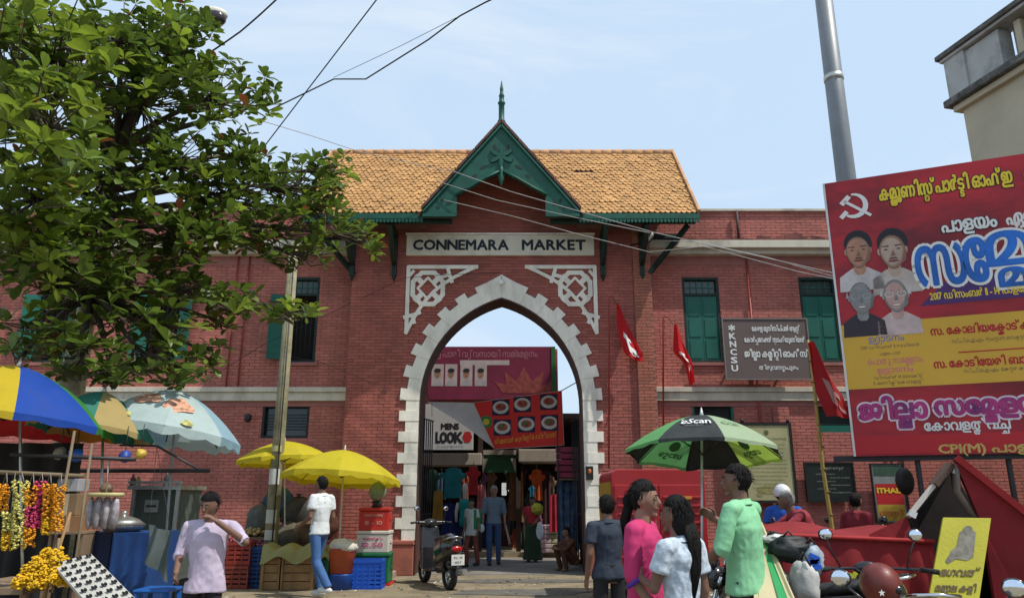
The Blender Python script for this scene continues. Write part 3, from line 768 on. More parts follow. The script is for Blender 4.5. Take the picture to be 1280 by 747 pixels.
for px, py in ((626, 509), (653, 505), (686, 502), (628, 534), (658, 530), (687, 528)):
    u, v = pf.pix(px, py); m_ = MB(); F = lambda u_, v_, w_: sagf(u_, v_, 0) + pf.N*w_
    for i, (poly) in enumerate((rrect(u-.21, v-.19, u+.21, v+.19), circ(u, v, .2, .155), circ(u, v+.01, .13, .09), circ(u-.04, v+.02, .05, .04, 8))):
        m_.add([F(a_, b_, .012+.006*i) for a_, b_ in poly], [tuple(range(len(poly)))], i)
    m_.build('plate_picture', [mat('navy print', (.02, .01, .06), .6, bump=0), M_inkw, mat('food print', (.35, .10, .05), .6, .6, 20, bump=0), M_inkr if py < 515 else M_inkg], fb)
u, v = pf.pix(608, 527); m_ = MB(); flat(m_, lambda a_, b_, w_: sagf(a_, b_, w_), circ(u, v, .15), .012, 0); flat(m_, lambda a_, b_, w_: sagf(a_, b_, w_), circ(u, v, .08), .018, 1); m_.build('round_emblem', [M_inkg, M_inky], fb)
a = pf.pix(619, 552); m_ = MB(); text_on(m_, 'ദി മലബാർ കുഴിമന{ത}ി & ബിരിയാണി', lambda u_, v_, w_: sagf(u_, v_+.11*(u_-a[0]), w_), a[0], a[1]-.05, .16, 1.5, m=0, lift=.012); m_.build('lettering', M_inky, fb)
q = [P(533, 502, 18.4), P(592, 503, 18.2), P(618, 560, 18.1), P(580, 531, 18.25)]
m_ = MB(); m_.grid(lambda s_, t_: q[0].lerp(q[1], s_).lerp(q[3].lerp(q[2], s_), t_) + Vector((0, -.08*math.sin(s_*3)*math.sin(t_*3), 0)), 10, 8)
m_.build('folded_end', M_flexwhite, fb)
for p_ in (q[0], P(702, 488, 17.9)): MB().tube([p_, p_ + Vector((-.6 if p_ is q[0] else .5, -1.0, .18))], .012, 5).build('tie_rope', M_wire, fb)

# hanging garments, each its own
def garment(name, px, py0, py1, Y, wpx, c, label, sleeves=True, cat='garment'):
    top = P(px, py0, Y); bot = P(px, py1, Y); h = top.z-bot.z; w_ = wpx/930*Y*.98
    t = thing(name, (top.x, Y, bot.z), label, cat, 'clothes hung for sale inside the gate')
    L_ = [(-.32, 0), (.32, 0), (.27, .55), (.26, .78), (.5, .60), (.5, .80), (.30, .97), (.1, 1), (-.1, 1), (-.30, .97), (-.5, .80), (-.5, .60), (-.26, .78), (-.27, .55)] if sleeves else [(-.5, 0), (.5, 0), (.45, .5), (.4, 1), (-.4, 1), (-.45, .5)]
    m_ = MB(); ph = rnd.random()*6
    rows = 10; cols = 8
    def half(z):   # half width at height fraction z
        if not sleeves: return .5 - .1*z
        return .34 - .08*z if z < .62 else (.5 if z < .86 else .30)
    F = lambda s_, t_, sg_: Vector((top.x + (s_*2-1)*half(t_)*w_, Y + sg_*(.05+.02*math.sin(s_*14+ph)) , bot.z + t_*h - .05*abs(s_*2-1)**2*(t_ > .8)))
    m_.grid(lambda s_, t_: F(s_, t_, -1), cols, rows); m_.grid(lambda s_, t_: F(1-s_, t_, 1), cols, rows)
    mt = mat('cloth %s' % str([round(v, 2) for v in c]), c, .9, .25, 4, .25, 18)
    m_.build('cloth', mt, t)
    hk = MB(); hk.tube([(top.x, Y, top.z-.02), (top.x, Y, top.z+.1)], .008, 5); hk.tube([(top.x-w_*.3, Y, top.z-.06), (top.x, Y, top.z), (top.x+w_*.3, Y, top.z-.06)], .01, 5); hk.build('hanger', M_iron, t)
    return t
gl = [('kurta', 541, 586, 625, 19.5, 18, (.02, .05, .03), 'dark green kurta hanging at the far left of the clothes shop', 1),
 ('kurta', 567, 584, 622, 19.4, 34, (.01, .16, .17), 'wide teal kurta hanging beside the shop sign pillar', 1),
 ('scarf', 548, 612, 650, 19.3, 13, (.30, .17, .03), 'mustard scarf hanging low on the left', 0),
 ('dress', 562, 628, 690, 19.5, 22, (.012, .02, .10), 'long navy dress hanging to the floor on the left', 0),
 ('kurta', 592, 582, 618, 19.3, 18, (.35, .02, .025), 'red kurta hanging left of the lane', 1),
 ('scarf', 601, 605, 640, 19.6, 9, (.45, .12, .10), 'salmon scarf hanging just left of the lane', 0),
 ('dress', 641, 590, 650, 20.2, 11, (.16, .07, .03), 'brown dress hanging in the lane', 0),
 ('dress', 650, 588, 652, 20.0, 9, (.25, .12, .04), 'ochre dress hanging at the lane corner', 0),
 ('kurta', 671, 586, 625, 19.4, 20, (.42, .07, .01), 'bright orange kurta hanging in the right shop', 1),
 ('kurta', 663, 614, 660, 19.6, 15, (.03, .03, .03), 'black kurta below the orange one', 1),
 ('dress', 683, 588, 690, 19.9, 12, (.05, .02, .02), 'dark maroon dress in the right shop', 0),
 ('kurta', 665, 606, 625, 19.2, 10, (.02, .18, .24), 'small turquoise top over the woman with the bag', 1),
 ('dress', 693, 617, 664, 19.2, 13, (.42, .02, .04), 'scarlet dress hanging beside the blue cloth', 0),
 ('kurta', 637, 585, 612, 20.4, 13, (.05, .06, .03), 'olive kurta deep in the lane', 1),
 ('kurta', 652, 583, 606, 20.2, 14, (.08, .02, .03), 'wine coloured kurta above the ochre dress', 1),
 ('dress', 577, 640, 692, 19.7, 12, (.03, .05, .14), 'short blue frock at the left shop floor', 0)]
for nm, px, a_, b_, Y, w_, c_2, lb, sl in gl: garment(nm, px, a_, b_, Y, w_, c_2, lb, bool(sl))
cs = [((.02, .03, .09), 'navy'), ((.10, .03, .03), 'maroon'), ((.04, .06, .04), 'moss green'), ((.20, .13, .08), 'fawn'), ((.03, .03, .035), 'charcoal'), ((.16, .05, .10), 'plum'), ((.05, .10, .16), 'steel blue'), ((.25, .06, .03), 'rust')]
rows_ = [(533, 640, 21.2), (541, 655, 20.6), (552, 590, 21.0), (556, 660, 20.9), (572, 634, 20.5), (586, 636, 20.7), (594, 632, 20.4), (603, 590, 21.3), (608, 650, 21.0), (614, 588, 22.0), (622, 650, 22.2), (630, 640, 21.8), (638, 625, 21.3), (645, 660, 21.0), (655, 656, 20.6), (672, 640, 20.3), (678, 594, 21.0), (688, 594, 21.2), (700, 600, 20.8), (664, 640, 21.4), (545, 592, 21.6), (581, 592, 21.2)]
where = ['far left wall', 'left shop', 'left shop', 'left shop', 'left shop', 'left lane corner', 'left lane corner', 'lane', 'lane', 'lane', 'lane', 'lane', 'lane', 'right lane corner', 'right lane corner', 'right shop', 'right shop', 'right shop', 'right shop', 'right shop', 'left shop', 'left shop']
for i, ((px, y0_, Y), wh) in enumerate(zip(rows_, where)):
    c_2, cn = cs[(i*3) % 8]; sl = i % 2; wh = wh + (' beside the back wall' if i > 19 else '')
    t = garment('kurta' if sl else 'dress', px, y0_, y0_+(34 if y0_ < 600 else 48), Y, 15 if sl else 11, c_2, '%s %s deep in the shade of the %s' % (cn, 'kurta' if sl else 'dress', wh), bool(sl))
# bales of folded cloth
for i, (px, py, c_2, lb) in enumerate(((683, 688, (.5, .35, .38), 'pink white bale of folded cloth on the shop floor'), (694, 690, (.38, .36, .22), 'pale green bale of folded cloth on the shop floor'))):
    g_ = G(px, 19.4, .12); t = thing('cloth_bale', g_, lb, 'cloth bale')
    for k in range(6):
        MB().box(g_.x-.14+rnd.uniform(-.01,.01), g_.x+.12, 19.3, 19.6, .12+k*.11, .12+k*.11+.1).build('folded_cloth', mat('bale %d%d' % (i, k % 3), tuple(v*(.8+.25*(k % 3)) for v in c_2), .9), t, bevel=.02)
# mannequin
def mannequin(px, Y, c, label):
    g_ = G(px, Y, .12); t = thing('mannequin', g_, label, 'mannequin'); x, y = g_.x, Y
    MB().lathe([(.02, 1.25), (.045, 1.3), (.045, 1.38), (.06, 1.45), (.075, 1.52), (.06, 1.62), (.02, 1.66)], (x, y, .12), 12).build('head', mat('mannequin pale', (.5, .46, .4), .4), t)
    MB().lathe([(.13, .62), (.15, .75), (.12, .9), (.15, 1.08), (.17, 1.18), (.12, 1.26), (.04, 1.29)], (x, y, .12), 14, sy=.6).build('shirt', c, t)
    for s in (-1, 1): MB().tube([(x+s*.16, y, 1.3), (x+s*.21, y, 1.08), (x+s*.2, y-.03, .85)], [.05, .045, .03], 8).build('arm', mat('mannequin pale', (0, 0, 0)), t)
    MB().tube([(x, y, .12), (x, y, .8)], .02, 8).lathe([(.15, 0), (.15, .02), (.02, .03)], (x, y, .12), 14).build('stand', M_steel, t)
mannequin(580, 19.25, mat('teal shirt', (.01, .2, .19), .9, .2, 4, .3, 20), 'pale mannequin wearing a teal shirt outside the left shop')
# white lane sign
A = P(628, 625, 20.6); B = P(640, 602, 20.6); t = thing('lane_sign', (A.x, 20.6, A.z), 'small bright white hanging sign deep in the lane', 'sign')
psg = Plane((A.x, 20.6, A.z), (1, 0, 0)); MB().prism(rrect(0, .12, B.x-A.x, B.z-A.z), psg, -.02, 0).build('sign_panel', M_dark, t); m_ = MB(); text_on(m_, 'IN', psg, .0, .15, .42, .28, bold=.02); m_.build('lettering', mat('emissive white', (.8, .8, .8), emit=(.35, .36, .33)), t)  # letters are given a faint emission of their own
MB().tube([(A.x+.1, 20.6, B.z), (A.x+.1, 20.6, 3.5)], .006, 5).build('hanging_wire', M_wire, t)
# folding iron gate on the right inside the arch, draped with plaid cloth
gt_ = thing('iron_gate', (1.5, 16.1, 0), 'folded iron gate leaf inside the right jamb of the arch', 'gate')
for i in range(7):
    y = 15.98 + i*.13; MB().tube([(1.52-.03*i, y, .05), (1.52-.03*i, y, 3.1)], .014, 6).build('bar', M_iron, gt_)
for z in (.1, 1.1, 2.1, 3.08): MB().bar((1.53, 15.96, z), (1.32, 16.8, z), .04, .015).build('rail', M_iron, gt_)
gt2 = thing('iron_gate', (-1.95, 16.1, 0), 'folded iron gate leaf inside the left jamb, behind the scooter', 'gate')
for i in range(7):
    y = 15.98 + i*.13; MB().tube([(-1.95+.03*i, y, .05), (-1.95+.03*i, y, 3.1)], .014, 6).build('bar', M_iron, gt2)
for z in (.1, 1.1, 2.1, 3.08): MB().bar((-1.96, 15.96, z), (-1.75, 16.8, z), .04, .015).build('rail', M_iron, gt2)
M_plaid = mat('plaid', (.05, .09, .17), .9, .5, 9, .3, 25, dirt=(.2, .24, .3), dsc=5)
A = P(697, 692, 17.6); B = P(722, 602, 17.6)
m_ = MB(); m_.grid(lambda s_, t_: Vector((A.x+(B.x-A.x)*s_, 17.6+.05*math.sin(s_*20), .25+(B.z-.25)*t_)), 16, 10)
t = m_.build('plaid_cloth', M_plaid, None); tag(t, 'blue plaid cloth hanging full length beside the right jamb', 'cloth')
m_ = MB()
for k in range(5): m_.obox((P(709, 590, 17.5).x + rnd.uniform(-.02, .02), 17.45, B.z+.15+k*.14), (.5, .3, .12), (0, 0, rnd.uniform(-.1, .1)))
t = m_.build('pink_bundle', mat('rose cloth', (.30, .05, .09), .9, .2, 5, .2), None, bevel=.02, kind='stuff'); tag(t, 'stack of folded rose coloured cloth above the plaid cloth', 'cloth stack')
t = thing('clothes_shelf', (1.3, 17.6, 0), 'narrow steel shelf holding the rose cloth inside the gate', 'shelf')
MB().box(P(697, 600, 17.5).x, P(724, 600, 17.5).x, 17.25, 17.66, B.z+.04, B.z+.07).build('shelf_board', M_ply, t)
for X in (P(697, 600, 17.5).x, P(724, 600, 17.5).x):
    MB().box(X-.015, X+.015, 17.25, 17.28, 0, 3.2).build('upright', M_iron, t)
# green tree and pole far behind, right gap
# ---------------------------------------------------------------- boards on the wall
def board(name, x0, y0, x1, y1, Y, label, cat, pm, fm, t=.05, fw=.05, split=None):
    pl = face_plane(x0, y1, x1, y1, Y); a = pl.pix(x0, y1); b = pl.pix(x1, y0); b = (b[0], b[1])
    W_, H_ = P(x1, (y0+y1)/2, Y).x - P(x0, (y0+y1)/2, Y).x, b[1]
    pl.O = Vector((P(x0, (y0+y1)/2, Y).x, Y, pl.O.z))
    o = thing(name, pl(0, 0), label, cat)
    MB().prism(rrect(0, 0, W_, H_), pl, -t, 0).build('panel', pm, o, bevel=.004)
    if fw:
        for r_ in (rrect(-fw, 0, 0, H_), rrect(W_, 0, W_+fw, H_), rrect(-fw, H_, W_+fw, H_+fw), rrect(-fw, -fw, W_+fw, 0)):
            MB().prism(r_, pl, -t, .015).build('frame_rail', fm, o)
    return o, pl, W_, H_
o, pl, W_, H_ = board('union_sign', 906, 399, 1011, 473, 15.2, 'grey brown union office signboard with white lettering fixed between two shutters', 'signboard', mat('sign brown', (.125, .09, .085), .6, .06, 2, .02), mat('sign edge', (.2, .17, .16), .6), fw=.025)
m_ = MB()
for i, ch in enumerate('*KNCSU'): text_on(m_, ch, pl, W_*.10, H_*(.80-.135*i) - (.07 if i == 0 else 0), H_*(.14 if i else .22), H_*.10, bold=.008, align='C')
text_on(m_, 'കേരള മുനിസിപ^പൽ ആന{റ}^', pl, W_*.62, H_*.80, H_*.125, W_*.56, align='C', bold=.004)
text_on(m_, 'കോർപ{പ}റേഷൻ സ{റ}{റ}ാഫ^ യൂണിയൻ', pl, W_*.60, H_*.61, H_*.125, W_*.72, align='C', bold=.004)
text_on(m_, 'ജില{ല}ാ കമ{മ}ിറ{റ}ി ഓഫീസ^', pl, W_*.60, H_*.36, H_*.16, W_*.74, align='C', bold=.006)
text_on(m_, 'തിരുവനന{ത}പുരം', pl, W_*.62, H_*.15, H_*.10, W_*.46, align='C', bold=.003)
m_.build('lettering', M_inkw, o)
for X in (.3, W_-.3): MB().box(pl(X-.02, 0).x, pl(X+.02, 0).x, 15.25, 15.6, pl.O.z+.5, pl.O.z+.54).build('wall_bracket', M_iron, o)
o, pl, W_, H_ = board('notice_board', 932, 531, 990, 625, 15.35, 'tall cream municipal notice board in a black frame', 'notice board', mat('notice cream', (.40, .38, .20), .6, .12, 2, .03, dirt=(.25, .24, .14), dsc=3), M_black)
m_ = MB(); flat(m_, pl, circ(W_*.5, H_*.9, .05), .004); text_on(m_, 'തിരുവനന{ത}പുരം നഗരസഭ', pl, W_*.5, H_*.8, .07, W_*.85, align='C')
for k in range(12): text_on(m_, ''.join(rnd.choice('ദസനമകപതവ ജറലയ') for _ in range(20)), pl, W_*.5, H_*(.73-.052*k), .035, W_*(.8-.2*rnd.random()), align='C')
m_.build('lettering', mat('olive ink', (.10, .11, .05), .6, bump=0), o)
m_ = MB(); flat(m_, pl, circ(W_*.5, H_*.14, .3, .09, 10), .003); flat(m_, pl, circ(W_*.25, H_*.08, .06, .05, 8), .005); m_.build('map_print', mat('map print', (.28, .25, .10), .6, .3, 9, bump=0), o)
for X in (.0, W_): MB().lathe([(.035, 0), (.035, .05), (.0, .1)], pl(X, H_+.05, -.02), 8).build('frame_finial', M_black, o)
o, pl, W_, H_ = board('stone_plaque', 1009, 579, 1067, 625, 15.45, 'black polished stone plaque with faint white inscription', 'plaque', mat('black granite', (.015, .022, .02), .25, .2, 12), M_black, fw=.03)
m_ = MB(); text_on(m_, 'കണ{ണ}േമറ മാർക{ക}റ{റ}^', pl, W_*.55, H_*.85, .06, W_*.5, align='C')
for k in range(6): text_on(m_, ''.join(rnd.choice('ദസനമകപത ജറലയ') for _ in range(16)), pl, W_*(.2+.3*(k % 2)), H_*(.7-.1*k), .035, W_*.42)
m_.build('lettering', mat('worn white', (.30, .32, .30), .7, bump=0), o)
o, pl, W_, H_ = board('wall_poster', 1093, 580, 1131, 652, 15.4, 'weathered wall poster with yellow lettering on red under a green strip', 'poster', mat('poster grey', (.22, .24, .24), .7, .2, 4), M_iron, fw=.02)
m_ = MB(); flat(m_, pl, rrect(.03, H_*.80, W_-.03, H_-.02), .004, 0); flat(m_, pl, rrect(.03, H_*.3, W_-.03, H_*.66), .004, 1); flat(m_, pl, rrect(.03, .02, W_-.03, H_*.3), .004, 2)
text_on(m_, 'ITHAL', pl, .06, H_*.5, H_*.12, W_*.75, m=3, bold=.008, lift=.008); text_on(m_, 'ഗാന{ത}ി', pl, .06, H_*.1, H_*.14, W_*.75, m=1, lift=.008); m_.build('poster_print', [mat('dull green', (.04, .09, .06), .7, .3, 8), M_inkr, mat('dull ochre', (.38, .25, .03), .7, .3, 8), M_inky], o)
# wall lamp and meter box
A = P(310, 521, 15.45); t = thing('wall_lamp', A, 'small dark wall lamp under the string course left of the gate', 'lamp')
MB().tube([A+Vector((0, .14, .06)), A+Vector((0, 0, .06))], .015, 6).build('arm', M_iron, t); MB().lathe([(.03, -.1), (.07, -.06), (.075, .03), (.03, .07)], A, 12).build('lamp_shade', M_iron, t)
A = P(737, 590, 15.0); t = thing('bell_box', A, 'small black box with an orange face on the right jamb', 'box'); MB().box(A.x-.07, A.x+.07, 14.98, 15.05, A.z-.14, A.z+.12).build('case', M_black, t, bevel=.01)
MB().ell(A+Vector((0, -.02, .02)), (.035, .015, .05), 10, 6).build('face_disc', mat('orange disc', (.5, .15, .04), .5), t)

# ---------------------------------------------------------------- flags on the gatehouse
def red_flag(px, ytop, ybot, Y, pole_px, pole_top, pole_bot, outline, label, plabel, pc=M_pipe, lean=0):
    a = P(pole_px, pole_top, Y); b = P(pole_px+lean, pole_bot, Y)
    t = thing('flag_pole', (b.x, Y, b.z), plabel, 'flag pole')
    pts = [b, a, a + Vector((.03, 0, .03)), a+Vector((.1, 0, .02))]
    MB().tube(pts, .018, 7).build('pole', pc, t)
    fl = thing('red_flag', P(px, ytop, Y), label, 'flag')
    m_ = MB(); q = [P(x, y, Y) for x, y in outline]; n_ = len(q)//2; L_ = q[:n_]; R_ = list(reversed(q[n_:]))
    def F(s_, t_):
        k = t_*(n_-1); i = min(int(k), n_-2); a_ = L_[i].lerp(L_[i+1], k-i); b_ = R_[i].lerp(R_[i+1], k-i); p_ = a_.lerp(b_, s_)
        p_.y += .06*math.sin(s_*7+t_*4)*(.3+t_) + .012*math.sin(s_*19+t_*9) - .05; return p_
    m_.grid(F, 12, 16); m_.build('cloth', mat('flag red', (.62, .015, .02), .8, .12, 3, .15, 20, tr=.35), fl)
    m_ = MB()
    for s0, s1, t0, t1 in ((.25, .6, .42, .47), (.3, .45, .38, .66), (.4, .75, .56, .64), (.55, .8, .66, .74), (.35, .6, .72, .78)):
        m_.grid(lambda s_, t_: F(s0+(s1-s0)*s_, t0+(t1-t0)*t_ + .05*s_) + Vector((0, -.012, 0)), 3, 3)
    m_.build('white_emblem', M_inkw, fl)
    MB().tube([a+Vector((.08, 0, .02)), q[0], q[0].lerp(q[-1], 1)], .006, 4).build('halyard', M_wire, fl)
red_flag(770, 380, 452, 14.85, 761, 372, 585, [(770, 380), (771, 408), (779, 440), (786, 447), (802, 453), (804, 445), (790, 418), (773, 380)], 'red flag with white emblem on the gatehouse pier', 'tall thin red pole fixed on the gatehouse pier')
red_flag(842, 406, 483, 15.2, 829, 397, 560, [(842, 406), (841, 440), (856, 455), (861, 484), (867, 478), (864, 452), (855, 432), (846, 406)], 'red flag with white emblem hanging just left of the closed shutter', 'short thin red pole on the wing wall')
# ================================================================ RIGHT HAND SIDE: billboard, lamp post, corner building, wires
Y0 = 8.0
tl_ = P(1028, 230, Y0); tr_ = Pz(1280, 192, tl_.z); bl_ = P(1066, 570, Y0)
bb = Plane((tl_.x, Y0, bl_.z), Vector((tr_.x-tl_.x, tr_.y-Y0, 0)))
BW, BHT = 4.6, tl_.z - bl_.z
bil_ = thing('party_billboard', bb(0, 0), 'big red and yellow political conference billboard with four portraits and hammer and sickle', 'billboard')
M_bbred = mat('billboard red', (.36, .012, .02), .45, .45, .9, .02, dirt=(.085, .006, .014), dsc=.55, damt=1, stretch=(1, 1, 2.2))
M_bbyel = mat('billboard yellow', (.62, .36, .035), .5, .1, 1, .02)
M_bbwhite = mat('billboard edge', (.6, .6, .6), .6, bump=0)
vy0 = bb.pix(1057, 487)[1]; vy1 = bb.pix(1048, 407)[1]
MB().prism(rrect(0, 0, BW, BHT), bb, -.04, 0).build('flex_sheet', M_bbred, bil_)
m_ = MB(); flat(m_, bb, rrect(.02, vy0, BW, vy1), .003); m_.build('yellow_band', M_bbyel, bil_)
m_ = MB(); flat(m_, bb, rrect(.02, .02, BW, bb.pix(1063, 545)[1]), .003); m_.build('bottom_band', mat('bright flex red', (.42, .01, .015), .45, .1, 1, .02), bil_)
m_ = MB(); a = bb.pix(1150, 380); b = bb.pix(1280, 362); flat(m_, bb, [(a[0], a[1]-.02), (BW, a[1]-.02), (BW, a[1]+.33), (a[0]+.3, a[1]+.25)], .0035); m_.build('violet_swash', mat('violet print', (.07, .02, .14), .5, .2, 1, bump=0), bil_)
m_ = MB(); flat(m_, bb, rrect(0, 0, .022, BHT), .006); m_.build('white_edge', M_bbwhite, bil_)
for z in (.02, BHT-.05): MB().bar(bb(-.2 if z < .1 else 0, z-.04, -.08), bb(BW+.1, z-.04, -.08), .06, .06).build('frame_bar', M_iron, bil_)
for u in (bb.pix(1150, 590)[0], bb.pix(1266, 590)[0], 3.9): MB().bar(bb(u, -bb.O.z, -.12), bb(u, BHT, -.12), .035, .04, up=(1, 0, 0)).build('post', M_iron, bil_)
M_glow = mat('halo pink', (.42, .05, .05), .5, .15, 2, bump=0)
def T(mb, text, px, py, hpx, wpx=None, m=0, **k):
    u, v = bb.pix(px, py); h = bb.pix(px, py-hpx)[1] - v; wd = None
    if wpx: wd = bb.pix(px+wpx, py)[0] - u
    text_on(mb, text, bb, u, v, h/.72, wd, m=m, **k)
def L_(name, mats, *calls):
    m_ = MB()
    for c in calls: T(m_, *c[0], **c[1])
    m_.build(name, mats, bil_)
L_('headline', [M_inky, M_ink], (('കമ{മ}{യ}ൂണിസ{റ}{റ}^ പാർട{ട}ി ഓഫ^ ഇ', 1100, 251, 17, 170), dict(bold=.006, out_m=1, out_w=.014)), (('ന{ത}{യ}', 1282, 226, 17, 30), dict(bold=.006)))
L_('place_name', [M_inkw, M_ink], (('പാളയം', 1178, 291, 17, 70), dict(bold=.006, out_m=1, out_w=.014)), (('ഏരിയ', 1259, 281, 17, 60), dict(bold=.006)))
u, v = bb.pix(1146, 358)
m_ = MB(); hh = bb.pix(1146, 305)[1] - v
text_on(m_, 'സ', bb, u+.02, v, hh/.62, .46, m=0, bold=.012, out_m=1, out_w=.04)
u2 = bb.pix(1209, 352)[0]; text_on(m_, 'േ', bb, u2, v+.0, hh/.58, .2, m=0, bold=.014, out_m=1, out_w=.042, lift=.006)
u3 = bb.pix(1238, 348)[0]; text_on(m_, 'മ{മ}ളനം', bb, u3, v+.14, hh/.75, 1.8, m=0, bold=.012, out_m=1, out_w=.04)
m_.build('blue_title', [mat('ink azure', (.015, .14, .55), .5, .5, 1.6, bump=0), M_inkw], bil_)
L_('date_line', [M_inky], (('2017 ഡിസംബർ 11 - 14 പാളയം', 1163, 375, 9, 126), dict(bold=.002)))
L_('blue_lines', [M_inkb], (('പ{ര}തിനിധി സമ{മ}േളനം', 1066, 417, 9, 84), {}), (('ഉദ{ഘ}ാടനം', 1086, 428, 8, 45), {}))
L_('pink_lines', [M_inkp], (('പൊതു സമ{മ}േളനം', 1085, 456, 8, 70), {}), (('ഉദ{ഘ}ാടനം', 1097, 466, 7, 45), {}))
L_('small_lines', [mat('ink olive', (.14, .10, .05), .6, bump=0)], (('2017 ഡിസംബർ 11 രാവിലെ 10', 1076, 437, 4, 74), {}), (('പാളയം ഹാൾ', 1100, 444, 4, 26), {}), (('ഡിസംബർ 14 വൈകിട{ട}^', 1093, 474, 4, 60), {}), (('5 മണിക{ക}^ കോവളത{ത}^', 1092, 481, 4, 62), {}), (('സി.പി.ഐ.എം. സംസ{ഥ}ാന സെക{ര}ട{ട}റി', 1190, 429, 5, 96), {}), (('സി.പി.ഐ.എം. കേന{ദ}ര കമ{മ}ിറ{റ}ി', 1205, 466, 5, 90), {}))
L_('speaker_names', [M_inkr], (('സ. കോലിയക{ക}ോട^ കൃ', 1164, 419, 10, 132), dict(bold=.003)), (('സ. കോടിയേരി ബാല', 1168, 460, 10, 126), dict(bold=.003)))
m_ = MB(); a = bb.pix(1198, 441); flat(m_, bb, rrect(a[0], a[1], BW-.1, a[1]+.012), .006); m_.build('rule', M_inkr, bil_)
m_ = MB(); T(m_, 'ജില{ല}ാ', 1076, 524, 23, 84, m=0, bold=.012, out_m=1, out_w=.03); T(m_, 'സമ{മ}േളനം', 1170, 518, 21, 150, m=0, bold=.012, out_m=1, out_w=.03)
m_.build('conference_title', [mat('ink violet', (.40, .03, .17), .5, .2, 3, bump=0, dirt=(.03, .01, .11), dsc=3.5, damt=1), mat('ink pale pink', (.68, .55, .62), .5, bump=0)], bil_)
L_('venue_line', [M_inkw], (('കോവളത{ത}^ വച{ച}^', 1156, 538, 12, 108), dict(bold=.004)))
L_('party_line', [mat('ink gold', (.55, .38, .10), .5, bump=0)], (('CPI(M) പാളയം', 1174, 566, 11, 150), dict(bold=.004)))
# hammer and sickle emblem
m_ = MB(); cu, cv = bb.pix(1070, 257)
n_ = 12; outer = [(cu-.02 + .145*math.cos(a), cv + .15*math.sin(a)) for a in [R(95) - R(225)*i/n_ for i in range(n_+1)]]
inner = [(cu-.045 + .118*math.cos(a), cv + .01 + .118*math.sin(a)) for a in [R(88) - R(205)*i/n_ for i in range(n_+1)]]
for i in range(n_): m_.add([bb(*outer[i], .007), bb(*outer[i+1], .007), bb(*inner[i+1], .007), bb(*inner[i], .007)], [(0,1,2,3)])
def strp(p, q, w_):
    p, q = Vector(p), Vector(q); d = (q-p).normalized(); n_ = Vector((-d.y, d.x))*w_/2; m_.add([bb(*(p-n_), .009), bb(*(q-n_), .009), bb(*(q+n_), .009), bb(*(p+n_), .009)], [(0,1,2,3)])
strp((cu-.12, cv+.07), (cu+.14, cv-.14), .032); strp((cu-.15, cv+.03), (cu-.06, cv+.12), .055); strp((cu-.17, cv-.13), (cu-.10, cv-.06), .05)
m_.build('hammer_and_sickle', M_inkw, bil_)
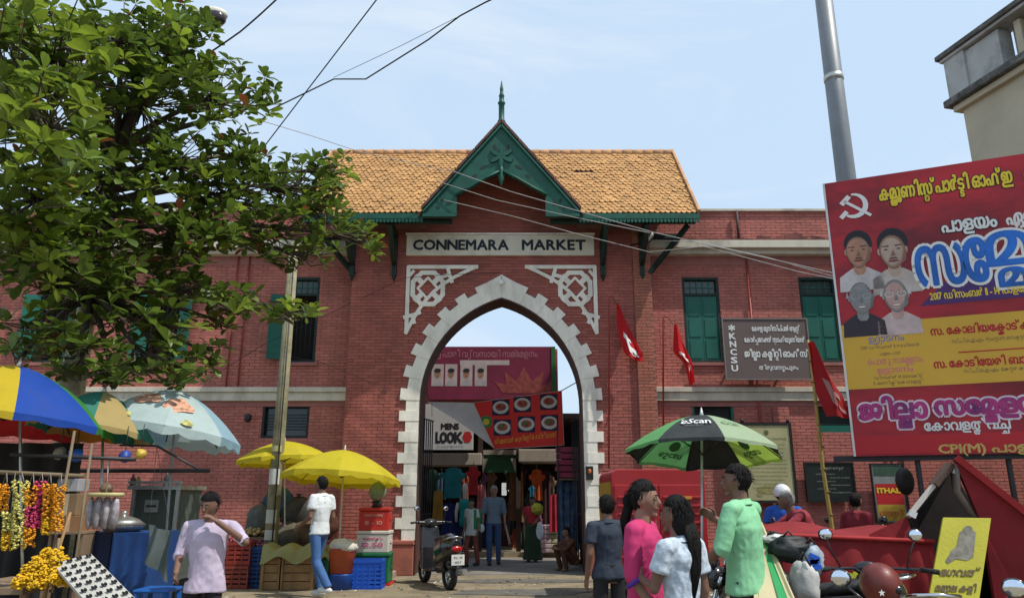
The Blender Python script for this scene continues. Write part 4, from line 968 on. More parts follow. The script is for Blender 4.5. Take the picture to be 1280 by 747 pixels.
# portraits
def blend(sk_, g_):
    return mat('mid grey print', (.24, .21, .2), .6, .2, 8, bump=0) if g_ else mat('mid skin print', (.30, .17, .12), .6, .2, 8, bump=0)
def portrait(px, py, hpx, skin, hair, shirt, bald=False, glasses=False, hat=0):
    u, v = bb.pix(px, py); s = (bb.pix(px, py-hpx)[1] - v)/2
    m_ = MB(); P_ = lambda pts, w_, k: flat(m_, bb, pts, w_, k)
    P_([(u-1.0*s, v-2.1*s), (u+1.0*s, v-2.1*s), (u+.95*s, v-1.35*s), (u+.35*s, v-.95*s), (u-.35*s, v-.95*s), (u-.95*s, v-1.35*s)], .006, 2)
    P_([(u-.25*s, v-1.3*s), (u+.25*s, v-1.3*s), (u+.28*s, v-.6*s), (u-.28*s, v-.6*s)], .0075, 0)
    P_([(u-.25*s, v-1.15*s), (u, v-1.5*s), (u+.25*s, v-1.15*s), (u+.4*s, v-1.1*s), (u, v-1.75*s), (u-.4*s, v-1.1*s)], .0078, 2)
    if not bald: P_(circ(u+.04*s, v+.3*s, .63*s, .70*s, 18), .009, 1)
    f = [(u + .55*s*math.cos(a)*(1 - .18*max(0, -math.sin(a))), v - .12*s + .85*s*math.sin(a)*(1 if bald or math.sin(a) < 0 else .92)) for a in [2*math.pi*i/20 for i in range(20)]]
    for q_, k_ in ((1, 4), (.93, 6), (.8, 0)): P_([(u + (x_-u)*q_ - .03*s*(1-q_)*4, z_*q_ + (v-.05*s)*(1-q_)) for x_, z_ in f], .0098 + .0007*(k_ == 6) + .0012*(k_ == 0), k_)
    for e in (-1, 1):
        P_(circ(u+e*.555*s, v-.10*s, .07*s, .17*s, 8), .0095, 0)
        P_([(u+e*.13*s, v+.1*s), (u+e*.42*s, v+.13*s), (u+e*.42*s, v+.17*s), (u+e*.13*s, v+.17*s)][::e], .012, 7 if not bald else 4); P_(circ(u+e*.26*s, v-.02*s, .1*s, .035*s, 8), .012, 4); P_(circ(u+e*.26*s, v-.02*s, .045*s, .035*s, 6), .0135, 1)
        if bald: P_([(u+e*.62*s, v+.3*s), (u+e*.72*s, v-.1*s), (u+e*.58*s, v-.05*s)], .0115, 1)
        if glasses:
            o_ = circ(u+e*.28*s, v-.02*s, .22*s, .17*s, 10); i_ = circ(u+e*.28*s, v-.02*s, .17*s, .12*s, 10)
            for k in range(10): P_([o_[k], o_[(k+1) % 10], i_[(k+1) % 10], i_[k]], .0145, 1)
    P_([(u-.1*s, v-.35*s), (u+.12*s, v-.35*s), (u+.03*s, v-.05*s)], .0115, 4)
    P_(circ(u, v-.58*s, .24*s, .06*s, 8), .012, 5)
    if glasses: P_(circ(u, v-.58*s, .2*s, .035*s, 8), .0135, 3)
    else: P_([(u-.19*s, v-.5*s), (u, v-.47*s), (u+.19*s, v-.5*s), (u+.1*s, v-.41*s), (u-.1*s, v-.41*s)], .0135, 7)
    P_([(u+.15*s, v-.9*s), (u+.5*s, v-.6*s), (u+.59*s, v-.1*s), (u+.45*s, v-.2*s), (u+.35*s, v-.6*s)], .0112, 4)
    m_.build('portrait', [skin, hair, shirt, M_inkw, mat('print shade', (.2, .1, .07), .6, bump=0) if not glasses else mat('grey shade', (.16, .16, .16), .6, bump=0), mat('lip print', (.18, .05, .04), .6, bump=0), blend(skin, glasses), mat('brow print', (.07, .035, .025), .6, bump=0)], bil_)
sk = lambda n_, c: mat(n_, c, .5, .18, 9, bump=0)
portrait(1072, 312, 48, sk('portrait tan', (.40, .2, .13)), M_ink, sk('portrait shirt', (.5, .45, .45)))
portrait(1115, 311, 52, sk('portrait grey brown', (.42, .30, .24)), M_ink, sk('portrait pale shirt', (.45, .38, .34)))
portrait(1076, 370, 47, sk('portrait grey', (.22, .22, .22)), sk('portrait hair', (.30, .30, .32)), sk('portrait dark coat', (.03, .02, .03)), True, True)
portrait(1119, 367, 48, sk('portrait light', (.45, .28, .24)), sk('portrait white hair', (.5, .48, .48)), sk('portrait rosy shirt', (.52, .40, .38)), True, True)

# ---------------------------------------------------------------- lamp post behind the billboard
LY = 17.6; X = .4855*LY
t = thing('lamp_post', (X, LY, 0), 'tall grey steel mast rising behind the right wing and the billboard', 'lamp post')
MB().tube([(X, LY, 0), (X, LY, 11), (X, LY, 17.6)], [.27, .235, .21], 16).build('pole', mat('galvanised', (.20, .215, .23), .5, .12, 2, .05, metal=.25, dirt=(.2, .2, .2), dsc=3), t)
MB().lathe([(.22, 12.1), (.25, 12.1), (.25, 12.25), (.22, 12.25)], (X, LY, 0), 16).build('collar', M_steel, t)
MB().box(X-.4, X+.4, LY-.4, LY+.4, .0, .04).build('base_plate', M_iron, t)
MB().tube([(X, LY, 17.6), (X, LY-.6, 18.1), (X, LY-1.6, 18.3)], .08, 8).build('arm', M_iron, t); MB().ell((X, LY-1.9, 18.28), (.16, .35, .08)).build('lamp_head', M_iron, t)

# ---------------------------------------------------------------- cream building, upper right corner
cz = P(1180, 74, 12.5).z; ca = P(1180, 74, 12.5); cb = Pz(1280, 3, cz)
cp_ = Plane((ca.x, ca.y, 0), Vector((cb.x-ca.x, cb.y-ca.y, 0)))
cbd = thing('corner_building', cp_(0, 0), 'cream building corner with a weathered parapet and ledge, upper right', 'building')
M_crm = mat('cream wall', (.50, .45, .33), .85, .06, 1, .1, 30, dirt=(.3, .27, .2), dsc=.8, damt=.4)
M_par = mat('weathered parapet', (.42, .43, .42), .85, .12, 2, .2, 30, dirt=(.1, .11, .1), dsc=1.5, damt=.6)
M_mould = mat('mouldy ledge', (.09, .09, .085), .9, .4, 4, .3, 20, dirt=(.3, .3, .28), dsc=6, damt=.6)
# offsets of the steps, measured down the corner
zl = P(1190, 133, 12.5).z; up_ = cz
def cbox(u0, u1, w0, w1, z0, z1, name, m_, bevel=0):
    b = MB(); b.prism([(u0, w0), (u1, w0), (u1, w1), (u0, w1)], lambda u, v, w_: Vector((cp_(u, 0, v).x, cp_(u, 0, v).y, w_)), z0, z1); return b.build(name, m_, cbd, recalc=True, bevel=bevel)
cbox(.22, 9, -5, 0, 0, zl-.2, 'wall', M_crm)
cbox(.1, 9.1, -5.1, .10, zl-.2, zl-.08, 'ledge_moulding', M_crm, .02)
cbox(.0, 9.2, -5.2, .2, zl-.08, zl+.06, 'ledge', M_mould, .02)
segs = [(.10, .58), (1.35, 1.45), (1.72, 1.82), (2.1, 3.1), (3.35, 3.45), (3.7, 3.8), (4.1, 9)]
cbox(.1, 1.2, -.25, .04, zl+.06, cz-.16, 'parapet_panel', M_par)
cbox(.05, .5, -.3, .09, zl+.06, cz-.10, 'corner_pier', M_par, .01)
for a in (1.42, 1.72, 2.9, 3.2): cbox(a, a+.13, -.22, -.05, zl+.06, cz-.16, 'baluster', M_crm, .02)
for a, b in ((2.0, 2.75), (3.5, 9)): cbox(a, b, -.25, .04, zl+.06, cz-.16, 'parapet_panel', M_par)
for a, b in ((1.2, 2.0), (2.75, 3.5)): cbox(a, b, -.40, -.30, zl+.06, cz-.14, 'parapet_back', M_par)
cbox(-.0, 9.1, -.35, .13, cz-.13, cz-.07, 'coping_moulding', M_par, .01); cbox(-.05, 9.2, -.4, .18, cz-.07, cz+.03, 'coping', M_mould, .015)
cbox(.12, .22, -5, -.3, zl+.06, cz-.14, 'side_parapet', M_par)

# ---------------------------------------------------------------- bamboo flag pole in front of the wing
a = P(1010, 425, 8.9); b = P(1042, 672, 8.9)
t = thing('bamboo_flag_pole', (b.x, 8.9, 0), 'yellow bamboo flag pole leaning beside the billboard', 'flag pole')
pts = [Vector((b.x+.07, 8.9, 0)), b, b.lerp(a, .35)+Vector((-.02, 0, 0)), b.lerp(a, .7), a]
MB().tube(pts, [.028, .026, .023, .02, .016], 8).build('pole', mat('bamboo', (.36, .24, .06), .6, .2, 8, .2), t)
for k in range(9):
    q = b.lerp(a, k/9); MB().lathe([(.03, -.008), (.032, 0), (.03, .008)], q, 8).build('node_ring', mat('bamboo dark', (.2, .13, .04), .7), t)
fl = thing('red_flag', a, 'large dark red flag drooping from the bamboo pole beside the billboard', 'flag')
L1 = [(1012, 427), (1018, 460), (1024, 492), (1034, 520)]; R1 = [(1014, 427), (1034, 462), (1058, 495), (1066, 522)]
def F(s_, t_):
    k = t_*3; i = min(int(k), 2); p_ = P(*L1[i], 8.8).lerp(P(*L1[i+1], 8.8), k-i).lerp(P(*R1[i], 8.8).lerp(P(*R1[i+1], 8.8), k-i), s_); p_.y += .08*math.sin(s_*6+t_*3); return p_
MB().grid(F, 12, 14).build('cloth', mat('flag dark red', (.36, .01, .015), .8, .15, 3, .15, 20, tr=.15), fl)
m_ = MB()
for s0, s1, t0, t1 in ((.3, .45, .45, .8), (.4, .75, .62, .7), (.5, .9, .82, .88)): m_.grid(lambda s_, t_: F(s0+(s1-s0)*s_, t0+(t1-t0)*t_+.06*s_)+Vector((0, -.012, 0)), 3, 3)
m_.build('white_emblem', mat('faded emblem', (.4, .2, .2), .8), fl)

# ---------------------------------------------------------------- overhead wires
def wire(pts, Ys, r, m_, label, sag=0):
    q = []
    if not isinstance(Ys, (list, tuple)): Ys = [Ys]*len(pts)
    for (x, y), Y in zip(pts, Ys): q.append(P(x, y, Y))
    fine = []
    for a, b in zip(q[:-1], q[1:]):
        for k in range(6): fine.append(a.lerp(b, k/6) - Vector((0, 0, sag*math.sin(math.pi*k/6))))
    fine.append(q[-1])
    o = MB().tube(fine, r, 5, smooth=True).build('overhead_wire', m_, None); tag(o, label, 'wire', 'overhead wires')
wire([(170, 120), (243, 78), (300, 40), (345, 0), (400, -48)], [9, 9, 8.8, 8.6, 8.3], .012, M_wire, 'thick wire crossing the tree crown to the top edge near the street lamp', .01)
wire([(300, 228), (325, 190), (400, 92), (469, 2), (510, -50)], [11, 10.5, 9.5, 8.5, 8], .009, M_wire, 'straight steep wire rising from the tree over the left roof end')
wire([(333, 140), (372, 121), (417, 99), (457, 99), (535, 50), (575, 20), (607, 3), (680, -30)], [10.5, 10.3, 10, 9.8, 9.2, 8.8, 8.5, 8], .011, M_wire, 'slack kinked wire in the sky above the left roof')
wire([(417, 97), (500, 58), (575, 20)], [10.05, 9.4, 8.8], .004, M_wire, 'hair thin wire strung above the slack kinked wire')
wire([(330, 152), (390, 170), (450, 190), (560, 214)], [12, 13, 13.6, 14.0], .007, M_pale, 'thin pale wire running from the tree onto the left roof slope')
wire([(560, 212), (640, 240), (720, 263), (815, 290), (930, 316), (1045, 342), (1170, 372)], [14.0, 13.9, 13.8, 13.6, 12.8, 11.6, 10], .009, M_pale, 'highest pale cable crossing the green gable')
wire([(545, 226), (620, 250), (720, 272), (812, 291)], [14.0, 13.9, 13.8, 14.0], .008, M_pale, 'middle pale cable crossing the gable mouth')
wire([(555, 250), (640, 270), (720, 292), (812, 315), (880, 308), (1000, 340), (1060, 352)], [14.0, 13.9, 13.7, 13.8, 13.2, 12, 11], .008, M_pale, 'lowest pale cable crossing above the name board')
wire([(812, 300), (870, 302), (960, 322), (1040, 345), (1170, 380)], [14.6, 14, 12.8, 11.6, 10.4], .008, M_pale, 'cable leaving the gatehouse corner towards the billboard')
wire([(250, 480), (330, 430), (400, 397), (505, 347), (560, 343), (626, 341)], [15.3, 15.3, 15.3, 14.9, 14.9, 14.9], .006, M_wire, 'dark cable climbing the left wing to the arch keystone')
wire([(505, 500), (470, 480), (400, 452), (330, 440), (240, 430)], [14.8, 14.7, 15, 15.2, 15.2], .005, M_wire, 'dark cable sagging across the left wing windows')
wire([(500, 460), (540, 500), (540, 520)], [14.95, 16, 16], .006, M_wire, 'short dark cable entering the arch on the left')
A = P(812, 302, 14.5); t = thing('cable_bracket', A, 'iron cable bracket with insulators at the right roof corner', 'bracket')
MB().tube([A+Vector((-.3, .5, .1)), A, A+Vector((.05, -.5, .05))], .018, 6).build('arm', M_iron, t)
for k in range(4): MB().lathe([(.02, 0), (.035, .02), (.025, .04), (.035, .06), (.01, .09)], A+Vector((0, -.1*k, .0)), 8).build('insulator', mat('porcelain', (.45, .43, .4), .3), t)
# ================================================================ TREE
M_bark = mat('bark', (.46, .43, .29), .9, .25, 6, .5, 20, dirt=(.10, .09, .07), dsc=4, damt=.7)
M_twig = mat('twig', (.09, .07, .05), .9, .2, 6)
M_leaf = mat('leaf', (.10, .155, .022), .45, .25, 9, .0, isl=.45, tr=.38, spec=.5)
M_leafb = mat('bright leaf', (.20, .27, .028), .5, .1, 3, .0, isl=.3, tr=.45, spec=.5)
M_leafr = mat('rusty leaf', (.24, .07, .03), .6, .1, 3, .0, isl=.3, tr=.25)
TRY = 9.0
tb_ = G(78, TRY); tree = thing('almond_tree', tb_, 'big broad leaved tree with rosettes of glossy leaves filling the upper left', 'tree')
trunk = [tb_, P(86, 480, TRY), P(108, 390, TRY), P(128, 305, TRY), P(140, 240, TRY+.1), P(150, 150, TRY+.2)]
MB().tube(trunk, [.17, .125, .105, .10, .08, .04], 12).build('trunk', M_bark, tree)
CL = [(70,360,60,30,8.0,18),(200,330,60,30,9.0,16),(30,440,35,22,8.0,7),(210,410,40,25,8.8,11),(255,440,25,25,9.0,6),(100,465,40,15,8.3,8),(190,60,70,50,9.0,24),(330,130,14,35,9.6,6),(40,300,60,40,7.8,26),(130,320,70,35,8.3,22),(210,300,60,35,8.9,22),(100,100,90,80,8.2,40),(210,90,60,50,9.3,24),(60,60,85,75,7.6,44),(150,50,85,55,8.6,40),(228,40,45,35,9.2,20),(275,115,50,45,9.4,26),(180,130,95,65,8.8,50),(55,160,85,75,6.8,46),(40,250,65,65,7.4,38),(130,225,80,50,8.4,44),
 (220,205,80,45,9.2,44),(305,190,28,35,9.6,14),(290,245,70,42,9.6,40),(365,235,55,40,9.9,32),(405,262,40,34,10,20),(418,212,28,18,10.2,11),(458,296,20,26,10.3,9),(345,290,60,34,9.8,28),
 (235,290,75,30,9.0,30),(120,285,70,28,8.4,24),(30,330,50,35,7.6,20),(170,350,50,22,8.6,12),(235,362,40,18,8.9,12),(300,378,48,17,9.1,15),(362,388,36,15,9.3,11),(150,398,60,20,8.4,12),
 (100,430,45,18,8.2,9),(180,445,48,26,8.5,16),(225,472,34,14,8.6,8),(140,470,40,14,8.3,9),(278,402,12,20,9.1,4),(380,320,50,18,10,12),(25,410,30,25,7.8,6),(5,100,40,120,7.2,24)]
lv = []     # (point, dir, size, mat)
lim = MB(); tw = MB(); rosettes = []
hub = P(132, 285, TRY)
for (px, py, rx, ry, Y, n_) in CL:
    c_ = P(px, py, Y)
    if py < 330: a_ = hub.lerp(P(145, 190, TRY+.1), max(0, min(1, (285-py)/150)))
    else: a_ = P(112, 375, TRY)
    mid_ = a_.lerp(c_, .5) + Vector((0, 0, .12 + rnd.uniform(-.1, .1)))
    lim.tube([a_, a_.lerp(mid_, .5)+Vector((0, 0, .05)), mid_, c_], [.055, .045, .035, .016], 7)
    for i in range(int(n_*1.4)):
        while True:
            a, b = rnd.uniform(-1, 1), rnd.uniform(-1, 1)
            if a*a + b*b < 1: break
        q = P(px+a*rx, py+b*ry, Y + rnd.uniform(-.9, .9) * min(1, rx/45)); rosettes.append(q)
        m2 = c_.lerp(q, .45) + Vector((rnd.uniform(-.08, .08), rnd.uniform(-.1, .1), rnd.uniform(-.12, .05)))
        tw.tube([c_.lerp(mid_, rnd.random()*.4), m2, q], [.012, .009, .006], 4, caps=False)
        big = 1.0 + (.12 if Y < 7.7 else 0)
        tilt = Vector((rnd.uniform(-.5, .5), rnd.uniform(-.6, .3), 1)).normalized(); u, v_ = frame(tilt); k_ = rnd.randint(6, 10)
        mm_ = M_leafb if (Y < 7.8 and rnd.random() < .45) or rnd.random() < .12 else M_leaf
        for j in range(k_):
            an = 2*math.pi*j/k_ + rnd.uniform(-.3, .3); el = rnd.uniform(-.25, 1.0)
            d = (u*math.cos(an)+v_*math.sin(an))*math.cos(el) + tilt*math.sin(el)
            lv.append((q + d*.02, d.normalized(), rnd.uniform(.10, .21)*big, M_leafr if rnd.random() < .014 else mm_))
    # loose droopers inside the cluster
lim.build('limbs', M_twig, tree, kind='stuff'); tw.build('twigs', M_twig, tree, kind='stuff')
def leaf_into(mb, p, d, s, roll, m=0):
    side = d.cross(Vector((0, 0, 1)));
    if side.length < .1: side = Vector((1, 0, 0))
    side.normalize(); side = (Matrix.Rotation(roll, 3, d) @ side); up = side.cross(d).normalized()
    crl = .16 + .22*math.sin(p.x*37+p.z*53)
    W = [(0, .03), (.3, .16), (.6, .25), (.85, .2), (1, .03)]; vs = []
    for t_, w_ in W:
        c_ = p + d*s*t_ - up*s*crl*t_*t_ ; vs += [c_ - side*s*w_ + up*s*w_*.25, c_, c_ + side*s*w_ + up*s*w_*.25]
    fs = []
    for i in range(4): fs += [(3*i, 3*i+1, 3*i+4, 3*i+3), (3*i+1, 3*i+2, 3*i+5, 3*i+4)]
    mb.add(vs, fs, m, True)
def seen(p):
    x = p.x; y = p.y; z = p.z-CAMH; D = y*math.cos(PITCH)+z*math.sin(PITCH); u = 640+FPX*x/D; v = 373.5-FPX*(-y*math.sin(PITCH)+z*math.cos(PITCH))/D
    return 0 < u < 1280 and 0 < v < 747
idx = sorted(range(len(lv)), key=lambda i: lv[i][0].y / lv[i][2] + (0 if seen(lv[i][0]) else 1000))
single = set(idx[:290]); proto = {}
for mm_ in (M_leaf, M_leafb, M_leafr):
    b = MB(); leaf_into(b, Vector((0, 0, 0)), Vector((0, 1, 0)), 1, 0); proto[mm_.name] = b.mesh('leaf', mm_)
fo = MB(); mi_ = {M_leaf.name: 0, M_leafb.name: 1, M_leafr.name: 2}
for i, (p, d, s_, mm_) in enumerate(lv):
    roll = rnd.uniform(-.5, .5)
    if i in single:
        o = link('leaf', proto[mm_.name], tree); side = d.cross(Vector((0, 0, 1))).normalized(); up = side.cross(d).normalized()
        Mx = Matrix((side, d, up)).transposed().to_4x4(); o.matrix_local = Matrix.Translation(INV[tree.name] @ p) @ Mx @ Matrix.Rotation(roll, 4, 'Y') @ Matrix.Scale(s_, 4)
    else: leaf_into(fo, p, d, s_, roll, mi_[mm_.name])
fo.build('foliage', [M_leaf, M_leafb, M_leafr], tree, kind='stuff')
# street lamp poking out of the crown
A = P(266, 22, 9.6); X = P(126, 305, 9.7).x
t = thing('street_lamp', (X, 9.7, 0), 'street lamp with a pale hood and dark bowl poking out of the tree top', 'street lamp')
MB().tube([(X, 9.7, 0), (X, 9.7, 6.5), (X+.3, 9.65, 7.0), (A.x-.35, 9.6, A.z+.12), (A.x-.1, 9.6, A.z+.08)], [.09, .06, .03, .025, .025], 8).build('pole', M_bark, t)
MB().ell(A+Vector((0, 0, .05)), (.22, .14, .1)).build('hood', mat('hood white', (.6, .58, .5), .5), t); MB().ell(A+Vector((.03, -.02, -.03)), (.18, .13, .13)).build('bowl', mat('bowl dark', (.04, .03, .03), .2), t)

# ================================================================ UMBRELLAS
def flex(n, c, tr=.35): return mat(n, c, .75, .14, 3, .45, 9, tr=tr, dirt=tuple(v*.55+.03 for v in c), dsc=3, damt=.45)
U_y, U_b, U_g, U_o, U_r = flex('umbrella yellow', (.62, .46, .02)), flex('umbrella blue', (.01, .07, .42)), flex('umbrella green', (.04, .26, .04)), flex('umbrella orange', (.55, .22, .02)), flex('umbrella red', (.5, .02, .02))
U_lb, U_lb2, U_te, U_pe = flex('umbrella pale blue', (.50, .62, .61)), flex('umbrella powder blue', (.32, .50, .60)), flex('umbrella teal', (.05, .25, .19)), flex('umbrella peach', (.48, .36, .14))
U_ye, U_bk, U_lg, U_gw, U_li = flex('lemon yellow', (.62, .52, .02)), flex('umbrella black', (.02, .025, .025), .04), flex('umbrella light green', (.16, .46, .16)), flex('umbrella pale green', (.38, .50, .32)), flex('umbrella lime', (.34, .52, .08))
def umbrella(name, apex, rad, drop, cols, label, foot=None, rot=0., tilt=(0, 0), val=0., pole=M_steel, prad=.014, np_=8, group=None, sag=.05):
    t = thing(name, foot if foot else (apex.x, apex.y, 0), label, 'umbrella', group)
    Rm = Euler((tilt[0], tilt[1], 0)).to_matrix()
    def S_(a, s_, mid_):   # angle, radial 0..1, mid 0 at ribs 1 at panel centre
        r = rad*s_*(1 - mid_*(.075+sag*.4)*s_); z = -drop*(.30*s_+.70*s_*s_) + mid_*sag*.2*s_
        return apex + Rm @ Vector((r*math.cos(a), r*math.sin(a), z))
    for k in range(np_):
        a0 = rot + 2*math.pi*k/np_; da = 2*math.pi/np_; m_ = MB()
        F = lambda u, v: S_(a0+da*u, max(.01, v), math.sin(math.pi*u))
        m_.grid(F, 6, 8)
        if val:
            m_.grid(lambda u, v: S_(a0+da*u, 1, math.sin(math.pi*u)) + Rm @ Vector((0, 0, -val*v*(.65+.35*abs(math.cos(math.pi*u*2))))) + Vector((0, 0, 0)), 8, 2)
        c_ = cols[k % len(cols)]; m_.build('canopy_panel', c_, t)
        rb = MB(); rb.tube([S_(a0, s_, 0) - Vector((0, 0, .012)) for s_ in (0.02, .35, .7, 1)], .006, 5)
        rb.tube([S_(a0, .5, 0) - Vector((0, 0, .01)), apex + Rm @ Vector((0, 0, -drop*.8-.1))], .005, 5); rb.build('rib', M_iron, t)
    ft = Vector(foot) if foot else Vector((apex.x, apex.y, 0))
    MB().tube([ft, apex], prad, 8).build('pole', pole, t)
    MB().lathe([(.012, -.02), (.025, 0), (.018, .03), (.006, .09)], apex, 8, M=Rm).build('ferrule', pole, t)
    return t, S_
a = P(24, 457, 7.3)
umbrella('market_umbrella', a, 1.0, .56, [U_y, U_b, U_g, U_o, U_r, U_b, U_g, U_y], 'big market umbrella with yellow, blue, green and orange panels at the far left', foot=G(30, 7.4), rot=R(-97), tilt=(R(-4), R(4)), val=.07)
a = P(130, 489, 7.9)
umbrella('market_umbrella', a, .60, .42, [U_te, U_pe, U_te, U_pe], 'faded teal and peach umbrella half hidden between two larger ones', foot=G(122, 7.95), rot=R(-107), tilt=(R(-6), R(6)), val=.06)
a = P(222, 487, 8.5)
t, S_ = umbrella('market_umbrella', a, .82, .50, [U_lb, U_lb, U_lb2, U_lb, U_lb, U_lb2, U_lb, U_lb], 'pale blue umbrella with orange prints and scalloped edge over the man in the lilac shirt', foot=G(197, 8.4), rot=R(-112), tilt=(R(-5), R(7)), val=.10, pole=mat('grey pole', (.25, .29, .28), .5))
for an, s0, s1 in ((-98, .45, .72), (-58, .5, .8)):
    m_ = MB(); m_.grid(lambda u, v: S_(R(an+17*v*(1+.18*math.sin(u*19))*math.cos(6.2832*u)), (s0+s1)/2+(s1-s0)/2*v*(1+.18*math.sin(u*25))*math.sin(6.2832*u), .9)+Vector((0, -.012, .012)), 20, 4); m_.build('orange_print', mat('print orange', (.55, .28, .18), .7, .6, 18, bump=0), t)
for an in (-100, -50):
    m_ = MB(); m_.grid(lambda u, v: S_(R(an+5*v*(1+.2*math.sin(u*19))*math.cos(6.2832*u)), .93+.04*v*math.sin(6.2832*u), .6)+Vector((0, -.012, .01)), 14, 2); m_.build('yellow_print', mat('print yellow', (.40, .38, .12), .7, .5, 18, bump=0), t)
umbrella('market_umbrella', P(431, 562, 13.0), 1.0, .46, [U_ye], 'bright lemon yellow umbrella over the red and white cold box', foot=G(421, 13.0), rot=R(-80), tilt=(R(-6), R(3)), val=.10, pole=mat('bone pole', (.5, .46, .38), .5))
umbrella('market_umbrella', P(356, 551, 13.9), .86, .34, [U_ye], 'yellow umbrella tucked behind the concrete pole', foot=G(356, 13.9), rot=R(-100), tilt=(R(-2), R(-4)), val=.08, pole=mat('bone pole', (0, 0, 0)))
a = P(877, 519, 8.2)
t, S_ = umbrella('advert_umbrella', a, .84, .42, [U_bk, U_gw, U_bk, U_li, U_bk, U_lg, U_bk, U_lg][0:8], 'black and green advertising umbrella over the man in the green shirt', foot=G(878, 8.1), rot=R(-135), tilt=(R(-8), R(3)), val=.04, pole=mat('aluminium', (.55, .56, .56), .35, metal=.4))
def Sp(u, v, l=.012): return None
m_ = MB()
def on_umb(a0, a1, s0, s1, W_=1, H_=1):
    def fn(u, v, w_):
        s_ = s0+(s1-s0)*v/H_; an = R(a0+(a1-a0)*u/W_); k = ((an-R(-135)) / (2*math.pi/8)) % 1
        return S_(an, s_, math.sin(math.pi*k)) + Vector((0, -.012-w_, .012))
    return fn
fn = on_umb(-130, -95, .80, .45, 1, 1); vs, fs, wd = layout('eScan', .05)
m_ = MB(); text_on(m_, "'eScan", fn, .02, .25, .62, .96, bold=.006); m_.build('lettering', M_inkw, t)
m_ = MB(); text_on(m_, 'ANTIVIRUS', fn, .25, .08, .1, .5); m_.build('small_lettering', mat('grey print', (.2, .2, .2), .6, bump=0), t)
fn = on_umb(-86, -52, .80, .45)
m_ = MB(); text_on(m_, 'eScan', fn, .1, .35, .5, .7, bold=.004); m_.build('pale_lettering', mat('green print', (.12, .3, .12), .7, bump=0), t)
def under(a0, a1, s0, s1):
    def fn(u, v, w_):
        an = R(a0+(a1-a0)*u); k = ((an-R(-135)) / (2*math.pi/8)) % 1; return S_(an, s0+(s1-s0)*v, math.sin(math.pi*k)) + Vector((0, -.01-w_, -.02))
    return fn
for a0, a1 in ((135-6, 92), (40, 8)):
    fn = under(a0, a1, .55, .98); m_ = MB(); text_on(m_, 'eScan', fn, .15, .62, .32, .7, bold=.008)
    m_.add([fn(.5+.2*math.cos(q), .35+.2*math.sin(q), .002) for q in [2*math.pi*i/14 for i in range(14)]], [tuple(range(14))]); m_.build('shadow_print', mat('dark green print', (.03, .16, .05), .7, bump=0), t)
# ================================================================ LEFT: concrete pole, crates, boxes
a = P(366, 330, 13.2); t = thing('concrete_pole', (a.x, 13.2, 0), 'concrete utility pole with pasted white bills left of the gateway', 'utility pole')
M_conc = mat('mossy concrete', (.26, .24, .15), .9, .25, 5, .4, 25, dirt=(.09, .09, .05), dsc=3, damt=.7)
MB().tube([(a.x, 13.2, 0), (a.x, 13.2, 3), (a.x, 13.2, a.z+.4)], [.115, .10, .085], 10).build('pole', M_conc, t)
for py, h_, c_ in ((595, .26, (.55, .55, .5)), (645, .22, (.42, .42, .36)), (560, .1, (.45, .42, .2)), (668, .16, (.4, .4, .36))):
    q = P(350, py, 13.1); m_ = MB(); m_.grid(lambda u, v: Vector((a.x+.125*math.sin((u-.5)*1.6), 13.2-.125*math.cos((u-.5)*1.6), q.z+h_*(v-.5))), 6, 1); m_.build('pasted_bill', mat('bill %d' % py, c_, .8, .1), t)
MB().tube([(a.x+.06, 13.08, .3), (a.x+.05, 13.08, a.z)], .012, 5).build('cable', M_wire, t)
def crate(name, px, Y, w_, d, h, c, label, z=0, rz=0, cat='crate', rows=4):
    g_ = G(px, Y); t = thing(name, (g_.x, Y, z), label, cat, rz=rz); INV.pop(t.name)
    mt = mat('crate %s' % str(c), c, .5, .12, 6, .05)
    m_ = MB(); e = .014
    for i in range(rows):
        z0 = .02 + i*(h-.06)/rows; z1 = z0 + (h-.06)/rows*.66
        for y0, y1, x0, x1 in ((-d/2, -d/2+e, -w_/2, w_/2), (d/2-e, d/2, -w_/2, w_/2), (-d/2, d/2, -w_/2, -w_/2+e), (-d/2, d/2, w_/2-e, w_/2)): m_.box(x0, x1, y0, y1, z0, z1)
    m_.build('slat_wall', mt, t, kind='stuff')
    m_ = MB()
    for x in [-w_/2 + w_*i/5 for i in range(6)]: m_.box(x-.012, x+.012, -d/2-.006, -d/2, 0, h); m_.box(x-.012, x+.012, d/2, d/2+.006, 0, h)
    for y in (-d/2+.01, 0, d/2-.01):
        for x in (-w_/2-.006, w_/2): m_.box(x, x+.006, y-.012, y+.012, 0, h)
    m_.build('corner_rib', mt, t, kind='stuff')
    m_ = MB(); m_.box(-w_/2-.01, w_/2+.01, -d/2-.012, -d/2+.012, h-.05, h).box(-w_/2-.01, w_/2+.01, d/2-.012, d/2+.012, h-.05, h).box(-w_/2-.01, -w_/2+.012, -d/2, d/2, h-.05, h-.001).box(w_/2-.012, w_/2+.01, -d/2, d/2, h-.05, h-.001); m_.build('rim', mt, t)
    MB().box(-w_/2, w_/2, -d/2, d/2, 0, .015).build('base', mt, t)
    return t
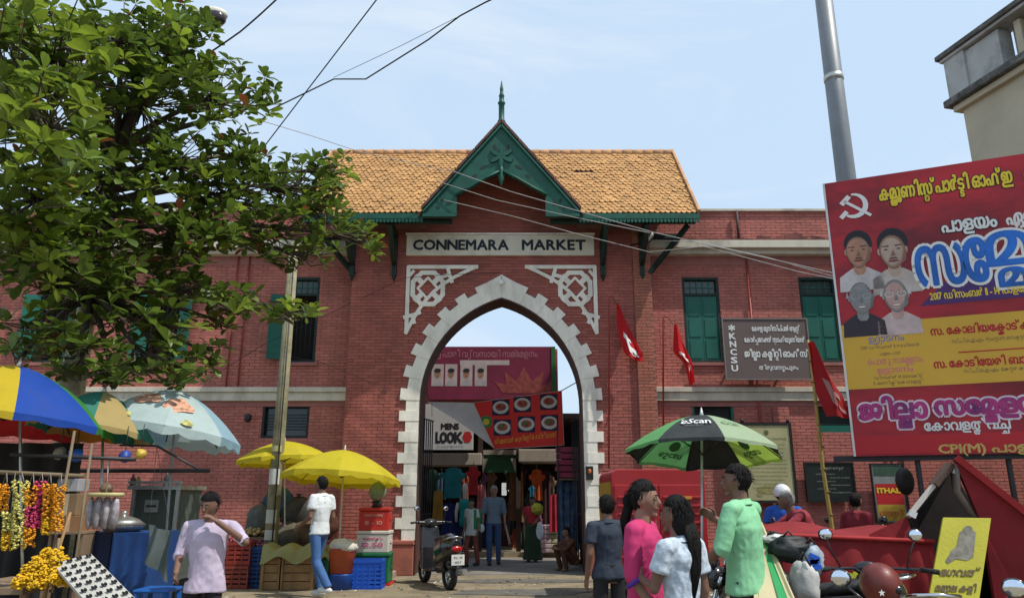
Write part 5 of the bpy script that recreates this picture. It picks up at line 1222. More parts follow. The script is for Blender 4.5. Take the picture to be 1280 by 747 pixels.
def heap(name, c, w_, d, h, r, n_, colr, label, cat, seed=1, sh=1, petals=0):
    rr = random.Random(seed); m_ = MB(); t = thing(name, c, label, cat); 
    for i in range(n_):
        x, y = rr.uniform(-1, 1), rr.uniform(-1, 1); z = h*(1-max(abs(x), abs(y))**2)*rr.uniform(.5, 1)
        if petals:
            for k in range(petals):
                v_ = Vector((rr.gauss(0, 1), rr.gauss(0, 1), rr.gauss(0, 1))).normalized()*r; q_ = Vector(c)+Vector((x*w_/2, y*d/2, z))+v_; s_ = .012
                m_.add([q_+Vector(v)*s_ for v in ((1,.3,0),(0,1,.2),(-1,0,.3),(0,-1,0),(.2,0,.9),(0,.2,-.9))], [(0,1,4),(1,2,4),(2,3,4),(3,0,4),(1,0,5),(2,1,5),(3,2,5),(0,3,5)])
            continue
        m_.ell(Vector(c)+Vector((x*w_/2, y*d/2, z)), (r*rr.uniform(.8, 1.2), r*rr.uniform(.8, 1.2), r*sh*rr.uniform(.7, 1.1)), 7, 5)
    m_.build('pile', colr, t, kind='stuff'); return t
crate('plastic_crate', 290, 13.1, .62, .45, .36, (.22, .035, .018), 'lower orange red crate of the stack left of the concrete pole')
crate('plastic_crate', 291, 13.1, .6, .43, .36, (.25, .03, .018), 'upper orange red crate heaped with onions', z=.37)
g_ = G(291, 13.1); heap('onion_heap', (g_.x, 13.1, .70), .54, .38, .14, .035, 110, mat('onion', (.30, .06, .08), .5, .3, 8, isl=.4), 'heap of red onions on the orange crates', 'vegetables', 3)
crate('plastic_crate', 322, 13.2, .36, .4, .34, (.012, .06, .20), 'lower dark blue crate next to the onion crates')
crate('plastic_crate', 322, 13.2, .36, .4, .3, (.014, .07, .24), 'upper dark blue crate with shallots on top', z=.35)
g_ = G(322, 13.2); heap('shallot_heap', (g_.x, 13.2, .64), .3, .34, .10, .03, 60, mat('shallot', (.20, .05, .07), .5, .3, 8, isl=.4), 'heap of dark shallots on the blue crates', 'vegetables', 4)
g_ = G(312, 13.9); heap('ginger_heap', (g_.x, 13.9, .78), .5, .3, .14, .04, 50, mat('ginger', (.36, .26, .12), .8, .3, 8, isl=.3), 'heap of pale ginger behind the onion crates', 'vegetables', 5)
t = thing('back_table', (g_.x, 13.9, 0), 'low table behind the onion crates', 'table')
MB().box(g_.x-.4, g_.x+.4, 13.7, 14.1, .72, .76).build('table_top', M_ply, t)
for sx in (-.35, .35):
    for sy in (13.75, 14.05): MB().box(g_.x+sx-.02, g_.x+sx+.02, sy-.02, sy+.02, 0, .72).build('leg', M_ply, t)
# wooden boxes with olive tarpaulin
M_wbox = mat('box wood', (.26, .15, .06), .85, .25, 5, .3, 20); M_tarp = mat('olive tarp', (.26, .24, .09), .8, .2, 3, .3, 10); M_sack = mat('sack', (.12, .12, .10), .9, .3, 5, .4, 14)
def wooden_box(px, Y, w_, h, d, label, mt=M_wbox):
    g_ = G(px, Y); t = thing('wooden_box', g_, label, 'box')
    for i in range(4):
        z0 = .01 + i*h/4
        for y0, y1, x0, x1 in ((-d/2, -d/2+.02, -w_/2, w_/2), (d/2-.02, d/2, -w_/2, w_/2), (-d/2+.02, d/2-.02, -w_/2, -w_/2+.02), (-d/2+.02, d/2-.02, w_/2-.02, w_/2)):
            MB().box(g_.x+x0, g_.x+x1, Y+y0, Y+y1, z0, z0+h/4-.012).build('plank', mt, t)
    for x in (-w_/2+.03, w_/2-.03): MB().box(g_.x+x-.025, g_.x+x+.025, Y-d/2-.02, Y-d/2-.001, 0, h).build('batten', mt, t)
    MB().box(g_.x-w_/2+.021, g_.x+w_/2-.021, Y-d/2+.021, Y+d/2-.021, h-.03, h-.01).build('lid', mt, t)
wooden_box(343, 13.0, .34, .52, .5, 'narrow wooden box under the olive tarpaulin, left one'); wooden_box(375, 13.0, .56, .52, .5, 'broad wooden box under the olive tarpaulin behind the man in white')
wooden_box(403, 13.1, .3, .5, .5, 'dark green painted box right of the man in white', mat('dark green wood', (.02, .10, .05), .8, .2))
def tarp(name, px0, px1, Y, z0, hump, label, mt):
    A, B = G(px0, Y), G(px1, Y); t = thing(name, (A.x, Y, z0), label, 'tarpaulin')
    sd_ = rnd.random()*9
    def F(u, v):
        x = A.x+(B.x-A.x)*u; y = Y-.34+.68*v; e = 1 - max(0, abs(v-.5)*2-.75)/.25
        z = z0 + hump*(.4+.6*abs(math.sin(u*7+sd_)))*math.sin(math.pi*min(1, max(0, v)))**.5 + .05*noise.noise(Vector((x*4, y*4, sd_)))
        if v < .12 : z = z0 - .10 - .06*math.sin(u*9+sd_) + v*1.0
        return Vector((x, y, z))
    MB().grid(F, 24, 14).build('cloth', mt, t); return t
tarp('tarpaulin', 330, 392, 13.0, .56, .16, 'olive tarpaulin humped over the wooden boxes', M_tarp); tarp('tarpaulin', 388, 415, 13.1, .55, .14, 'small olive tarpaulin right of the man in white', M_tarp)
# sacks piled behind
for i, (px, py, Y, rx, rz_, c_, lb) in enumerate(((326, 655, 14.2, .26, .36, (.09, .10, .09), 'grey sack leaning on the wall left of the concrete pole'), (348, 628, 14.3, .3, .26, (.04, .09, .12), 'blue grey sack high on the pile behind the concrete pole'), (372, 640, 14.3, .3, .3, (.05, .045, .04), 'dark sack behind the man in white'), (385, 668, 14.1, .34, .26, (.11, .07, .04), 'brown sack low behind the man in white'), (358, 672, 14.0, .3, .26, (.09, .08, .06), 'dirty sack behind the olive tarpaulin'), (405, 655, 14.3, .26, .3, (.08, .03, .02), 'rust red sack right of the man in white'))):
    q = P(px, py, Y); m_ = MB(); sd_ = Vector((i*3.1, 1, 2))
    m_.ell(q, 1, 18, 12, fn=lambda v: ((v + noise.noise_vector(v*1.8+sd_)*.22 + noise.noise_vector(v*5+sd_)*.07).x*rx, (v + noise.noise_vector(v*1.8+sd_)*.2).y*.2, (v + noise.noise_vector(v*1.8+sd_)*.2 + noise.noise_vector(v*6+sd_)*.06).z*rz_*(1.0)))
    o = m_.build('sack', mat('sack %d' % i, c_, .9, .3, 6, .4, 14), None); tag(o, lb, 'sack')
    m_ = MB(); m_.lathe([(.05, rz_*.8), (.03, rz_*.98), (.06, rz_*1.12)], q, 8); m_.build('tied_neck', mat('sack %d' % i, c_), o)
t = thing('sack_bench', (P(360, 690, 14.2).x, 14.2, 0), 'rough bench of planks carrying the sacks along the wall', 'bench')
A, B = P(318, 690, 14.2), P(412, 690, 14.2)
for k in range(3): MB().box(A.x, B.x, 14.0+k*.16, 14.14+k*.16, .52, .56).build('plank', M_ply, t)
for X in (A.x+.1, B.x-.1, (A.x+B.x)/2): MB().box(X-.05, X+.05, 14.0, 14.45, .125, .52).build('leg', M_ply, t)
# bucket with white cloth
g_ = G(426, 12.9); t = thing('bucket', g_, 'orange and blue bucket stuffed with white cloth beside the umbrella pole', 'bucket')
MB().lathe([(.19, 0), (.2, .22), (.205, .24)], g_, 18).build('blue_base', mat('bucket blue', (.01, .06, .28), .4), t)
MB().lathe([(.16, .245), (.19, .25), (.22, .62), (.235, .64)], g_, 18).build('orange_body', mat('bucket orange', (.42, .08, .03), .45, .2, 4), t)
m_ = MB(); m_.ell(g_+Vector((0, 0, .66)), 1, 18, 10, fn=lambda v: tuple(a*b for a, b in zip(v + noise.noise_vector(v*2.2)*.25, (.24, .23, .13)))); m_.build('white_cloth', mat('rag white', (.55, .52, .45), .9, .15, 6, .4), t)
# cold box stack
def box3(px, Y, w_, d, z0, z1, mt, label, name, text=None, tm=None, handle=True, rz=0):
    g_ = G(px, Y); t = thing(name, (g_.x, Y, z0), label, 'box')
    m_ = MB(); m_.box(g_.x-w_/2, g_.x+w_/2, Y-d/2, Y+d/2, z0, z1-.06); m_.build('body', mt, t, bevel=.02)
    m_ = MB(); m_.box(g_.x-w_/2-.012, g_.x+w_/2+.012, Y-d/2-.012, Y+d/2+.012, z1-.058, z1); m_.build('lid', mt, t, bevel=.015)
    pl = Plane((g_.x-w_/2, Y-d/2-.001, z0), (1, 0, 0)); m_ = MB()
    if text:
        for i, (s_, v, h_, ww) in enumerate(text): text_on(m_, s_, pl, w_/2, v, h_, ww, align='C', bold=.003)
        m_.build('lettering', tm, t)
    if handle:
        for s in (-1, 1): MB().box(g_.x+s*w_/2-.01, g_.x+s*w_/2+.02, Y-.08, Y+.08, (z0+z1)/2-.02, (z0+z1)/2+.02).build('handle', mt, t)
    return t
M_cr, M_cw, M_cg = mat('cool red', (.45, .025, .015), .4, .1), mat('cool white', (.58, .54, .48), .45, .08, 4, .05, dirt=(.35, .28, .2), dsc=4), mat('cool green', (.01, .13, .05), .45, .15)
zg = P(466, 722, 13.6).z; zw = P(466, 691, 13.4).z; zr = P(466, 663, 13.4).z; zt = P(466, 634, 13.4).z
box3(466, 13.65, .60, .46, .03, zw, M_cg, 'dark green base box at the bottom of the cold box stack', 'storage_box')
box3(466, 13.65, .56, .42, zw+.002, zr, M_cw, 'white cold box in the middle of the stack, faint red print', 'cold_box', [('ഐസ^ ക{ര}ീം', .22, .05, .34), ('12.50', .1, .1, .36)], M_inkp)
box3(466, 13.65, .52, .38, zr+.002, zt, M_cr, 'red cold box on top of the stack', 'cold_box', [('സോഡ സർബത{ത}^', .24, .05, .32), ('8 - 10', .1, .09, .3)], mat('salmon ink', (.6, .25, .2), .6, bump=0))
g_ = G(467, 13.65); t = thing('watermelon', (g_.x, 13.65, zt), 'striped watermelon shaped jar standing on the red cold box', 'watermelon')
MB().ell((g_.x, 13.65, zt+.27), (.155, .155, .17), 18, 12).build('fruit', mat('melon', (.20, .26, .16), .35, .5, 6, stretch=(9, 9, .6)), t); MB().lathe([(.1, 0), (.08, .05), (.1, .11)], (g_.x, 13.65, zt), 14).build('stand', M_black, t)
MB().box(g_.x-.33, g_.x+.33, 13.36, 13.98, 0, .03).build('red_slab', M_cr, None); tag(bpy.data.objects['red_slab'], 'thin red slab on the ground under the green box', 'slab')
crate('plastic_crate', 459, 13.0, .5, .3, .46, (.01, .08, .46), 'bright blue lattice crate standing in front of the green box', rows=6)

# ================================================================ FAR LEFT STALLS
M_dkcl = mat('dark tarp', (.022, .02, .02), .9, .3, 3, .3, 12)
M_bam = mat('weathered pole', (.16, .12, .07), .7, .2, 6)
A = P(-40, 590, 6.4); B = P(110, 590, 6.6)
st = thing('garland_stall', (B.x, 6.6, 0), 'flower seller stall frame with posts and cross bars at the far left', 'stall')
MB().tube([(B.x, 6.6, 0), (B.x, 6.6, 1.9)], .011, 8).build('post', M_bam, st); MB().tube([(P(76, 600, 6.5).x, 6.5, 0), (P(84, 600, 6.5).x, 6.5, 2.0)], .012, 8).build('post', M_bam, st)
zc = P(40, 594, 6.4).z
MB().tube([(A.x, 6.4, zc+.04), (B.x, 6.55, zc)], .018, 7).build('cross_bar', M_bam, st); MB().tube([(A.x, 6.9, zc+.2), (B.x+.2, 7.0, zc+.16)], .018, 7).build('cross_bar', M_iron, st)
MB().tube([P(88, 640, 6.45), P(50, 760, 6.2)], .012, 7).build('diagonal_stick', M_wbox, st); MB().tube([P(74, 672, 6.3), P(66, 740, 6.25)], .012, 6).build('stick', M_bam, st)
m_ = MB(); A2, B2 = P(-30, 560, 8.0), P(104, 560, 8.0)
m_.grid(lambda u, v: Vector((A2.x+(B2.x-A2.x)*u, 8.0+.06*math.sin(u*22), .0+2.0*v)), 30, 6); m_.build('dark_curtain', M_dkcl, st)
z6 = P(60, 690, 6.6).z
MB().box(A.x, P(62, 700, 6.6).x, 6.3, 7.2, .70, .75).build('counter', M_ply, st)
for X in (A.x+.1, P(58, 700, 6.6).x): MB().box(X-.025, X+.025, 6.35, 6.4, 0, .70).build('leg', M_ply, st)
M_fo = mat('marigold', (.70, .30, .01), .8, .2, 9, isl=.2, tr=.15, bump=0); M_fy = mat('marigold yellow', (.70, .42, .01), .8, .2, 9, isl=.2, tr=.15, bump=0); M_fp = mat('rose pink', (.55, .05, .14), .8, .2, 9, isl=.25, tr=.15, bump=0); M_fw = mat('jasmine', (.50, .46, .12), .8, .3, 9, isl=.3, bump=0)
def garland(px, y0, y1, Y, rad, bands, label):
    top = P(px, y0, Y); bot = P(px-3, y1, Y); t = thing('garland', top, label, 'garland', 'flower garlands hanging from the bar'); mats = []; m_ = MB(); L_n = (top-bot).length; n_ = int(L_n/.009)
    for i in range(n_):
        f_ = i/n_; c_ = bands[min(len(bands)-1, int(f_*len(bands)))]
        if c_ not in mats: mats.append(c_)
        for k in range(5):
            a = rnd.random()*6.283; r_ = rad*1.25*(.75+.3*math.sin(math.pi*min(1, f_*6+.2))) ; q = top.lerp(bot, f_) + Vector((math.cos(a)*r_, math.sin(a)*r_, rnd.uniform(-.006, .006))); s_ = .014
            m_.add([q+Vector(v)*s_ for v in ((1,0,0),(0,1,0),(-1,0,0),(0,-1,0),(0,0,.8),(0,0,-.8))], [(0,1,4),(1,2,4),(2,3,4),(3,0,4),(1,0,5),(2,1,5),(3,2,5),(0,3,5)], mats.index(c_))
    m_.build('flowers', mats, t, kind='stuff')
    MB().tube([top+Vector((-rad*.6, 0, -.01)), Vector((top.x, top.y, zc+.02)), top+Vector((rad*.6, 0, -.01))], .004, 4).build('string', M_pale, t)
garland(6, 606, 640, 6.35, .035, [M_fo], 'short orange garland cut by the left edge'); garland(11, 640, 688, 6.3, .035, [M_fw, M_fy], 'pale lower garland at the left edge')
garland(26, 601, 686, 6.3, .048, [M_fw], 'thick greenish white jasmine garland'); garland(39, 608, 684, 6.32, .042, [M_fo, M_fp, M_fo], 'orange garland with a pink band in the middle')
garland(51, 602, 661, 6.36, .034, [M_fp], 'all pink garland between two orange ones'); garland(61, 606, 668, 6.34, .036, [M_fo, M_fo, M_fy], 'orange garland with a notch, second from the right'); garland(74, 606, 664, 6.34, .040, [M_fo], 'plain orange garland, rightmost')
q = P(16, 735, 5.9); heap('flower_heap', (q.x, 6.3, .78), .34, .3, .28, .026, 260, M_fy, 'taller heap of loose yellow marigolds at the bottom left corner', 'flowers', 7, 1, 16); q = P(42, 733, 6.3); heap('flower_heap', (q.x+.05, 6.45, .77), .30, .25, .20, .026, 180, M_fy, 'smaller heap of loose yellow marigolds next to the sticks', 'flowers', 8, 1, 16)
# sunglasses board
pA, pB, pC, O_ = P(66, 704, 6.25), P(104, 698, 6.4), P(174, 752, 5.8), P(122, 768, 5.65)
pl = Plane(O_, pC-O_, pA-O_); pl.V = (pA-O_).normalized(); Lu, Lv = (pC-O_).length, (pA-O_).length
t = thing('sunglasses_stand', (O_.x, 5.8, 0), 'sloping white board set out with rows of sunglasses', 'display board')
if pl.N.z < 0: pl.N = -pl.N
MB().prism(rrect(0, 0, Lu, Lv), pl, -.03, 0).build('board', mat('board white', (.42, .41, .37), .7, .08), t, recalc=True)
for u, v in ((.03, .03), (Lu-.03, .03), (.03, Lv-.03), (Lu-.03, Lv-.03)):
    q = pl(u, v, -.03); MB().tube([q, (q.x, q.y, 0)], .012, 6).build('leg', M_iron, t)
nr, nc = 4, 9
sgm = None
for i in range(nr):
    for j in range(nc):
        u, v = Lu*(i+.5)/nr, Lv*(j+.5)/nc; m_ = MB(); w_ = Lu/nr*.30
        for s in (-1, 1):
            m_.prism([(u+s*w_*.52+w_*.44*math.cos(a), v+Lv/nc*.20*math.sin(a)) for a in [2*math.pi*k/8 for k in range(8)]], pl, .012, .022)
        m_.prism(rrect(u-w_*.3, v-.004, u+w_*.3, v+.004), pl, .013, .021)
        o = m_.build('sunglasses', M_black, None, recalc=True); tag(o, 'dark sunglasses, %s pair from the front end in the %s row of the white board' % (['first', 'second', 'third', 'fourth', 'fifth', 'sixth', 'seventh', 'eighth', 'ninth'][j], ['leftmost', 'second', 'third', 'rightmost'][i]), 'sunglasses', 'sunglasses set out on the board')
# blue draped table, cooking pot, jar bag, steel cart, plastic sheet
M_blue = mat('blue tarp', (.008, .045, .17), .55, .25, 3, .3, 10); M_navy = mat('navy tarp', (.012, .02, .06), .7, .25, 3, .3, 10)
def drape(name, px0, px1, Y, ztop, mt, label):
    A, B = P(px0, 700, Y), P(px1, 700, Y); t = thing(name, (A.x, Y, 0), label, 'table')
    prof = [(A.x, Y+.6), (A.x, Y), (B.x, Y), (B.x, Y+.6)]; m_ = MB()
    def F(u, v):
        k = u*3; i = min(int(k), 2); f_ = k-i; x = prof[i][0]+(prof[i+1][0]-prof[i][0])*f_; y = prof[i][1]+(prof[i+1][1]-prof[i][1])*f_
        w_ = .025*math.sin(u*60)*(1-v); return Vector((x+w_*.5, y-w_, v*ztop))
    m_.grid(F, 60, 6); m_.build('skirt', mt, t); MB().box(A.x, B.x, Y, Y+.6, ztop-.01, ztop+.02).build('top', mt, t)
drape('draped_table', 90, 136, 7.6, P(110, 668, 7.6).z, M_navy, 'table draped in dark navy cloth behind the sunglasses board'); zt_ = P(160, 668, 7.5).z
drape('draped_table', 137, 186, 7.5, zt_, M_blue, 'table draped in bright blue tarpaulin with the cooking pot on it')
q = P(153, 660, 7.7); q.z = zt_+.02; t = thing('cooking_pot', q, 'dented aluminium pot with domed lid on the blue table', 'pot')
M_alu = mat('aluminium pot', (.42, .40, .36), .35, .2, 6, metal=.8)
MB().lathe([(.15, 0), (.2, .05), (.21, .06)], q, 20).build('pan', M_alu, t); MB().lathe([(.215, .065), (.14, .12), (.05, .15), (.02, .16), (.035, .18), (.02, .2)], q, 20).build('lid', M_alu, t)
A, B = P(107, 660, 7.0), P(150, 616, 7.0); t = thing('snack_bag', (A.x, 7.0, A.z), 'clear plastic bag of wrapped snacks under a yellow lid, hanging by the post', 'bag')
M_cel = mat('cellophane', (.42, .38, .40), .25, .35, 20, .3, 25, spec=.7, tr=.25)
for k in range(7):
    X = A.x + (B.x-A.x)*(k+.5)/7; m_ = MB(); m_.ell((X, 7.0+.03*(k % 2), (A.z+B.z)/2-.02), (.032, .045, (B.z-A.z)/2*.95), 8, 6); m_.build('packet', M_cel, t)
MB().lathe([(.15, 0), (.16, .02), (.15, .035)], ((A.x+B.x)/2, 7.02, B.z-.03), 18, sy=.7).build('lid', mat('lid yellow', (.5, .45, .2), .5), t); MB().tube([((A.x+B.x)/2, 7.02, B.z), ((A.x+B.x)/2, 6.98, B.z+.28)], .005, 5).build('string', M_pale, t)
A, B = P(160, 668, 9.2), P(229, 601, 9.2); t = thing('steel_cart', (A.x, 9.2, 0), 'grey green steel food cart with a bright top shelf left of the man in lilac', 'cart')
M_cart = mat('cart green', (.085, .11, .09), .5, .2, 3, .1, metal=.2, dirt=(.05, .06, .05), dsc=3)
MB().box(A.x, B.x, 9.2, 9.8, .55, B.z-.1).build('cabinet', M_cart, t, bevel=.01)
MB().box(A.x-.03, B.x+.03, 9.1, 9.85, B.z-.099, B.z-.05).build('shelf', M_steel, t); MB().box(A.x-.03, B.x+.03, 9.1, 9.13, B.z-.03, B.z).build('rail', M_steel, t)
for X in (A.x+.03, B.x-.03):
    MB().box(X-.02, X+.02, 9.15, 9.19, 0, B.z+.0).build('leg', M_steel, t)
q = P(190, 632, 9.19); MB().box(q.x-.08, q.x+.08, 9.17, 9.199, q.z-.07, q.z+.07).build('name_plate', M_steel, t); MB().box(q.x-.06, q.x+.06, 9.163, 9.169, q.z-.012, q.z+.012).build('plate_stripe', M_iron, t)
for k in range(2): MB().tube([(A.x+.15+k*.6, 9.25, .28), (A.x+.15+k*.6, 9.32, .28)], .26, 20).build('wheel', M_black, t)
for i, (px, c_, h_) in enumerate(((166, (.2, .05, .03), .14), (173, (.3, .25, .1), .11), (208, (.05, .05, .05), .16))):
    q = P(px, 600, 9.4); o = MB().lathe([(.03, 0), (.035, h_*.6), (.015, h_*.8), (.015, h_)], (q.x, 9.4, B.z-.049), 10).build('bottle', mat('bottle %d' % i, c_, .2), None); tag(o, ['small brown bottle at the left end of the cart shelf', 'ochre bottle second from the left on the cart shelf', 'black bottle behind the umbrella pole on the cart shelf'][i], 'bottle')
q = [P(186, 655, 7.35), P(213, 664, 7.35), P(211, 727, 7.3), P(180, 700, 7.3)]
m_ = MB(); m_.grid(lambda u, v: q[0].lerp(q[1], u).lerp(q[3].lerp(q[2], u), v) + Vector((0, .05*math.sin(u*9+v*3), 0)), 12, 10); o = m_.build('plastic_sheet', mat('grey plastic', (.12, .15, .145), .3, .2, 4, .3, 12, tr=.3), None); tag(o, 'limp grey plastic sheet hanging just left of the man in lilac', 'plastic sheet')
for c_ in q[:2]: MB().tube([c_, P(196, 557, 8.0)], .0025, 4).build('string', M_wire, o)
q = P(192, 728, 6.6); t = thing('plastic_stool', (q.x, 6.7, 0), 'bright blue plastic stool under the plastic sheet', 'stool')
M_st = mat('stool blue', (.01, .09, .34), .4); MB().box(q.x-.15, q.x+.15, 6.55, 6.85, .68, .71).build('seat', M_st, t, bevel=.02)
for sx in (-1, 1):
    for sy in (-1, 1): MB().bar((q.x+sx*.17, 6.7+sy*.17, 0), (q.x+sx*.12, 6.7+sy*.12, .68), .04, .04).build('leg', M_st, t)
for i, (px, py, w_, h_, c_, lb) in enumerate(((90, 630, .2, .2, (.2, .13, .07), 'upper brown cardboard carton stacked behind the post'), (92, 655, .22, .17, (.26, .13, .06), 'lower reddish cardboard carton stacked behind the post'), (92, 606, .2, .12, (.3, .3, .32), 'pale tin box on top of the cartons'))):
    q = P(px, py, 7.5); t = thing('carton', (q.x, 7.5, q.z-h_/2), lb, 'carton'); MB().box(q.x-w_/2, q.x+w_/2, 7.4, 7.6, q.z-h_/2, q.z+h_/2).build('body', mat('carton %d' % i, c_, .8), t, bevel=.006); MB().box(q.x-.02, q.x+.02, 7.395, 7.3995, q.z-h_/2, q.z+h_/2).build('tape', mat('tape', (.4, .34, .22), .3), t)
t = thing('carton_shelf', (P(92, 690, 7.5).x, 7.5, 0), 'dark shelf unit carrying the cartons', 'shelf'); q = P(92, 666, 7.5); MB().box(q.x-.18, q.x+.16, 7.35, 7.65, q.z-.0, q.z+.02).build('shelf_board', M_ply, t)
for s in (-.16, .14): MB().box(q.x+s-.015, q.x+s+.015, 7.4, 7.6, 0, q.z).build('upright', M_ply, t)
# hanging odds and ends above the tables
for i, (px, py, r_, c_, lb) in enumerate(((95, 568, .07, (.05, .15, .5), 'blue plastic ball hanging under the striped umbrella'), (156, 570, .06, (.02, .06, .3), 'dark blue bag tied to the bar above the cart'), (176, 567, .05, (.5, .35, .05), 'yellow packet tied to the bar above the cart'), (75, 566, .06, (.3, .28, .2), 'pale pouch hanging under the striped umbrella'), (133, 610, .055, (.16, .10, .06), 'brown coconut shell ladle bunch above the snack bag'))):
    q = P(px, py, 7.6); o = MB().ell(q, 1, 12, 8, fn=lambda v: tuple((v+noise.noise_vector(v*2+Vector((i, 0, 0)))*.35)*r_)).build('hanging_bag', mat('hang %d' % i, c_, .5, .3, 9), None); tag(o, lb, 'bag'); MB().tube([q, q+Vector((0, 0, .3))], .004, 4).build('string', M_wire, o)
A, B = P(98, 588, 8.4), P(262, 588, 8.4); o = MB().tube([A, B], .022, 7).build('cross_pole', M_iron, None); tag(o, 'dark horizontal pole tied across the stalls above the cart', 'pole')
o = MB().tube([P(150, 556, 8.1), P(196, 557, 8.0), P(248, 586, 7.9)], .012, 6).build('awning_rope', M_wire, None); tag(o, 'dark rope slung under the pale blue umbrella', 'rope')
# ================================================================ PEOPLE
M_skin = mat('skin', (.17, .088, .058), .55, .1, 8, .05, 60); M_skin2 = mat('lighter skin', (.25, .14, .095), .55, .1, 8, .05, 60)
M_hair = mat('black hair', (.006, .005, .005), .6, .3, 40, .5, 60, stretch=(6, 6, 1), spec=.18); M_grey = mat('grey hair', (.22, .21, .2), .6, .3, 40, .4, 60)
M_eye = mat('eye white', (.30, .27, .24), .3, bump=0); M_pupil = mat('pupil', (.01, .008, .006), .2, bump=0); M_lip = mat('lips', (.20, .06, .05), .5, bump=0)
def blob(mb, name, mt, parent, vox=.012, smooth=4, fold=0., fs=7.):
    me = mb.mesh('tmp', mt, None); o = bpy.data.objects.new('tmp', me)
    md = o.modifiers.new('r', 'REMESH'); md.mode = 'VOXEL'; md.voxel_size = vox
    m2 = o.modifiers.new('s', 'SMOOTH'); m2.factor = .5; m2.iterations = smooth
    new = evaluated(o); bpy.data.objects.remove(o); bpy.data.meshes.remove(me)
    if fold:
        nrm_ = [v.normal.copy() for v in new.vertices]
        for v, n in zip(new.vertices, nrm_):
            p = Vector((v.co.x*1.0, v.co.y*1.0, v.co.z*.55)); q = noise.noise(p*fs) + .7*(.5-abs(noise.noise(Vector((p.x+p.z*.6, p.y, p.z-p.x*.5))*fs*1.9))); v.co += n*q*fold
    for p in new.polygons: p.use_smooth = True
    new.name = name
    if not new.materials: new.materials.append(mt)
    return link(name, new, parent)
def limb(mb, pts, rs, sq=1., n=12):
    mb.tube(pts, rs, n, sq=sq)
    for p, r in zip(pts, rs): mb.ell(p, r, 10, 7)
def hand(mb, w, d, nrm, side, curl=.5, k=1.):
    d = d.normalized(); nrm = (nrm - d*nrm.dot(d)).normalized(); s = d.cross(nrm)*side
    pc = w + d*.045*k; M_ = Matrix((s, d, nrm)).transposed(); mb.ell(pc, (.040*k, .055*k, .017*k), 10, 7, M=M_)
    for i, (o_, l_) in enumerate(((-.029, .062), (-.010, .074), (.010, .070), (.028, .054))):
        a = w + d*.085*k + s*o_*k; c1, c2 = curl*.7, curl*1.7
        b = a + (d*math.cos(c1) + nrm*math.sin(c1))*l_*.5*k; c = b + (d*math.cos(c2) + nrm*math.sin(c2))*l_*.5*k
        mb.tube([a - d*.02*k, a, b, c], [.010*k, .0095*k, .0085*k, .007*k], 7)
    a = w + d*.03*k - s*.035*k; b = a + (-s*.6 + d*.7 + nrm*.3)*.035*k; c = b + (d*.9 - s*.1 + nrm*.4)*.03*k
    mb.tube([a + s*.012*k, a, b, c], [.012*k, .012*k, .010*k, .008*k], 7)
def head_fn(v):
    x, y, z = v
    if z < 0: x *= 1 - .34*(-z)**1.6; y *= 1 - .10*(-z)**2
    if y < 0: y *= .93; x *= 1 - .06*abs(y)
    if y > 0 and z < 0: y *= 1 - .35*(-z)
    # brow and eye sockets
    if y < -.5: y -= .05*math.exp(-((z-.22)/.12)**2)*math.exp(-(x/.6)**2); y += .07*math.exp(-((z-.02)/.12)**2)*(math.exp(-((x-.36)/.2)**2)+math.exp(-((x+.36)/.2)**2))
    return x, y, z
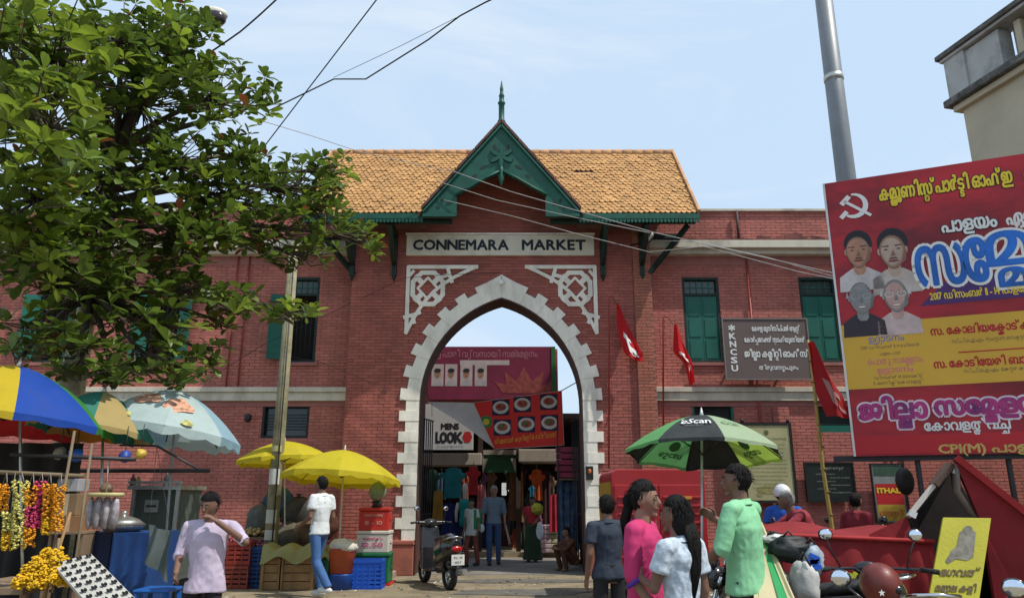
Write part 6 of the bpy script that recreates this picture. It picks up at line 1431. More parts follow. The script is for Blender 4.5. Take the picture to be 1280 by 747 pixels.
def person(name_px, Y, h, rz, label, skin=M_skin, top=None, top_m=None, sleeve='short', legs_m=None, skirt=None, hair='short', hair_m=M_hair, yaw=0, nod=0, pose=None, shoes=None, vox=.012, loc=None, long_top=0., face=True, lean=0., build=1., carried=None, z0=0.):
    g_ = Vector(loc) if loc else G(name_px, Y); g_.z = z0
    t = thing('person', g_, label, 'person', rz=rz); INV.pop(t.name); k = h/1.7
    J = dict(pel=(0, 0, .93), wst=(0, 0, 1.05), chs=(0, .0, 1.26), nkb=(0, .01, 1.43), hd=(0, -.015, 1.575), shl=(-.185, .01, 1.385), shr=(.185, .01, 1.385), ell=(-.235, .03, 1.11), elr=(.235, .03, 1.11),
             wrl=(-.245, -.04, .87), wrr=(.245, -.04, .87), hpl=(-.09, 0, .9), hpr=(.09, 0, .9), knl=(-.10, -.02, .49), knr=(.10, -.02, .49), anl=(-.105, .01, .085), anr=(.105, .01, .085))
    J.update(pose or {})
    J = {q: Vector(v)*k for q, v in J.items()}
    for q in ('shl', 'shr', 'ell', 'elr', 'wrl', 'wrr'): J[q].x *= build
    if lean:
        for q in ('wst', 'chs', 'nkb', 'hd', 'shl', 'shr', 'ell', 'elr', 'wrl', 'wrr'): J[q].y -= math.tan(lean)*(J[q].z - J['pel'].z)
    b = MB()
    # trunk and neck
    def trunk(mb, g=1., z_lo=None, extra=0):
        pts = [J['pel'] - Vector((0, 0, .10*k)), J['pel'], J['wst'], J['chs'], J['nkb'].lerp(J['chs'], .25)]
        rs = [.135*k*g, .155*k*g, .135*k*g*build, .165*k*g*build, .12*k*g]
        mb.tube(pts, rs, 16, sq=.66, u0=(1, 0, 0)); mb.ell(J['chs']+Vector((0, 0, .04*k)), (.17*k*g*build, .11*k*g, .12*k*g), 14, 9)
        for s in ('l', 'r'): mb.ell(J['sh'+s], (.048*k*g, .05*k*g, .05*k*g), 10, 7); mb.tube([J['sh'+s], J['nkb'] + Vector((0, 0, -.03*k))], [.042*k*g, .045*k*g], 10)
    trunk(b); b.tube([J['nkb'] - Vector((0, 0, .05*k)), J['nkb'].lerp(J['hd'], .6)], [.062*k, .053*k], 12)
    for s in ('l', 'r'):
        limb(b, [J['sh'+s], J['el'+s], J['wr'+s]], [.047*k, .037*k, .026*k]); limb(b, [J['hp'+s], J['kn'+s], J['an'+s]], [.082*k, .055*k, .036*k])
        d = (J['wr'+s]-J['el'+s]); sd = 1 if s == 'r' else -1
        hn = Vector((-sd, -.2, 0)); 
        if abs(d.normalized().dot(hn.normalized())) > .85: hn = Vector((0, 0, 1))
        hand(b, J['wr'+s], d, hn, sd, .6, k)
        an = J['an'+s]; kd = (an - J['kn'+s]); b.ell(an + Vector((0, -.055*k, -.045*k)), (.042*k, .11*k, .036*k), 10, 7)
    Rh = Matrix.Rotation(yaw, 3, 'Z') @ Matrix.Rotation(nod, 3, 'X'); H = J['hd']; hs = k*.97
    b.ell(H, (.076*hs, .098*hs, .117*hs), 22, 16, M=Rh, fn=head_fn)
    hp = lambda x, y, z: H + Rh @ (Vector((x, y, z))*hs)
    b.tube([hp(0, -.092, .015), hp(0, -.108, -.02), hp(0, -.088, -.036)], [.008*hs, .015*hs, .013*hs], 8); b.ell(hp(0, -.087, -.056), (.024*hs, .012*hs, .012*hs), 8, 6, M=Rh); b.ell(hp(0, -.075, -.095), (.026*hs, .02*hs, .02*hs), 8, 6, M=Rh)
    for s in (-1, 1): b.ell(hp(s*.078, .005, -.01), (.010*hs, .02*hs, .032*hs), 8, 6, M=Rh)
    blob(b, 'body', skin, t, vox*.85, 2)
    if face:
        for s in (-1, 1):
            e = MB(); e.ell(hp(s*.030, -.0865, .008), (.012*hs, .006*hs, .0055*hs), 10, 6, M=Rh); e = e.build('eye', M_eye, t); MB().ell(hp(s*.030, -.0905, .008), .0055*hs, 8, 6).build('pupil', M_pupil, e)
            MB().tube([hp(s*.046, -.085, .03), hp(s*.03, -.095, .034), hp(s*.014, -.094, .029)], .004*hs, 5).build('eyebrow', hair_m if hair_m != M_grey else M_hair, t)
        MB().ell(hp(0, -.097, -.055), (.024*hs, .006*hs, .007*hs), 10, 6, M=Rh).build('mouth', M_lip, t)
    hb = MB()
    hz = lambda v, a, f: v*(1 + a*noise.noise(v*f))
    def hfn(v):
        y = v.y
        q = hz(v, .10, 3.5)
        if v.y < -.1 and v.z < .35: q = q*.72
        return tuple(q)
    if hair != 'none':
        hb.ell(hp(0, .012, .022), (.086*hs, .098*hs, .112*hs), 24, 16, M=Rh, fn=hfn)
    if hair == 'tied': hb.ell(hp(0, .11, -.02), (.045*hs, .04*hs, .05*hs), 12, 8, M=Rh); hb.tube([hp(0, .10, -.03), hp(0, .13, -.15), hp(0, .11, -.33)], [.035*hs, .035*hs, .012*hs], 10)
    if hair == 'long':
        hb.ell(hp(0, .045, -.03), (.088*hs, .075*hs, .13*hs), 18, 12, M=Rh, fn=lambda v: tuple(hz(v, .12, 3)))
        hb.tube([hp(0, .08, -.06), hp(.0, .115, -.18), hp(.02, .12, -.34), hp(.03, .10, -.52)], [.065*hs, .062*hs, .05*hs, .015*hs], 14, sq=.7, u0=(1, 0, 0))
    if hair == 'bun': hb.ell(hp(0, .105, .0), (.05*hs, .045*hs, .05*hs), 12, 8, M=Rh)
    if hair != 'none':
        if loc is None and Y < 8:       # loose strands over the mass of hair
            rr = random.Random(int(name_px))
            for i in range(420):
                th = rr.uniform(0, 1.75); a = rr.uniform(0, 2*math.pi)
                d = Vector((math.sin(th)*math.cos(a), math.sin(th)*math.sin(a), math.cos(th)))
                if d.y < -.25 and d.z < .45: continue
                q0 = hp(0, .012, .022) + Rh @ Vector((d.x*.086, d.y*.098, d.z*.112))*hs*1.01
                fl_ = Rh @ (Vector((d.x*.5, d.y*.5+.25, -.75)) + Vector((rr.uniform(-.5, .5), rr.uniform(-.5, .5), rr.uniform(-.3, .3)))); fl_.normalize(); n_ = Rh @ d; sd_ = fl_.cross(n_).normalized()*.0022*hs*1.6
                l_ = rr.uniform(.025, .05)*hs; q1 = q0 + fl_*l_*.5 + n_*.003; q2 = q0 + fl_*l_ + n_*rr.uniform(-.006, .003)
                hb.add([q0-sd_, q0+sd_, q1+sd_*.8, q1-sd_*.8, q2], [(0,1,2,3), (3,2,4)])
            if hair in ('long', 'tied'):
                for i in range(160):
                    f0 = rr.uniform(0, .75); o_ = Vector((rr.uniform(-.055, .055), rr.uniform(.05, .15), -.06-.42*f0)) if hair == 'long' else Vector((rr.uniform(-.03, .03), rr.uniform(.09, .15), -.05-.25*f0))
                    q0 = hp(*o_); q2 = q0 + Vector((rr.uniform(-.02, .02), rr.uniform(-.01, .02), -rr.uniform(.08, .16)))*hs; s_2 = Vector((.002, .001, 0)); hb.add([q0-s_2, q0+s_2, q2], [(0,1,2)])
        hb.build('hair', hair_m, t)
    # clothes
    if top_m:
        c = MB(); g = 1.13; hem = J['pel'].z - (.06 + long_top)*k
        pts = [Vector((0, J['pel'].y, hem)), J['pel'], J['wst'], J['chs'], J['nkb'].lerp(J['chs'], .12)]; w_ = 1 + long_top*1.1
        c.tube(pts, [.158*k*g*w_, .15*k*g, .135*k*g*build, .155*k*g*build, 0.10*k*g], 20, sq=.70, u0=(1, 0, 0)); c.ell(J['chs']+Vector((0, 0, .04*k)), (.158*k*g*build, .105*k*g, .12*k*g), 16, 10)
        for s in ('l', 'r'):
            c.ell(J['sh'+s]-Vector((0, 0, .008*k)), .054*k*g, 12, 8); c.tube([J['sh'+s]-Vector((0, 0, .005*k)), J['nkb'] + Vector((0, 0, -.03*k))], [.05*k*g, .05*k*g], 12)
            if sleeve == 'short': c.tube([J['sh'+s], J['sh'+s].lerp(J['el'+s], .62)], [.052*k*g, .058*k*g], 14)
            elif sleeve == 'elbow': c.tube([J['sh'+s], J['el'+s], J['el'+s].lerp(J['wr'+s], .12)], [.05*k*g, .047*k*g, .047*k*g], 14)
            elif sleeve == 'long': c.tube([J['sh'+s], J['el'+s]], [.05*k*g, .046*k*g], 14); c.ell(J['el'+s], .046*k*g, 12, 8); c.tube([J['el'+s], J['el'+s].lerp(J['wr'+s], .92)], [.052*k*g, .036*k*g], 14)
        blob(c, top or 'shirt', top_m, t, vox, 2, .013*k, 10)
        cl = MB(); nb = J['nkb']; n_ = 14
        ringp = lambda i, r, z: nb + Vector((math.cos(2*math.pi*i/n_)*r, math.sin(2*math.pi*i/n_)*r*.95+.004, z - .025*(1-math.sin(2*math.pi*i/n_))*.5))
        vs = [ringp(i, .068*k, -.01*k) for i in range(n_)] + [ringp(i, .062*k, .028*k) for i in range(n_)] + [ringp(i, .080*k, -.012*k) for i in range(n_)]
        cl.add(vs, [(i, (i+1) % n_, n_+(i+1) % n_, n_+i) for i in range(n_)] + [(n_+i, n_+(i+1) % n_, 2*n_+(i+1) % n_, 2*n_+i) for i in range(n_)], 0, True); cl.build('collar', top_m, t)
    if legs_m:
        c = MB(); c.tube([J['pel'] - Vector((0, 0, .09*k)), J['pel'] + Vector((0, 0, .09*k))], [.138*k, .145*k], 18, sq=.74, u0=(1, 0, 0))
        for s in ('l', 'r'):
            c.ell(J['hp'+s], .083*k, 12, 8); c.tube([J['hp'+s], J['kn'+s]], [.083*k, .062*k], 14); c.ell(J['kn'+s], .066*k, 12, 8); c.tube([J['kn'+s], J['an'+s] + Vector((0, 0, -.01*k))], [.066*k, .056*k], 14)
        blob(c, 'trousers', legs_m, t, vox, 3, .006*k, 8)
    if skirt:
        c = MB(); n_ = 28; rows = [(.16, J['pel'].z+.08*k), (.19, J['pel'].z-.05*k), (.21, .6*k), (.24, .3*k), (.27, .06*k)]
        vs = [Vector((math.cos(2*math.pi*i/n_)*r*k*(1+.06*math.sin(i*2.2)*(r > .2)), math.sin(2*math.pi*i/n_)*r*k*.75*(1+.06*math.sin(i*1.7)*(r > .2)) + J['pel'].y, z)) for r, z in rows for i in range(n_)]
        c.add(vs, [(j*n_+i, j*n_+(i+1) % n_, (j+1)*n_+(i+1) % n_, (j+1)*n_+i) for j in range(4) for i in range(n_)], 0, True); c.build('skirt', skirt, t)
    if shoes:
        for s in ('l', 'r'):
            an = J['an'+s]; m_ = MB(); m_.ell(an + Vector((0, -.06*k, -.045*k)), 1, 14, 8, fn=lambda v: (v.x*.05*k, v.y*.135*k, max(-.75, v.z)*.05*k)); m_.build('shoe', shoes, t)
    return t, J, hp
def cloth(n, c, **k): return mat(n, c, .85, .10, 6, .5, 7, **k)
C_white, C_lilac, C_green, C_pink = cloth('white cotton', (.62, .66, .68)), cloth('lilac cotton', (.46, .39, .50)), cloth('mint cotton', (.22, .52, .29)), cloth('pink cotton', (.47, .03, .13))
C_jean, C_navy, C_black, C_check = cloth('jeans', (.05, .12, .30)), cloth('navy cotton', (.025, .035, .055)), cloth('black cotton', (.015, .015, .018)), mat('checked blouse', (.45, .52, .60), .85, .3, 28, .25, 40)
M_shoe, M_shw = mat('dark shoe', (.02, .018, .016), .5), mat('white shoe', (.6, .6, .58), .5)
# man in white T-shirt walking away to the left
person(394, 11.8, 1.76, R(-118), 'man in white T-shirt and blue jeans walking past the yellow umbrella', top='t_shirt', top_m=C_white, sleeve='short', legs_m=C_jean, shoes=M_shw, vox=.012, nod=R(6),
       pose=dict(knl=(-.10, -.12, .50), anl=(-.10, .02, .10), knr=(.09, .06, .50), anr=(.08, .30, .17), wrr=(.20, -.22, .98), elr=(.25, .04, 1.12), wrl=(-.22, -.16, .93)))
# man in lilac shirt, hand to his face
person(243, 6.5, 1.49, R(6), 'man in a pale lilac shirt holding one hand to his mouth', top_m=C_lilac, long_top=.07, sleeve='elbow', legs_m=C_black, shoes=M_shoe, vox=.009, yaw=R(-18), nod=R(16), build=1.04,
       pose=dict(elr=(.34, -.06, 1.24), wrr=(.10, -.17, 1.43), hd=(-.01, -.05, 1.575), ell=(-.24, .0, 1.12), wrl=(-.20, -.20, .98)))
# woman in pink, profile
_, J, hp = person(817, 4.6, 1.55, R(66), 'woman in a pink tunic with purple trimmed sleeves, seen in profile', skin=M_skin2, top='tunic', top_m=C_pink, sleeve='elbow', legs_m=C_black, hair='tied', vox=.009, long_top=.35, build=.98, nod=R(4),
       pose=dict(elr=(.24, -.03, 1.12), wrr=(.12, -.22, 1.24), ell=(-.22, .02, 1.11), wrl=(-.20, -.12, .90)))
tq = _
for s in ('l', 'r'):
    a = J['sh'+s].lerp(J['el'+s], 1.0); d = (J['wr'+s]-J['el'+s]).normalized(); MB().tube([a+d*.01, a+d*.035], [.062, .062], 14).build('sleeve_trim', mat('purple trim', (.07, .02, .25), .7), tq)
# girl in white checked blouse, long hair
_, J, hp = person(866, 4.3, 1.46, R(-138), 'young woman in a white checked blouse, long black hair down her back', top='blouse', top_m=C_check, sleeve='short', legs_m=C_navy, hair='long', vox=.009, yaw=R(14), build=.84, pose=dict(elr=(.24, -.06, 1.14), wrr=(.14, -.22, 1.18)))
# man in green shirt from behind
person(946, 5.45, 1.68, R(-128), 'man in a mint green shirt with rolled sleeves, seen from behind', top_m=C_green, long_top=.05, sleeve='elbow', legs_m=C_navy, shoes=M_shoe, vox=.009, yaw=R(22), build=1.1,
       pose=dict(elr=(.27, -.04, 1.12), wrr=(.26, -.22, 1.0), ell=(-.25, -.08, 1.16), wrl=(-.20, -.28, 1.30)))
# boy in dark clothes
person(765, 7.0, 1.47, R(-165), 'boy in a dark navy shirt standing left of the woman in pink', top_m=C_navy, sleeve='short', legs_m=C_black, shoes=M_shoe, vox=.011, face=False, build=.92)
# inside the arch
_, J, hp = person(617, 17.3, 1.70, R(4), 'grey haired man in blue shirt and jeans walking out through the arch', skin=M_skin2, top_m=cloth('slate blue shirt', (.12, .17, .23)), sleeve='elbow', legs_m=cloth('dark jeans', (.03, .07, .17)), hair_m=M_grey, shoes=M_shoe, vox=.016, pose=dict(knl=(-.10, -.08, .49), anl=(-.1, -.06, .085), knr=(.10, .02, .49), anr=(.11, .10, .10)))
o = MB().tube([_.location+Vector((.26, -.08, .85)), _.location+Vector((.36, -.25, .45))], [.02, .03], 8).build('rolled_newspaper', mat('newsprint', (.3, .22, .18), .8), None); tag(o, 'brown rolled paper in the hand of the man in blue', 'newspaper')
o = MB().ell(_.location+Vector((-.26, -.10, .78)), (.06, .04, .09), 10, 7).build('small_bag', C_white, None); tag(o, 'small white bag in the other hand of the man in blue', 'bag')
_, J, hp = person(589, 16.8, 1.42, R(-40), 'short woman in white and green top with brown trousers walking in the arch', top='blouse', top_m=cloth('pale top', (.42, .46, .44)), sleeve='short', legs_m=cloth('brown trousers', (.16, .045, .03)), hair='tied', shoes=M_shoe, vox=.016, long_top=.1, pose=dict(knl=(-.10, -.10, .5), anl=(-.1, -.06, .085), knr=(.1, .06, .48), anr=(.1, .14, .12)))
q = _.location; m_ = MB(); m_.grid(lambda u, v: q + Vector((.05+.15*u, -.13-.02*math.sin(u*9), .78+.40*v)), 8, 6); o = m_.build('shawl', cloth('green shawl', (.01, .16, .07)), _); o.data.transform(Matrix.Rotation(R(40), 4, 'Z') @ Matrix.Translation(-q) if o.name not in INV else Matrix())
_, J, hp = person(666, 18.1, 1.46, R(-25), 'woman in dark green skirt and red blouse carrying a white bag', top='blouse', top_m=cloth('red blouse', (.36, .02, .03)), sleeve='short', skirt=cloth('dark green skirt', (.02, .04, .02)), hair='bun', vox=.016, pose=dict(elr=(.22, -.08, 1.14), wrr=(.14, -.2, 1.0)))
q = _.location; o = MB().ell(q+Vector((.16, -.22, .70)), 1, 12, 9, fn=lambda v: (v.x*.09*(1-.3*max(0, v.z)), v.y*.05, v.z*.2)).build('carrier_bag', C_white, None); tag(o, 'white plastic carrier bag hanging from the woman in red', 'bag')
o = MB().ell(q+Vector((.1, -.16, 1.18)), 1, 14, 10, fn=lambda v: tuple((v+noise.noise_vector(v*4)*.4)*.13)).build('flower_bunch', mat('yellow green flowers', (.42, .40, .04), .8, .4, 20), None); tag(o, 'bunch of yellow green flowers held by the woman in red', 'flowers')
person(713, 16.0, 1.5, R(-60), 'person in dark rust clothes squatting against the right jamb', top_m=cloth('rust cloth', (.11, .04, .02)), sleeve='long', legs_m=cloth('rust trousers', (.08, .03, .015)), vox=.016, z0=0, face=False,
       pose=dict(pel=(0, .1, .22), wst=(0, .05, .34), chs=(0, -.02, .54), nkb=(0, -.06, .70), hd=(0, -.10, .85), shl=(-.17, -.03, .66), shr=(.17, -.03, .66), ell=(-.2, -.24, .50), elr=(.2, -.24, .5), wrl=(-.08, -.40, .50), wrr=(.08, -.40, .5), hpl=(-.09, .08, .22), hpr=(.09, .08, .22), knl=(-.13, -.32, .52), knr=(.13, -.32, .52), anl=(-.12, -.18, .08), anr=(.12, -.18, .08)))
# ================================================================ VEHICLES
M_tyre = mat('tyre', (.018, .018, .018), .9, .2, 20); M_chrome = mat('chrome', (.6, .6, .6), .15, .05, metal=1, bump=0); M_bblk = mat('gloss black', (.012, .012, .014), .22, .1, 4, 0, coat=.6); M_seat = mat('seat vinyl', (.02, .02, .02), .55, .1, 20, .2, 60)
M_mirror = mat('mirror', (.75, .8, .88), .04, .0, metal=1, bump=0); M_tail = mat('tail lamp', (.35, .01, .01), .2, bump=0); M_lens = mat('lens', (.6, .6, .58), .08, bump=0, spec=.8); M_plate = mat('number plate', (.62, .62, .58), .5, bump=0)
def wheel(par, c, r, wd=.09, ax='y', m=M_tyre, name='wheel', rim=True):
    n = 28; mb = MB(); prof = [(-wd/2, -.055), (-wd/2, -.02), (-wd*.3, 0), (wd*.3, 0), (wd/2, -.02), (wd/2, -.055)]; k = len(prof); vs = []
    for i in range(n):
        a = 2*math.pi*i/n
        for w_, dr in prof: vs.append((c[0]+(r+dr)*math.cos(a), c[1]+w_, c[2]+(r+dr)*math.sin(a)))
    mb.add(vs, [(i*k+j, i*k+(j+1) % k, ((i+1) % n)*k+(j+1) % k, ((i+1) % n)*k+j) for i in range(n) for j in range(k)], 0, True); w_ = mb.build(name, m, par)
    if rim:
        rb = MB()
        for i in range(10):
            a = 2*math.pi*i/10; rb.tube([c, (c[0]+(r-.06)*math.cos(a), c[1], c[2]+(r-.06)*math.sin(a))], .007, 5)
        rb.tube([(c[0], c[1]-.05, c[2]), (c[0], c[1]+.05, c[2])], .045, 12); rb.build('spokes', M_steel, w_)
        rr = MB(); rr.tube([(c[0]+(r-.058)*math.cos(2*math.pi*i/n), c[1], c[2]+(r-.058)*math.sin(2*math.pi*i/n)) for i in range(n+1)], .012, 6, caps=False); rr.build('rim', M_chrome, w_)
    return w_
def mirrors(t, x, z, w_=.30):
    for s in (-1, 1):
        MB().tube([(x, s*.22, z), (x+.03, s*.27, z+.12), (x, s*w_, z+.2)], .006, 6).build('mirror_stalk', M_bblk, t)
        o = MB(); o.ell((x, s*w_, z+.22), (.018, .052, .042), 14, 9); o = o.build('mirror', M_bblk, t); MB().ell((x-.013, s*w_, z+.22), (.008, .045, .036), 14, 8).build('mirror_glass', M_mirror, o)
def motorbike(loc, rz, paint, label, mw=.30, sc_=1.):
    t = thing('motorcycle', loc, label, 'motorcycle', 'motorcycles parked on the right', rz=rz); INV.pop(t.name)
    wheel(t, (.66, 0, .30), .30); wheel(t, (-.62, 0, .30), .30, .10)
    for s in (-1, 1):
        MB().tube([(.66, s*.075, .30), (.44, s*.075, .86)], [.022, .018], 8).build('fork_leg', M_chrome, t); MB().tube([(-.62, s*.10, .30), (-.50, s*.11, .68)], [.03, .022], 8).build('shock_absorber', M_chrome, t)
    MB().tube([(.42, 0, .84), (.30, 0, .60), (.22, 0, .30), (-.15, 0, .27), (-.35, 0, .55), (-.62, 0, .68)], .022, 8).tube([(.42, 0, .84), (-.1, 0, .72), (-.62, 0, .70)], .022, 8).build('frame', M_bblk, t)
    MB().ell((.17, 0, .82), 1, 20, 12, fn=lambda v: (v.x*.27, v.y*.145*(1+.15*v.x), max(-.6, v.z)*.14)).build('fuel_tank', paint, t)
    m_ = MB(); m_.tube([(-.05, 0, .80), (-.25, 0, .79), (-.45, 0, .83), (-.72, 0, .87)], [.06, .11, .12, .08], 12, sq=.45); m_.build('seat', M_seat, t)
    for s in (-1, 1): MB().prism([(-.08, .52), (-.06, .74), (-.60, .80), (-.74, .74), (-.42, .58)], lambda u, v, w_: Vector((u, s*(.10+w_), v)), 0, .03).build('side_panel', paint, t, recalc=True, bevel=.01)
    m_ = MB(); m_.box(.0, .26, -.11, .11, .24, .44); m_.lathe([(.09, 0), (.09, .16), (.06, .2)], (.16, 0, .42), 12)
    for i in range(5): m_.lathe([(.12, 0), (.12, .012)], (.16, 0, .45+i*.03), 12)
    m_.build('engine', mat('alloy', (.22, .22, .22), .45, .2, metal=.6), t, bevel=.01)
    MB().tube([(.28, -.10, .42), (.33, -.13, .28), (.1, -.14, .22), (-.4, -.16, .28), (-.85, -.17, .36)], [.02, .02, .022, .04, .045], 10).build('exhaust', M_chrome, t)
    MB().tube([(.42, 0, .88), (.38, .12, .96), (.32, .33, .96), (.26, .38, .95)], .011, 7).tube([(.42, 0, .88), (.38, -.12, .96), (.32, -.33, .96), (.26, -.38, .95)], .011, 7).build('handlebar', M_bblk, t)
    for s in (-1, 1): MB().tube([(.32, s*.30, .96), (.26, s*.40, .95)], .018, 8).build('grip', M_tyre, t); MB().ell((.46, s*.15, .80), .028, 8, 6).build('indicator', mat('amber', (.6, .2, .01), .2, bump=0), t)
    hl = MB().ell((.50, 0, .84), (.08, .095, .10), 14, 10).build('headlight', paint, t); MB().ell((.555, 0, .84), (.03, .075, .08), 14, 8).build('lens', M_lens, hl)
    MB().ell((.50, 0, .95), (.03, .1, .05), 12, 8).build('instrument_pod', M_bblk, t)
    for cx, a0, a1 in ((.66, 20, 150), (-.62, 40, 175)):
        m_ = MB(); n_ = 10; pts = [(cx+.34*math.cos(R(a0+(a1-a0)*i/n_)), 0, .30+.34*math.sin(R(a0+(a1-a0)*i/n_))) for i in range(n_+1)]; m_.tube(pts, [.055]*(n_+1), 8, sq=.25); m_.build('mudguard', paint if cx > 0 else M_bblk, t)
    tl = MB().ell((-.86, 0, .74), (.04, .07, .035), 10, 7).build('tail_lamp', M_tail, t); MB().box(-.95, -.94, -.1, .1, .5, .66).build('number_plate', M_plate, t)
    MB().tube([(-.55, .15, .86), (-.84, .12, .92), (-.88, 0, .93), (-.84, -.12, .92), (-.55, -.15, .86)], .012, 7).build('grab_rail', M_chrome, t)
    mirrors(t, .34, .97, mw); t.scale = (sc_,)*3; return t
def scooter(loc, rz, paint, label):
    t = thing('scooter', loc, label, 'scooter', rz=rz); INV.pop(t.name)
    wheel(t, (.62, 0, .23), .23, .10, rim=True); wheel(t, (-.58, 0, .23), .23, .11)
    c = MB(); c.tube([(-.15, 0, .45), (-.35, 0, .58), (-.62, 0, .66), (-.86, 0, .68)], [.15, .21, .20, .10], 16, sq=1.1); c.tube([(-.1, 0, .30), (-.5, 0, .36)], [.10, .12], 12); blob(c, 'rear_body', paint, t, .015, 3)
    MB().tube([(-.02, 0, .74), (-.25, 0, .77), (-.5, 0, .79), (-.80, 0, .80)], [.08, .13, .14, .09], 14, sq=.4).build('seat', M_seat, t)
    c = MB(); c.prism([(.22, .26), (.34, .30), (.46, .92), (.40, .96), (.30, .60)], lambda u, v, w_: Vector((u, w_*(1-.3*(v-.3)), v)), -.2, .2); c.tube([(.52, 0, .45), (.44, 0, .90)], [.09, .06], 12); blob(c, 'front_apron', paint, t, .015, 3)
    MB().box(-.12, .30, -.17, .17, .24, .28).build('floorboard', M_bblk, t, bevel=.02)
    c = MB(); c.ell((.42, 0, 1.0), (.10, .13, .08), 14, 9); c.tube([(.38, -.3, 1.02), (.42, 0, 1.0), (.38, .3, 1.02)], [.02, .05, .02], 10); blob(c, 'handlebar_cowl', paint, t, .012, 3)
    for s in (-1, 1): MB().tube([(.38, s*.26, 1.02), (.34, s*.38, 1.01)], .018, 8).build('grip', M_tyre, t); MB().ell((-.80, s*.13, .66), (.04, .035, .03), 8, 6).build('indicator', mat('amber', (0, 0, 0)), t)
    MB().tube([(.60, 0, .23), (.48, 0, .55)], .03, 8).build('fork', M_bblk, t)
    MB().ell((.60, 0, .42), (.22, .09, .10), 14, 8).build('front_mudguard', paint, t); MB().ell((-.66, 0, .40), (.22, .08, .11), 14, 8).build('rear_mudguard', M_bblk, t)
    MB().ell((-.87, 0, .64), (.035, .10, .05), 12, 8).build('tail_lamp', M_tail, t)
    n_ = MB().box(-.93, -.92, -.11, .11, .40, .56).build('number_plate', M_plate, t); m_ = MB(); pl = Plane((-.931, .1, .40), (0, -1, 0)); text_on(m_, 'KL 01', pl, .03, .10, .045, .14); text_on(m_, '4127', pl, .04, .03, .045, .12); m_.build('number', M_ink, n_)
    MB().tube([(-.1, -.14, .22), (-.5, -.17, .24), (-.82, -.17, .28)], [.02, .05, .05], 10).build('exhaust', M_steel, t)
    MB().tube([(-.5, .17, .74), (-.84, .10, .82), (-.86, 0, .83), (-.84, -.10, .82), (-.5, -.17, .74)], .012, 7).build('grab_rail', M_chrome, t)
    mirrors(t, .36, 1.03, .27); return t
scooter(G(546, 13.35), R(116), M_bblk, 'black scooter parked in the left half of the arch, rear to the street')
# a person-high clutter: rickshaw
RX_0, RX_1, RYk = G(766, 10.2, 1.2).x, G(884, 10.2, 1.2).x, 10.2; zt_ = P(820, 586, 10.2).z
t = thing('cargo_rickshaw', ((RX_0+RX_1)/2, 10.9, 0), 'red three wheeled delivery van with ribbed rear doors and a yellow side', 'delivery van')
M_rk = mat('rickshaw red', (.36, .02, .025), .4, .12, 3, .03, dirt=(.2, .03, .03), dsc=3); M_rky = mat('rickshaw yellow', (.38, .22, .02), .5, .12, 3)
w2 = RX_1-RX_0; cr = .10
prof = [(RX_0, .52), (RX_1, .52)] + [(RX_1-cr+cr*math.cos(a), zt_-cr+cr*math.sin(a)) for a in [R(15*i) for i in range(7)]] + [(RX_0+cr-cr*math.sin(a), zt_-cr+cr*math.cos(a)) for a in [R(15*i) for i in range(7)]]
MB().prism(prof, lambda u, v, w_: Vector((u, RYk+.02+w_, v)), 0, 1.45).build('cargo_box', M_rk, t, recalc=True, bevel=.01)
MB().box(RX_0-.008, RX_0-.001, RYk+.08, RYk+1.4, .6, zt_-.16).build('yellow_side_panel', M_rky, t)
for s0, s1 in ((RX_0+.03, (RX_0+RX_1)/2-.006), ((RX_0+RX_1)/2+.006, RX_1-.03)):
    d_ = MB().box(s0, s1, RYk-.0, RYk+.018, .58, zt_-.2).build('rear_door', M_rk, t, bevel=.008)
    for i in range(8):
        z = .68 + i*(zt_-.95)/8; MB().box(s0+.04, s1-.04, RYk-.022, RYk-.001, z, z+.03).build('rib', M_rk, d_, bevel=.006)
    MB().box(s0+.2, s0+.42, RYk-.03, RYk-.0225, 1.42, 1.46).build('orange_stripe', mat('orange tape', (.6, .25, .03), .5), d_); MB().tube([(s1-.06 if s0 < 2 else s0+.06, RYk-.03, .95), (s1-.06 if s0 < 2 else s0+.06, RYk-.03, 1.15)], .01, 6).build('latch', M_iron, d_)
MB().box(RX_0+.0, RX_1-.0, RYk-.05, RYk-.0, .42, .52).build('bumper', M_iron, t, bevel=.01)
for s in (RX_0+.12, RX_1-.12):
    MB().box(s-.08, s+.08, RYk-.07, RYk-.051, .44, .5).build('tail_lamp', M_tail, t); wr_ = MB(); wr_.tube([(s-.06, RYk+.35, .26), (s+.06, RYk+.35, .26)], .26, 22); wr_.build('wheel', M_tyre, t)
MB().tube([((RX_0+RX_1)/2-.05, RYk+2.3, .26), ((RX_0+RX_1)/2+.05, RYk+2.3, .26)], .26, 22).build('wheel', M_tyre, t)
MB().box(RX_0+.1, RX_1-.1, RYk+1.5, RYk+2.5, .5, zt_-.15).build('cab', M_rk, t, bevel=.1); MB().box(RX_0+.02, RX_0+.1, RYk+.3, RYk+2.2, .38, .5).box(RX_1-.1, RX_1-.02, RYk+.3, RYk+2.2, .38, .5).build('chassis', M_iron, t)
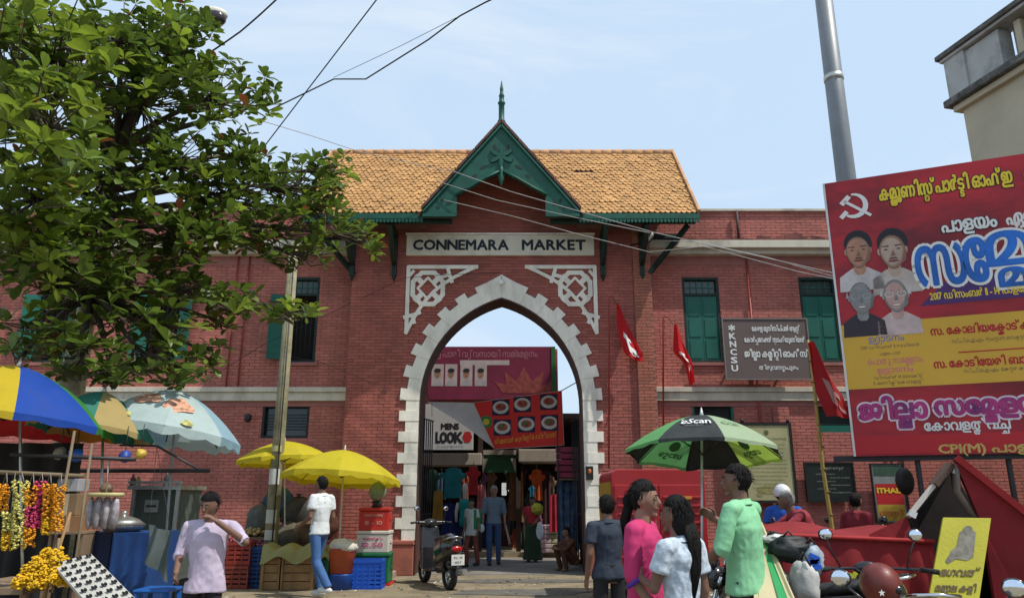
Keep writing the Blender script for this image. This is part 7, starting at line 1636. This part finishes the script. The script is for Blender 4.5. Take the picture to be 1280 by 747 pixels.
# motorcycles on the right
M_rp = mat('red tank paint', (.32, .01, .012), .2, .1, 3, 0, coat=.6); M_bp = mat('blue tank paint', (.01, .06, .35), .2, .1, 3, 0, coat=.6); M_gp = mat('grey tank paint', (.10, .11, .12), .25, .1, 3, 0, coat=.5)
motorbike((2.49, 5.22, 0), R(80), M_bblk, 'black motorcycle in front of the mustard placard, one oval mirror catching the sky')
motorbike((1.58, 3.15, 0), R(54), M_bblk, 'nearest motorcycle, only its mirrors reaching into the bottom right of the picture', .36, .92)
motorbike((2.02, 5.9, 0), R(150), M_bblk, 'black motorcycle with white and blue bags, behind the man in green')
motorbike(tuple(G(1005, 9.2)), R(178), M_bp, 'blue tanked motorcycle ridden by the person in a maroon shirt'); motorbike(tuple(G(1075, 9.4)), R(-100), M_gp, 'grey motorcycle facing out between the riders and the poster')
motorbike(tuple(G(960, 9.9)), R(-160), M_rp, 'red tanked motorcycle parked under the tall notice board')
A = P(1100, 729, 4.5); t = thing('helmet', A, 'glossy red helmet with a white star in front of the black motorcycle', 'helmet')
M_hel = mat('helmet red', (.14, .022, .016), .45, .3, 5, .05, coat=.2, dirt=(.08, .03, .02), dsc=9)
m_ = MB(); m_.ell(A, 1, 24, 16, fn=lambda v: (v.x*.108, v.y*.12, (v.z if v.z > -.7 else -.7)*.115)); m_.build('shell', M_hel, t); MB().ell(A+Vector((.05, -.02, -.02)), (.062, .10, .04), 16, 10).build('visor', M_bblk, t)
m_ = MB(); c_ = A+Vector((-.05, -.115, -.035)); m_.add([c_+Vector((.02*math.cos(R(90+36*i))*(1 if i % 2 == 0 else .42), -.002+.004*(0), .02*math.sin(R(90+36*i))*(1 if i % 2 == 0 else .42))) for i in range(10)], [tuple(range(10))]); m_.build('star', M_inkw, t)
# riders
person(1026, 9.2, 1.62, R(-95), 'person in a maroon shirt and cap bent forward on the blue motorcycle', top_m=cloth('maroon shirt', (.26, .03, .045)), sleeve='elbow', legs_m=C_black, hair_m=M_grey, vox=.013, loc=G(1028, 9.2), shoes=M_shoe, face=False,
       pose=dict(pel=(0, .08, .88), wst=(0, .02, 1.0), chs=(0, -.12, 1.2), nkb=(0, -.22, 1.34), hd=(0, -.29, 1.47), shl=(-.18, -.18, 1.30), shr=(.18, -.18, 1.30), ell=(-.25, -.38, 1.14), elr=(.25, -.38, 1.14), wrl=(-.28, -.60, 1.0), wrr=(.28, -.60, 1.0), hpl=(-.1, .05, .85), hpr=(.1, .05, .85), knl=(-.2, -.32, .62), knr=(.2, -.32, .62), anl=(-.22, -.1, .28), anr=(.22, -.1, .28)))
_, J, hp = person(991, 9.6, 1.58, R(150), 'person in a bright blue shirt wearing a white helmet behind the riders', top_m=cloth('blue shirt', (.02, .09, .42)), sleeve='short', legs_m=C_black, vox=.015, loc=G(992, 9.9), face=False, hair='short', shoes=M_shoe, pose=dict(wrl=(-.25, -.3, 1.0), wrr=(.25, -.3, 1.0)))
q = _.location + Vector((0, 0, J['hd'].z+.03)); t = thing('helmet', q, 'white helmet worn by the person in blue', 'helmet'); MB().ell(q, 1, 20, 14, fn=lambda v: (v.x*.11, v.y*.12, max(-.35, v.z)*.12)).build('shell', mat('helmet white', (.65, .66, .68), .25), t); MB().tube([q+Vector((.1, 0, -.03)), q+Vector((0, -.03, -.16)), q+Vector((-.1, 0, -.03))], .006, 5).build('strap', M_black, t)
_, J, hp = person(1086, 9.9, 1.5, R(120), 'person in a dark red top partly hidden beside the wall poster', top_m=cloth('dark red top', (.22, .02, .03)), sleeve='long', legs_m=C_black, vox=.015, face=False, shoes=M_shoe)
A = P(1131, 601, 9.6); o = MB().ell(A, (.11, .10, .17), 16, 12).build('hanging_helmet', M_black, None); tag(o, 'black helmet hanging beside the wall poster', 'helmet'); MB().tube([A+Vector((0, 0, .15)), A+Vector((.02, 0, .32))], .006, 5).build('strap', M_black, o)
# bags on the second motorcycle, placard plank
for i, (px, py, Y, r3, c_, lb) in enumerate(((986, 686, 5.6, (.15, .13, .09), (.015, .018, .02), 'big black bag strapped over the motorcycle behind the man in green'), (1014, 700, 5.55, (.09, .08, .11), (.30, .36, .42), 'pale plastic bag with blue print hanging on the second motorcycle'), (1006, 730, 5.4, (.10, .08, .15), (.42, .42, .40), 'white cloth sack below the printed plastic bag'), (968, 674, 5.7, (.10, .08, .04), (.5, .5, .48), 'crumpled white paper on top of the black bag'))):
    q = P(px, py, Y); sd_ = Vector((i*2.3, 5, 1)); o = MB().ell(q, 1, 20, 14, fn=lambda v: tuple(a*b for a, b in zip(v+noise.noise_vector(v*2+sd_)*.3+noise.noise_vector(v*5+sd_)*.1, r3))).build('bag', mat('bag %d' % i, c_, .6, .35, 8, .3, 18), None); tag(o, lb, 'bag'); MB().tube([q+Vector((-.05, 0, r3[2]*.8)), q+Vector((0, -.02, r3[2]*1.4)), q+Vector((.05, 0, r3[2]*.8))], .008, 5).build('handle', M_black, o)
m_ = MB()
for k in range(5):
    q = P(1016+rnd.uniform(-6, 6), 700+rnd.uniform(-10, 10), 5.46); m_.obox(q, (.07, .012, .03), (0, rnd.uniform(-.8, .8), 0))
o = m_.build('blue_print', mat('blue print', (.01, .08, .45), .5), bpy.data.objects['bag.001'])
q = [P(938, 668, 5.9), P(950, 650, 5.9), P(998, 762, 5.1), P(944, 772, 5.1)]
t = thing('placard', q[0], 'long cream placard with a green edge leaning behind the man in green', 'placard')
nrm = (q[1]-q[0]).cross(q[3]-q[0]).normalized()*.02
MB().add(q + [v+nrm for v in q], [(0,1,2,3), (7,6,5,4), (0,4,5,1), (1,5,6,2), (2,6,7,3), (3,7,4,0)]).build('board', mat('placard cream', (.48, .42, .25), .7), t, recalc=True)
a, b = q[0].lerp(q[1], .62), q[3].lerp(q[2], .66); c, d = q[0].lerp(q[1], .84), q[3].lerp(q[2], .88); dn = nrm*(1.3 if nrm.dot(Vector((0, 0, CAMH))-q[0]) > 0 else -.3)
MB().add([a+dn, c+dn, d+dn, b+dn], [(0,1,2,3)]).build('green_edge', M_inkg, t)
# ---------------------------------------------------------------- red draped float with gabled opening
YF = 6.3
M_rcl = mat('red drape', (.21, .010, .014), .8, .22, 2.5, .25, 9, dirt=(.16, .008, .012), dsc=2, damt=.6); M_rcl2 = mat('bright red edge', (.30, .013, .014), .75, .12, 3); M_brn = mat('brown cardboard', (.10, .06, .045), .8, .3, 5, .3); M_brd = mat('painted opening shade', (.016, .010, .009), .9, .3, 5)
fl = thing('red_float', G(1110, YF), 'red cloth covered parade float with a gabled brown opening under the billboard', 'parade float')
zA = P(1000, 668, YF).z; m_ = MB()
x0, x1 = P(978, 700, YF).x, P(1170, 700, YF).x
def Fd(u, v):
    x = x0 + (x1-x0)*u; return Vector((x, YF+.03*math.sin(u*9+v*2)*(1-v)+.012*math.sin(u*29+v*5)+.02*noise.noise(Vector((u*6, v*3, 1))), v*(zA-.0-.05*u)))
m_.grid(Fd, 50, 8); m_.build('front_drape', M_rcl, fl)
m_ = MB(); m_.grid(lambda u, v: Fd(u, 1)+Vector((0, 1.3*v, .10*math.sin(v*3)*(.4+.6*math.sin(u*5)**2))), 30, 8); m_.build('top_cloth', M_rcl, fl)
m_ = MB(); m_.tube([Fd(u/20, 1)+Vector((0, -.02, 0)) for u in range(21)], .018, 7); m_.build('top_hem', M_rcl2, fl)
pl = Plane((x0, YF-.07, 0), (1, 0, 0)); a = pl.pix(1040, 742)
m_ = MB(); text_on(m_, 'CPI', pl, a[0], a[1]-.08, .34, .36, bold=.016); m_.build('yellow_lettering', mat('lime ink', (.42, .45, .03), .6, bump=0), fl)
ap_, lf, rf_ = P(1186, 580, YF), P(1134, 645, YF), P(1230, 658, YF)
D_ = Vector((.66, 1.1, .0))
# left roof slope, opening lining, frames
lb_ = P(1085, 668, YF); lb2 = P(1140, 690, YF)
MB().add([lf, ap_, ap_+D_, lf+D_, lf+Vector((-.02, 0, -.02))], [(0,1,2,3)]).build('left_slope', M_brn, fl)
MB().add([lf, lf+D_, lb_+D_, lb_], [(0,1,2,3)]).add([lf, lb_, lb2, lf+Vector((.03, 0, -.2))], [(0,1,2,3)]).build('left_drape', M_rcl, fl)
MB().bar(lf+Vector((0, -.02, 0)), lf.lerp(ap_, .62)+Vector((0, -.02, 0)), .035, .03).build('white_trim', mat('trim white', (.5, .46, .42), .7), fl)
MB().bar(lf.lerp(ap_, .6)+Vector((0, -.02, .0)), ap_+Vector((0, -.02, 0)), .10, .04).build('brown_trim', M_brn, fl)
pts = [ap_+Vector((.03, -.03, 0)), ap_.lerp(rf_, .35)+Vector((-.06, -.03, -.04)), ap_.lerp(rf_, .7)+Vector((-.05, -.03, -.03)), rf_+Vector((-.02, -.03, 0))]
MB().tube(pts, [.07, .055, .05, .03], 8, sq=.35).build('curved_trim', mat('grey brown trim', (.20, .16, .13), .8, .2), fl)
m_ = MB(); zb = .3; m_.add([lf, ap_, rf_, Vector((rf_.x, YF, zb)), Vector((lf.x, YF, zb)), ], []); 
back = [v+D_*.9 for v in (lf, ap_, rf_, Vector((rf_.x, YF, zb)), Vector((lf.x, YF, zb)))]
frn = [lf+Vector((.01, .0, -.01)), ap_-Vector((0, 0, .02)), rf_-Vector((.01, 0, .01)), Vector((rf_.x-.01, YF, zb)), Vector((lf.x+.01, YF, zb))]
m_ = MB(); m_.add(frn+back, [(5,6,7,8,9), (0,5,9,4), (2,3,8,7), (4,9,8,3)]); m_.build('shade_lining', M_brd, fl)  # shade inside the opening painted as a near-black lining
sl = [P(1193, 573, YF-.1), P(1300, 658, YF-.3), Vector((P(1300, 658, YF-.3).x, YF-.3, 0)), Vector((P(1236, 700, YF-.2).x, YF-.2, 0)), P(1230, 660, YF-.15)]
nn = Vector((.05, .12, 0)); n_ = len(sl)
MB().add(sl+[v+nn for v in sl], [tuple(range(n_)), tuple(reversed(range(n_, 2*n_)))]+[(i, n_+i, n_+(i+1) % n_, (i+1) % n_) for i in range(n_)]).build('right_slab', M_rcl, fl, recalc=True)
MB().bar(sl[0]+Vector((0, -.03, .01)), sl[1]+Vector((0, -.03, .01)), .05, .05).build('slab_edge', M_rcl2, fl)
for q in (lf.lerp(ap_, .05), ap_.lerp(rf_, .12), ap_.lerp(rf_, .88)): MB().obox(q+Vector((0, -.05, 0)), (.06, .02, .05), (0, .5, 0)).build('paper_scrap', mat('scrap white', (.55, .55, .55), .8), fl)
# yellow placard
q = [P(1158, 762, 5.8), P(1222, 764, 5.75), P(1240, 656, 5.95), P(1179, 646, 6.0)]
pl = Plane(q[0], q[1]-q[0], q[3]-q[0]); W_ = (q[1]-q[0]).length; H_ = (q[3]-q[0]).length; pl.V = (q[3]-q[0]).normalized(); pl.N = pl.U.cross(pl.V).normalized()
t = thing('yellow_placard', q[0], 'tilted mustard yellow placard with a grey figure and three lines of lettering', 'placard')
MB().prism(rrect(0, 0, W_, H_), pl, -.03, 0).build('board', mat('mustard', (.40, .37, .02), .6, .12, 3), t, recalc=True, bevel=.004)
m_ = MB(); text_on(m_, 'ഭഗവത^', pl, W_*.5, H_*.36, .085, W_*.72, align='C', bold=.003); text_on(m_, 'മണ{ഡ}ല കളി', pl, W_*.5, H_*.2, .075, W_*.8, align='C', bold=.003); text_on(m_, 'സമിതി', pl, W_*.5, H_*.04, .075, W_*.6, align='C', bold=.003); m_.build('lettering', mat('brown ink', (.14, .10, .03), .6, bump=0), t)
m_ = MB(); cu, cv = W_*.52, H_*.70
flat(m_, pl, [(cu-.11, cv-.14), (cu-.08, cv-.05), (cu-.05, cv-.02), (cu-.045, cv+.1), (cu+.02, cv+.14), (cu+.07, cv+.1), (cu+.08, cv-.1), (cu+.04, cv-.13), (cu-.04, cv-.12), (cu-.09, cv-.16)], .004); flat(m_, pl, circ(cu+.01, cv+.12, .035), .005); m_.build('grey_figure', mat('grey print2', (.16, .15, .12), .6, .4, 20, bump=0), t)
MB().tube([q[3].lerp(q[2], .5)+Vector((0, .03, -.02)), Vector(((q[0].x+q[1].x)/2, 6.15, 0))], .015, 6).build('prop_stick', M_wbox, t)

# ---------------------------------------------------------------- litter on the ground
rr = random.Random(5)
m_ = MB()
for i in range(420):
    Y = rr.uniform(11.6, 15.0); q = G(rr.uniform(-20, 1300), Y, .012); a = rr.uniform(0, 3.1); s_ = rr.uniform(.012, .045)
    u = Vector((math.cos(a), math.sin(a), rr.uniform(-.2, .3)))*s_; v_ = Vector((-math.sin(a), math.cos(a), rr.uniform(-.2, .3)))*s_*.55
    m_.add([q-u, q-v_, q+u, q+v_+Vector((0, 0, .01))], [(0,1,2,3)], rr.choice((0, 0, 0, 1, 2)))
o = m_.build('litter', [mat('dead leaf', (.16, .08, .03), .8, .3, 9), mat('paper scrap', (.5, .48, .42), .8), mat('dark scrap', (.05, .05, .045), .8)], None, kind='stuff')
tag(o, 'dead leaves and scraps of paper scattered over the ground before the gate', 'litter')
# darker irregular patches on the ground in front of the arch
for i, pts in enumerate((((500, 14.2), (600, 13.7), (735, 13.9), (760, 14.25), (640, 14.35)), ((560, 12.2), (700, 12.0), (745, 12.6), (650, 12.9), (575, 12.7)))):
    m_ = MB(); ps = [G(a, b, .006) for a, b in pts]; fine = []
    for a, b in zip(ps, ps[1:]+ps[:1]):
        for k in range(6): fine.append(a.lerp(b, k/6) + Vector((rr.uniform(-.05, .05), rr.uniform(-.05, .05), 0)))
    m_.add(fine, [tuple(range(len(fine)))]); m_.build('dark_patch', mat('dark ground patch', (.10, .095, .085), .9, .2, 6, .5, 40, dirt=(.2, .17, .12), dsc=4, damt=.7), None, kind='structure')
bpy.data.scenes.remove(SIDE)
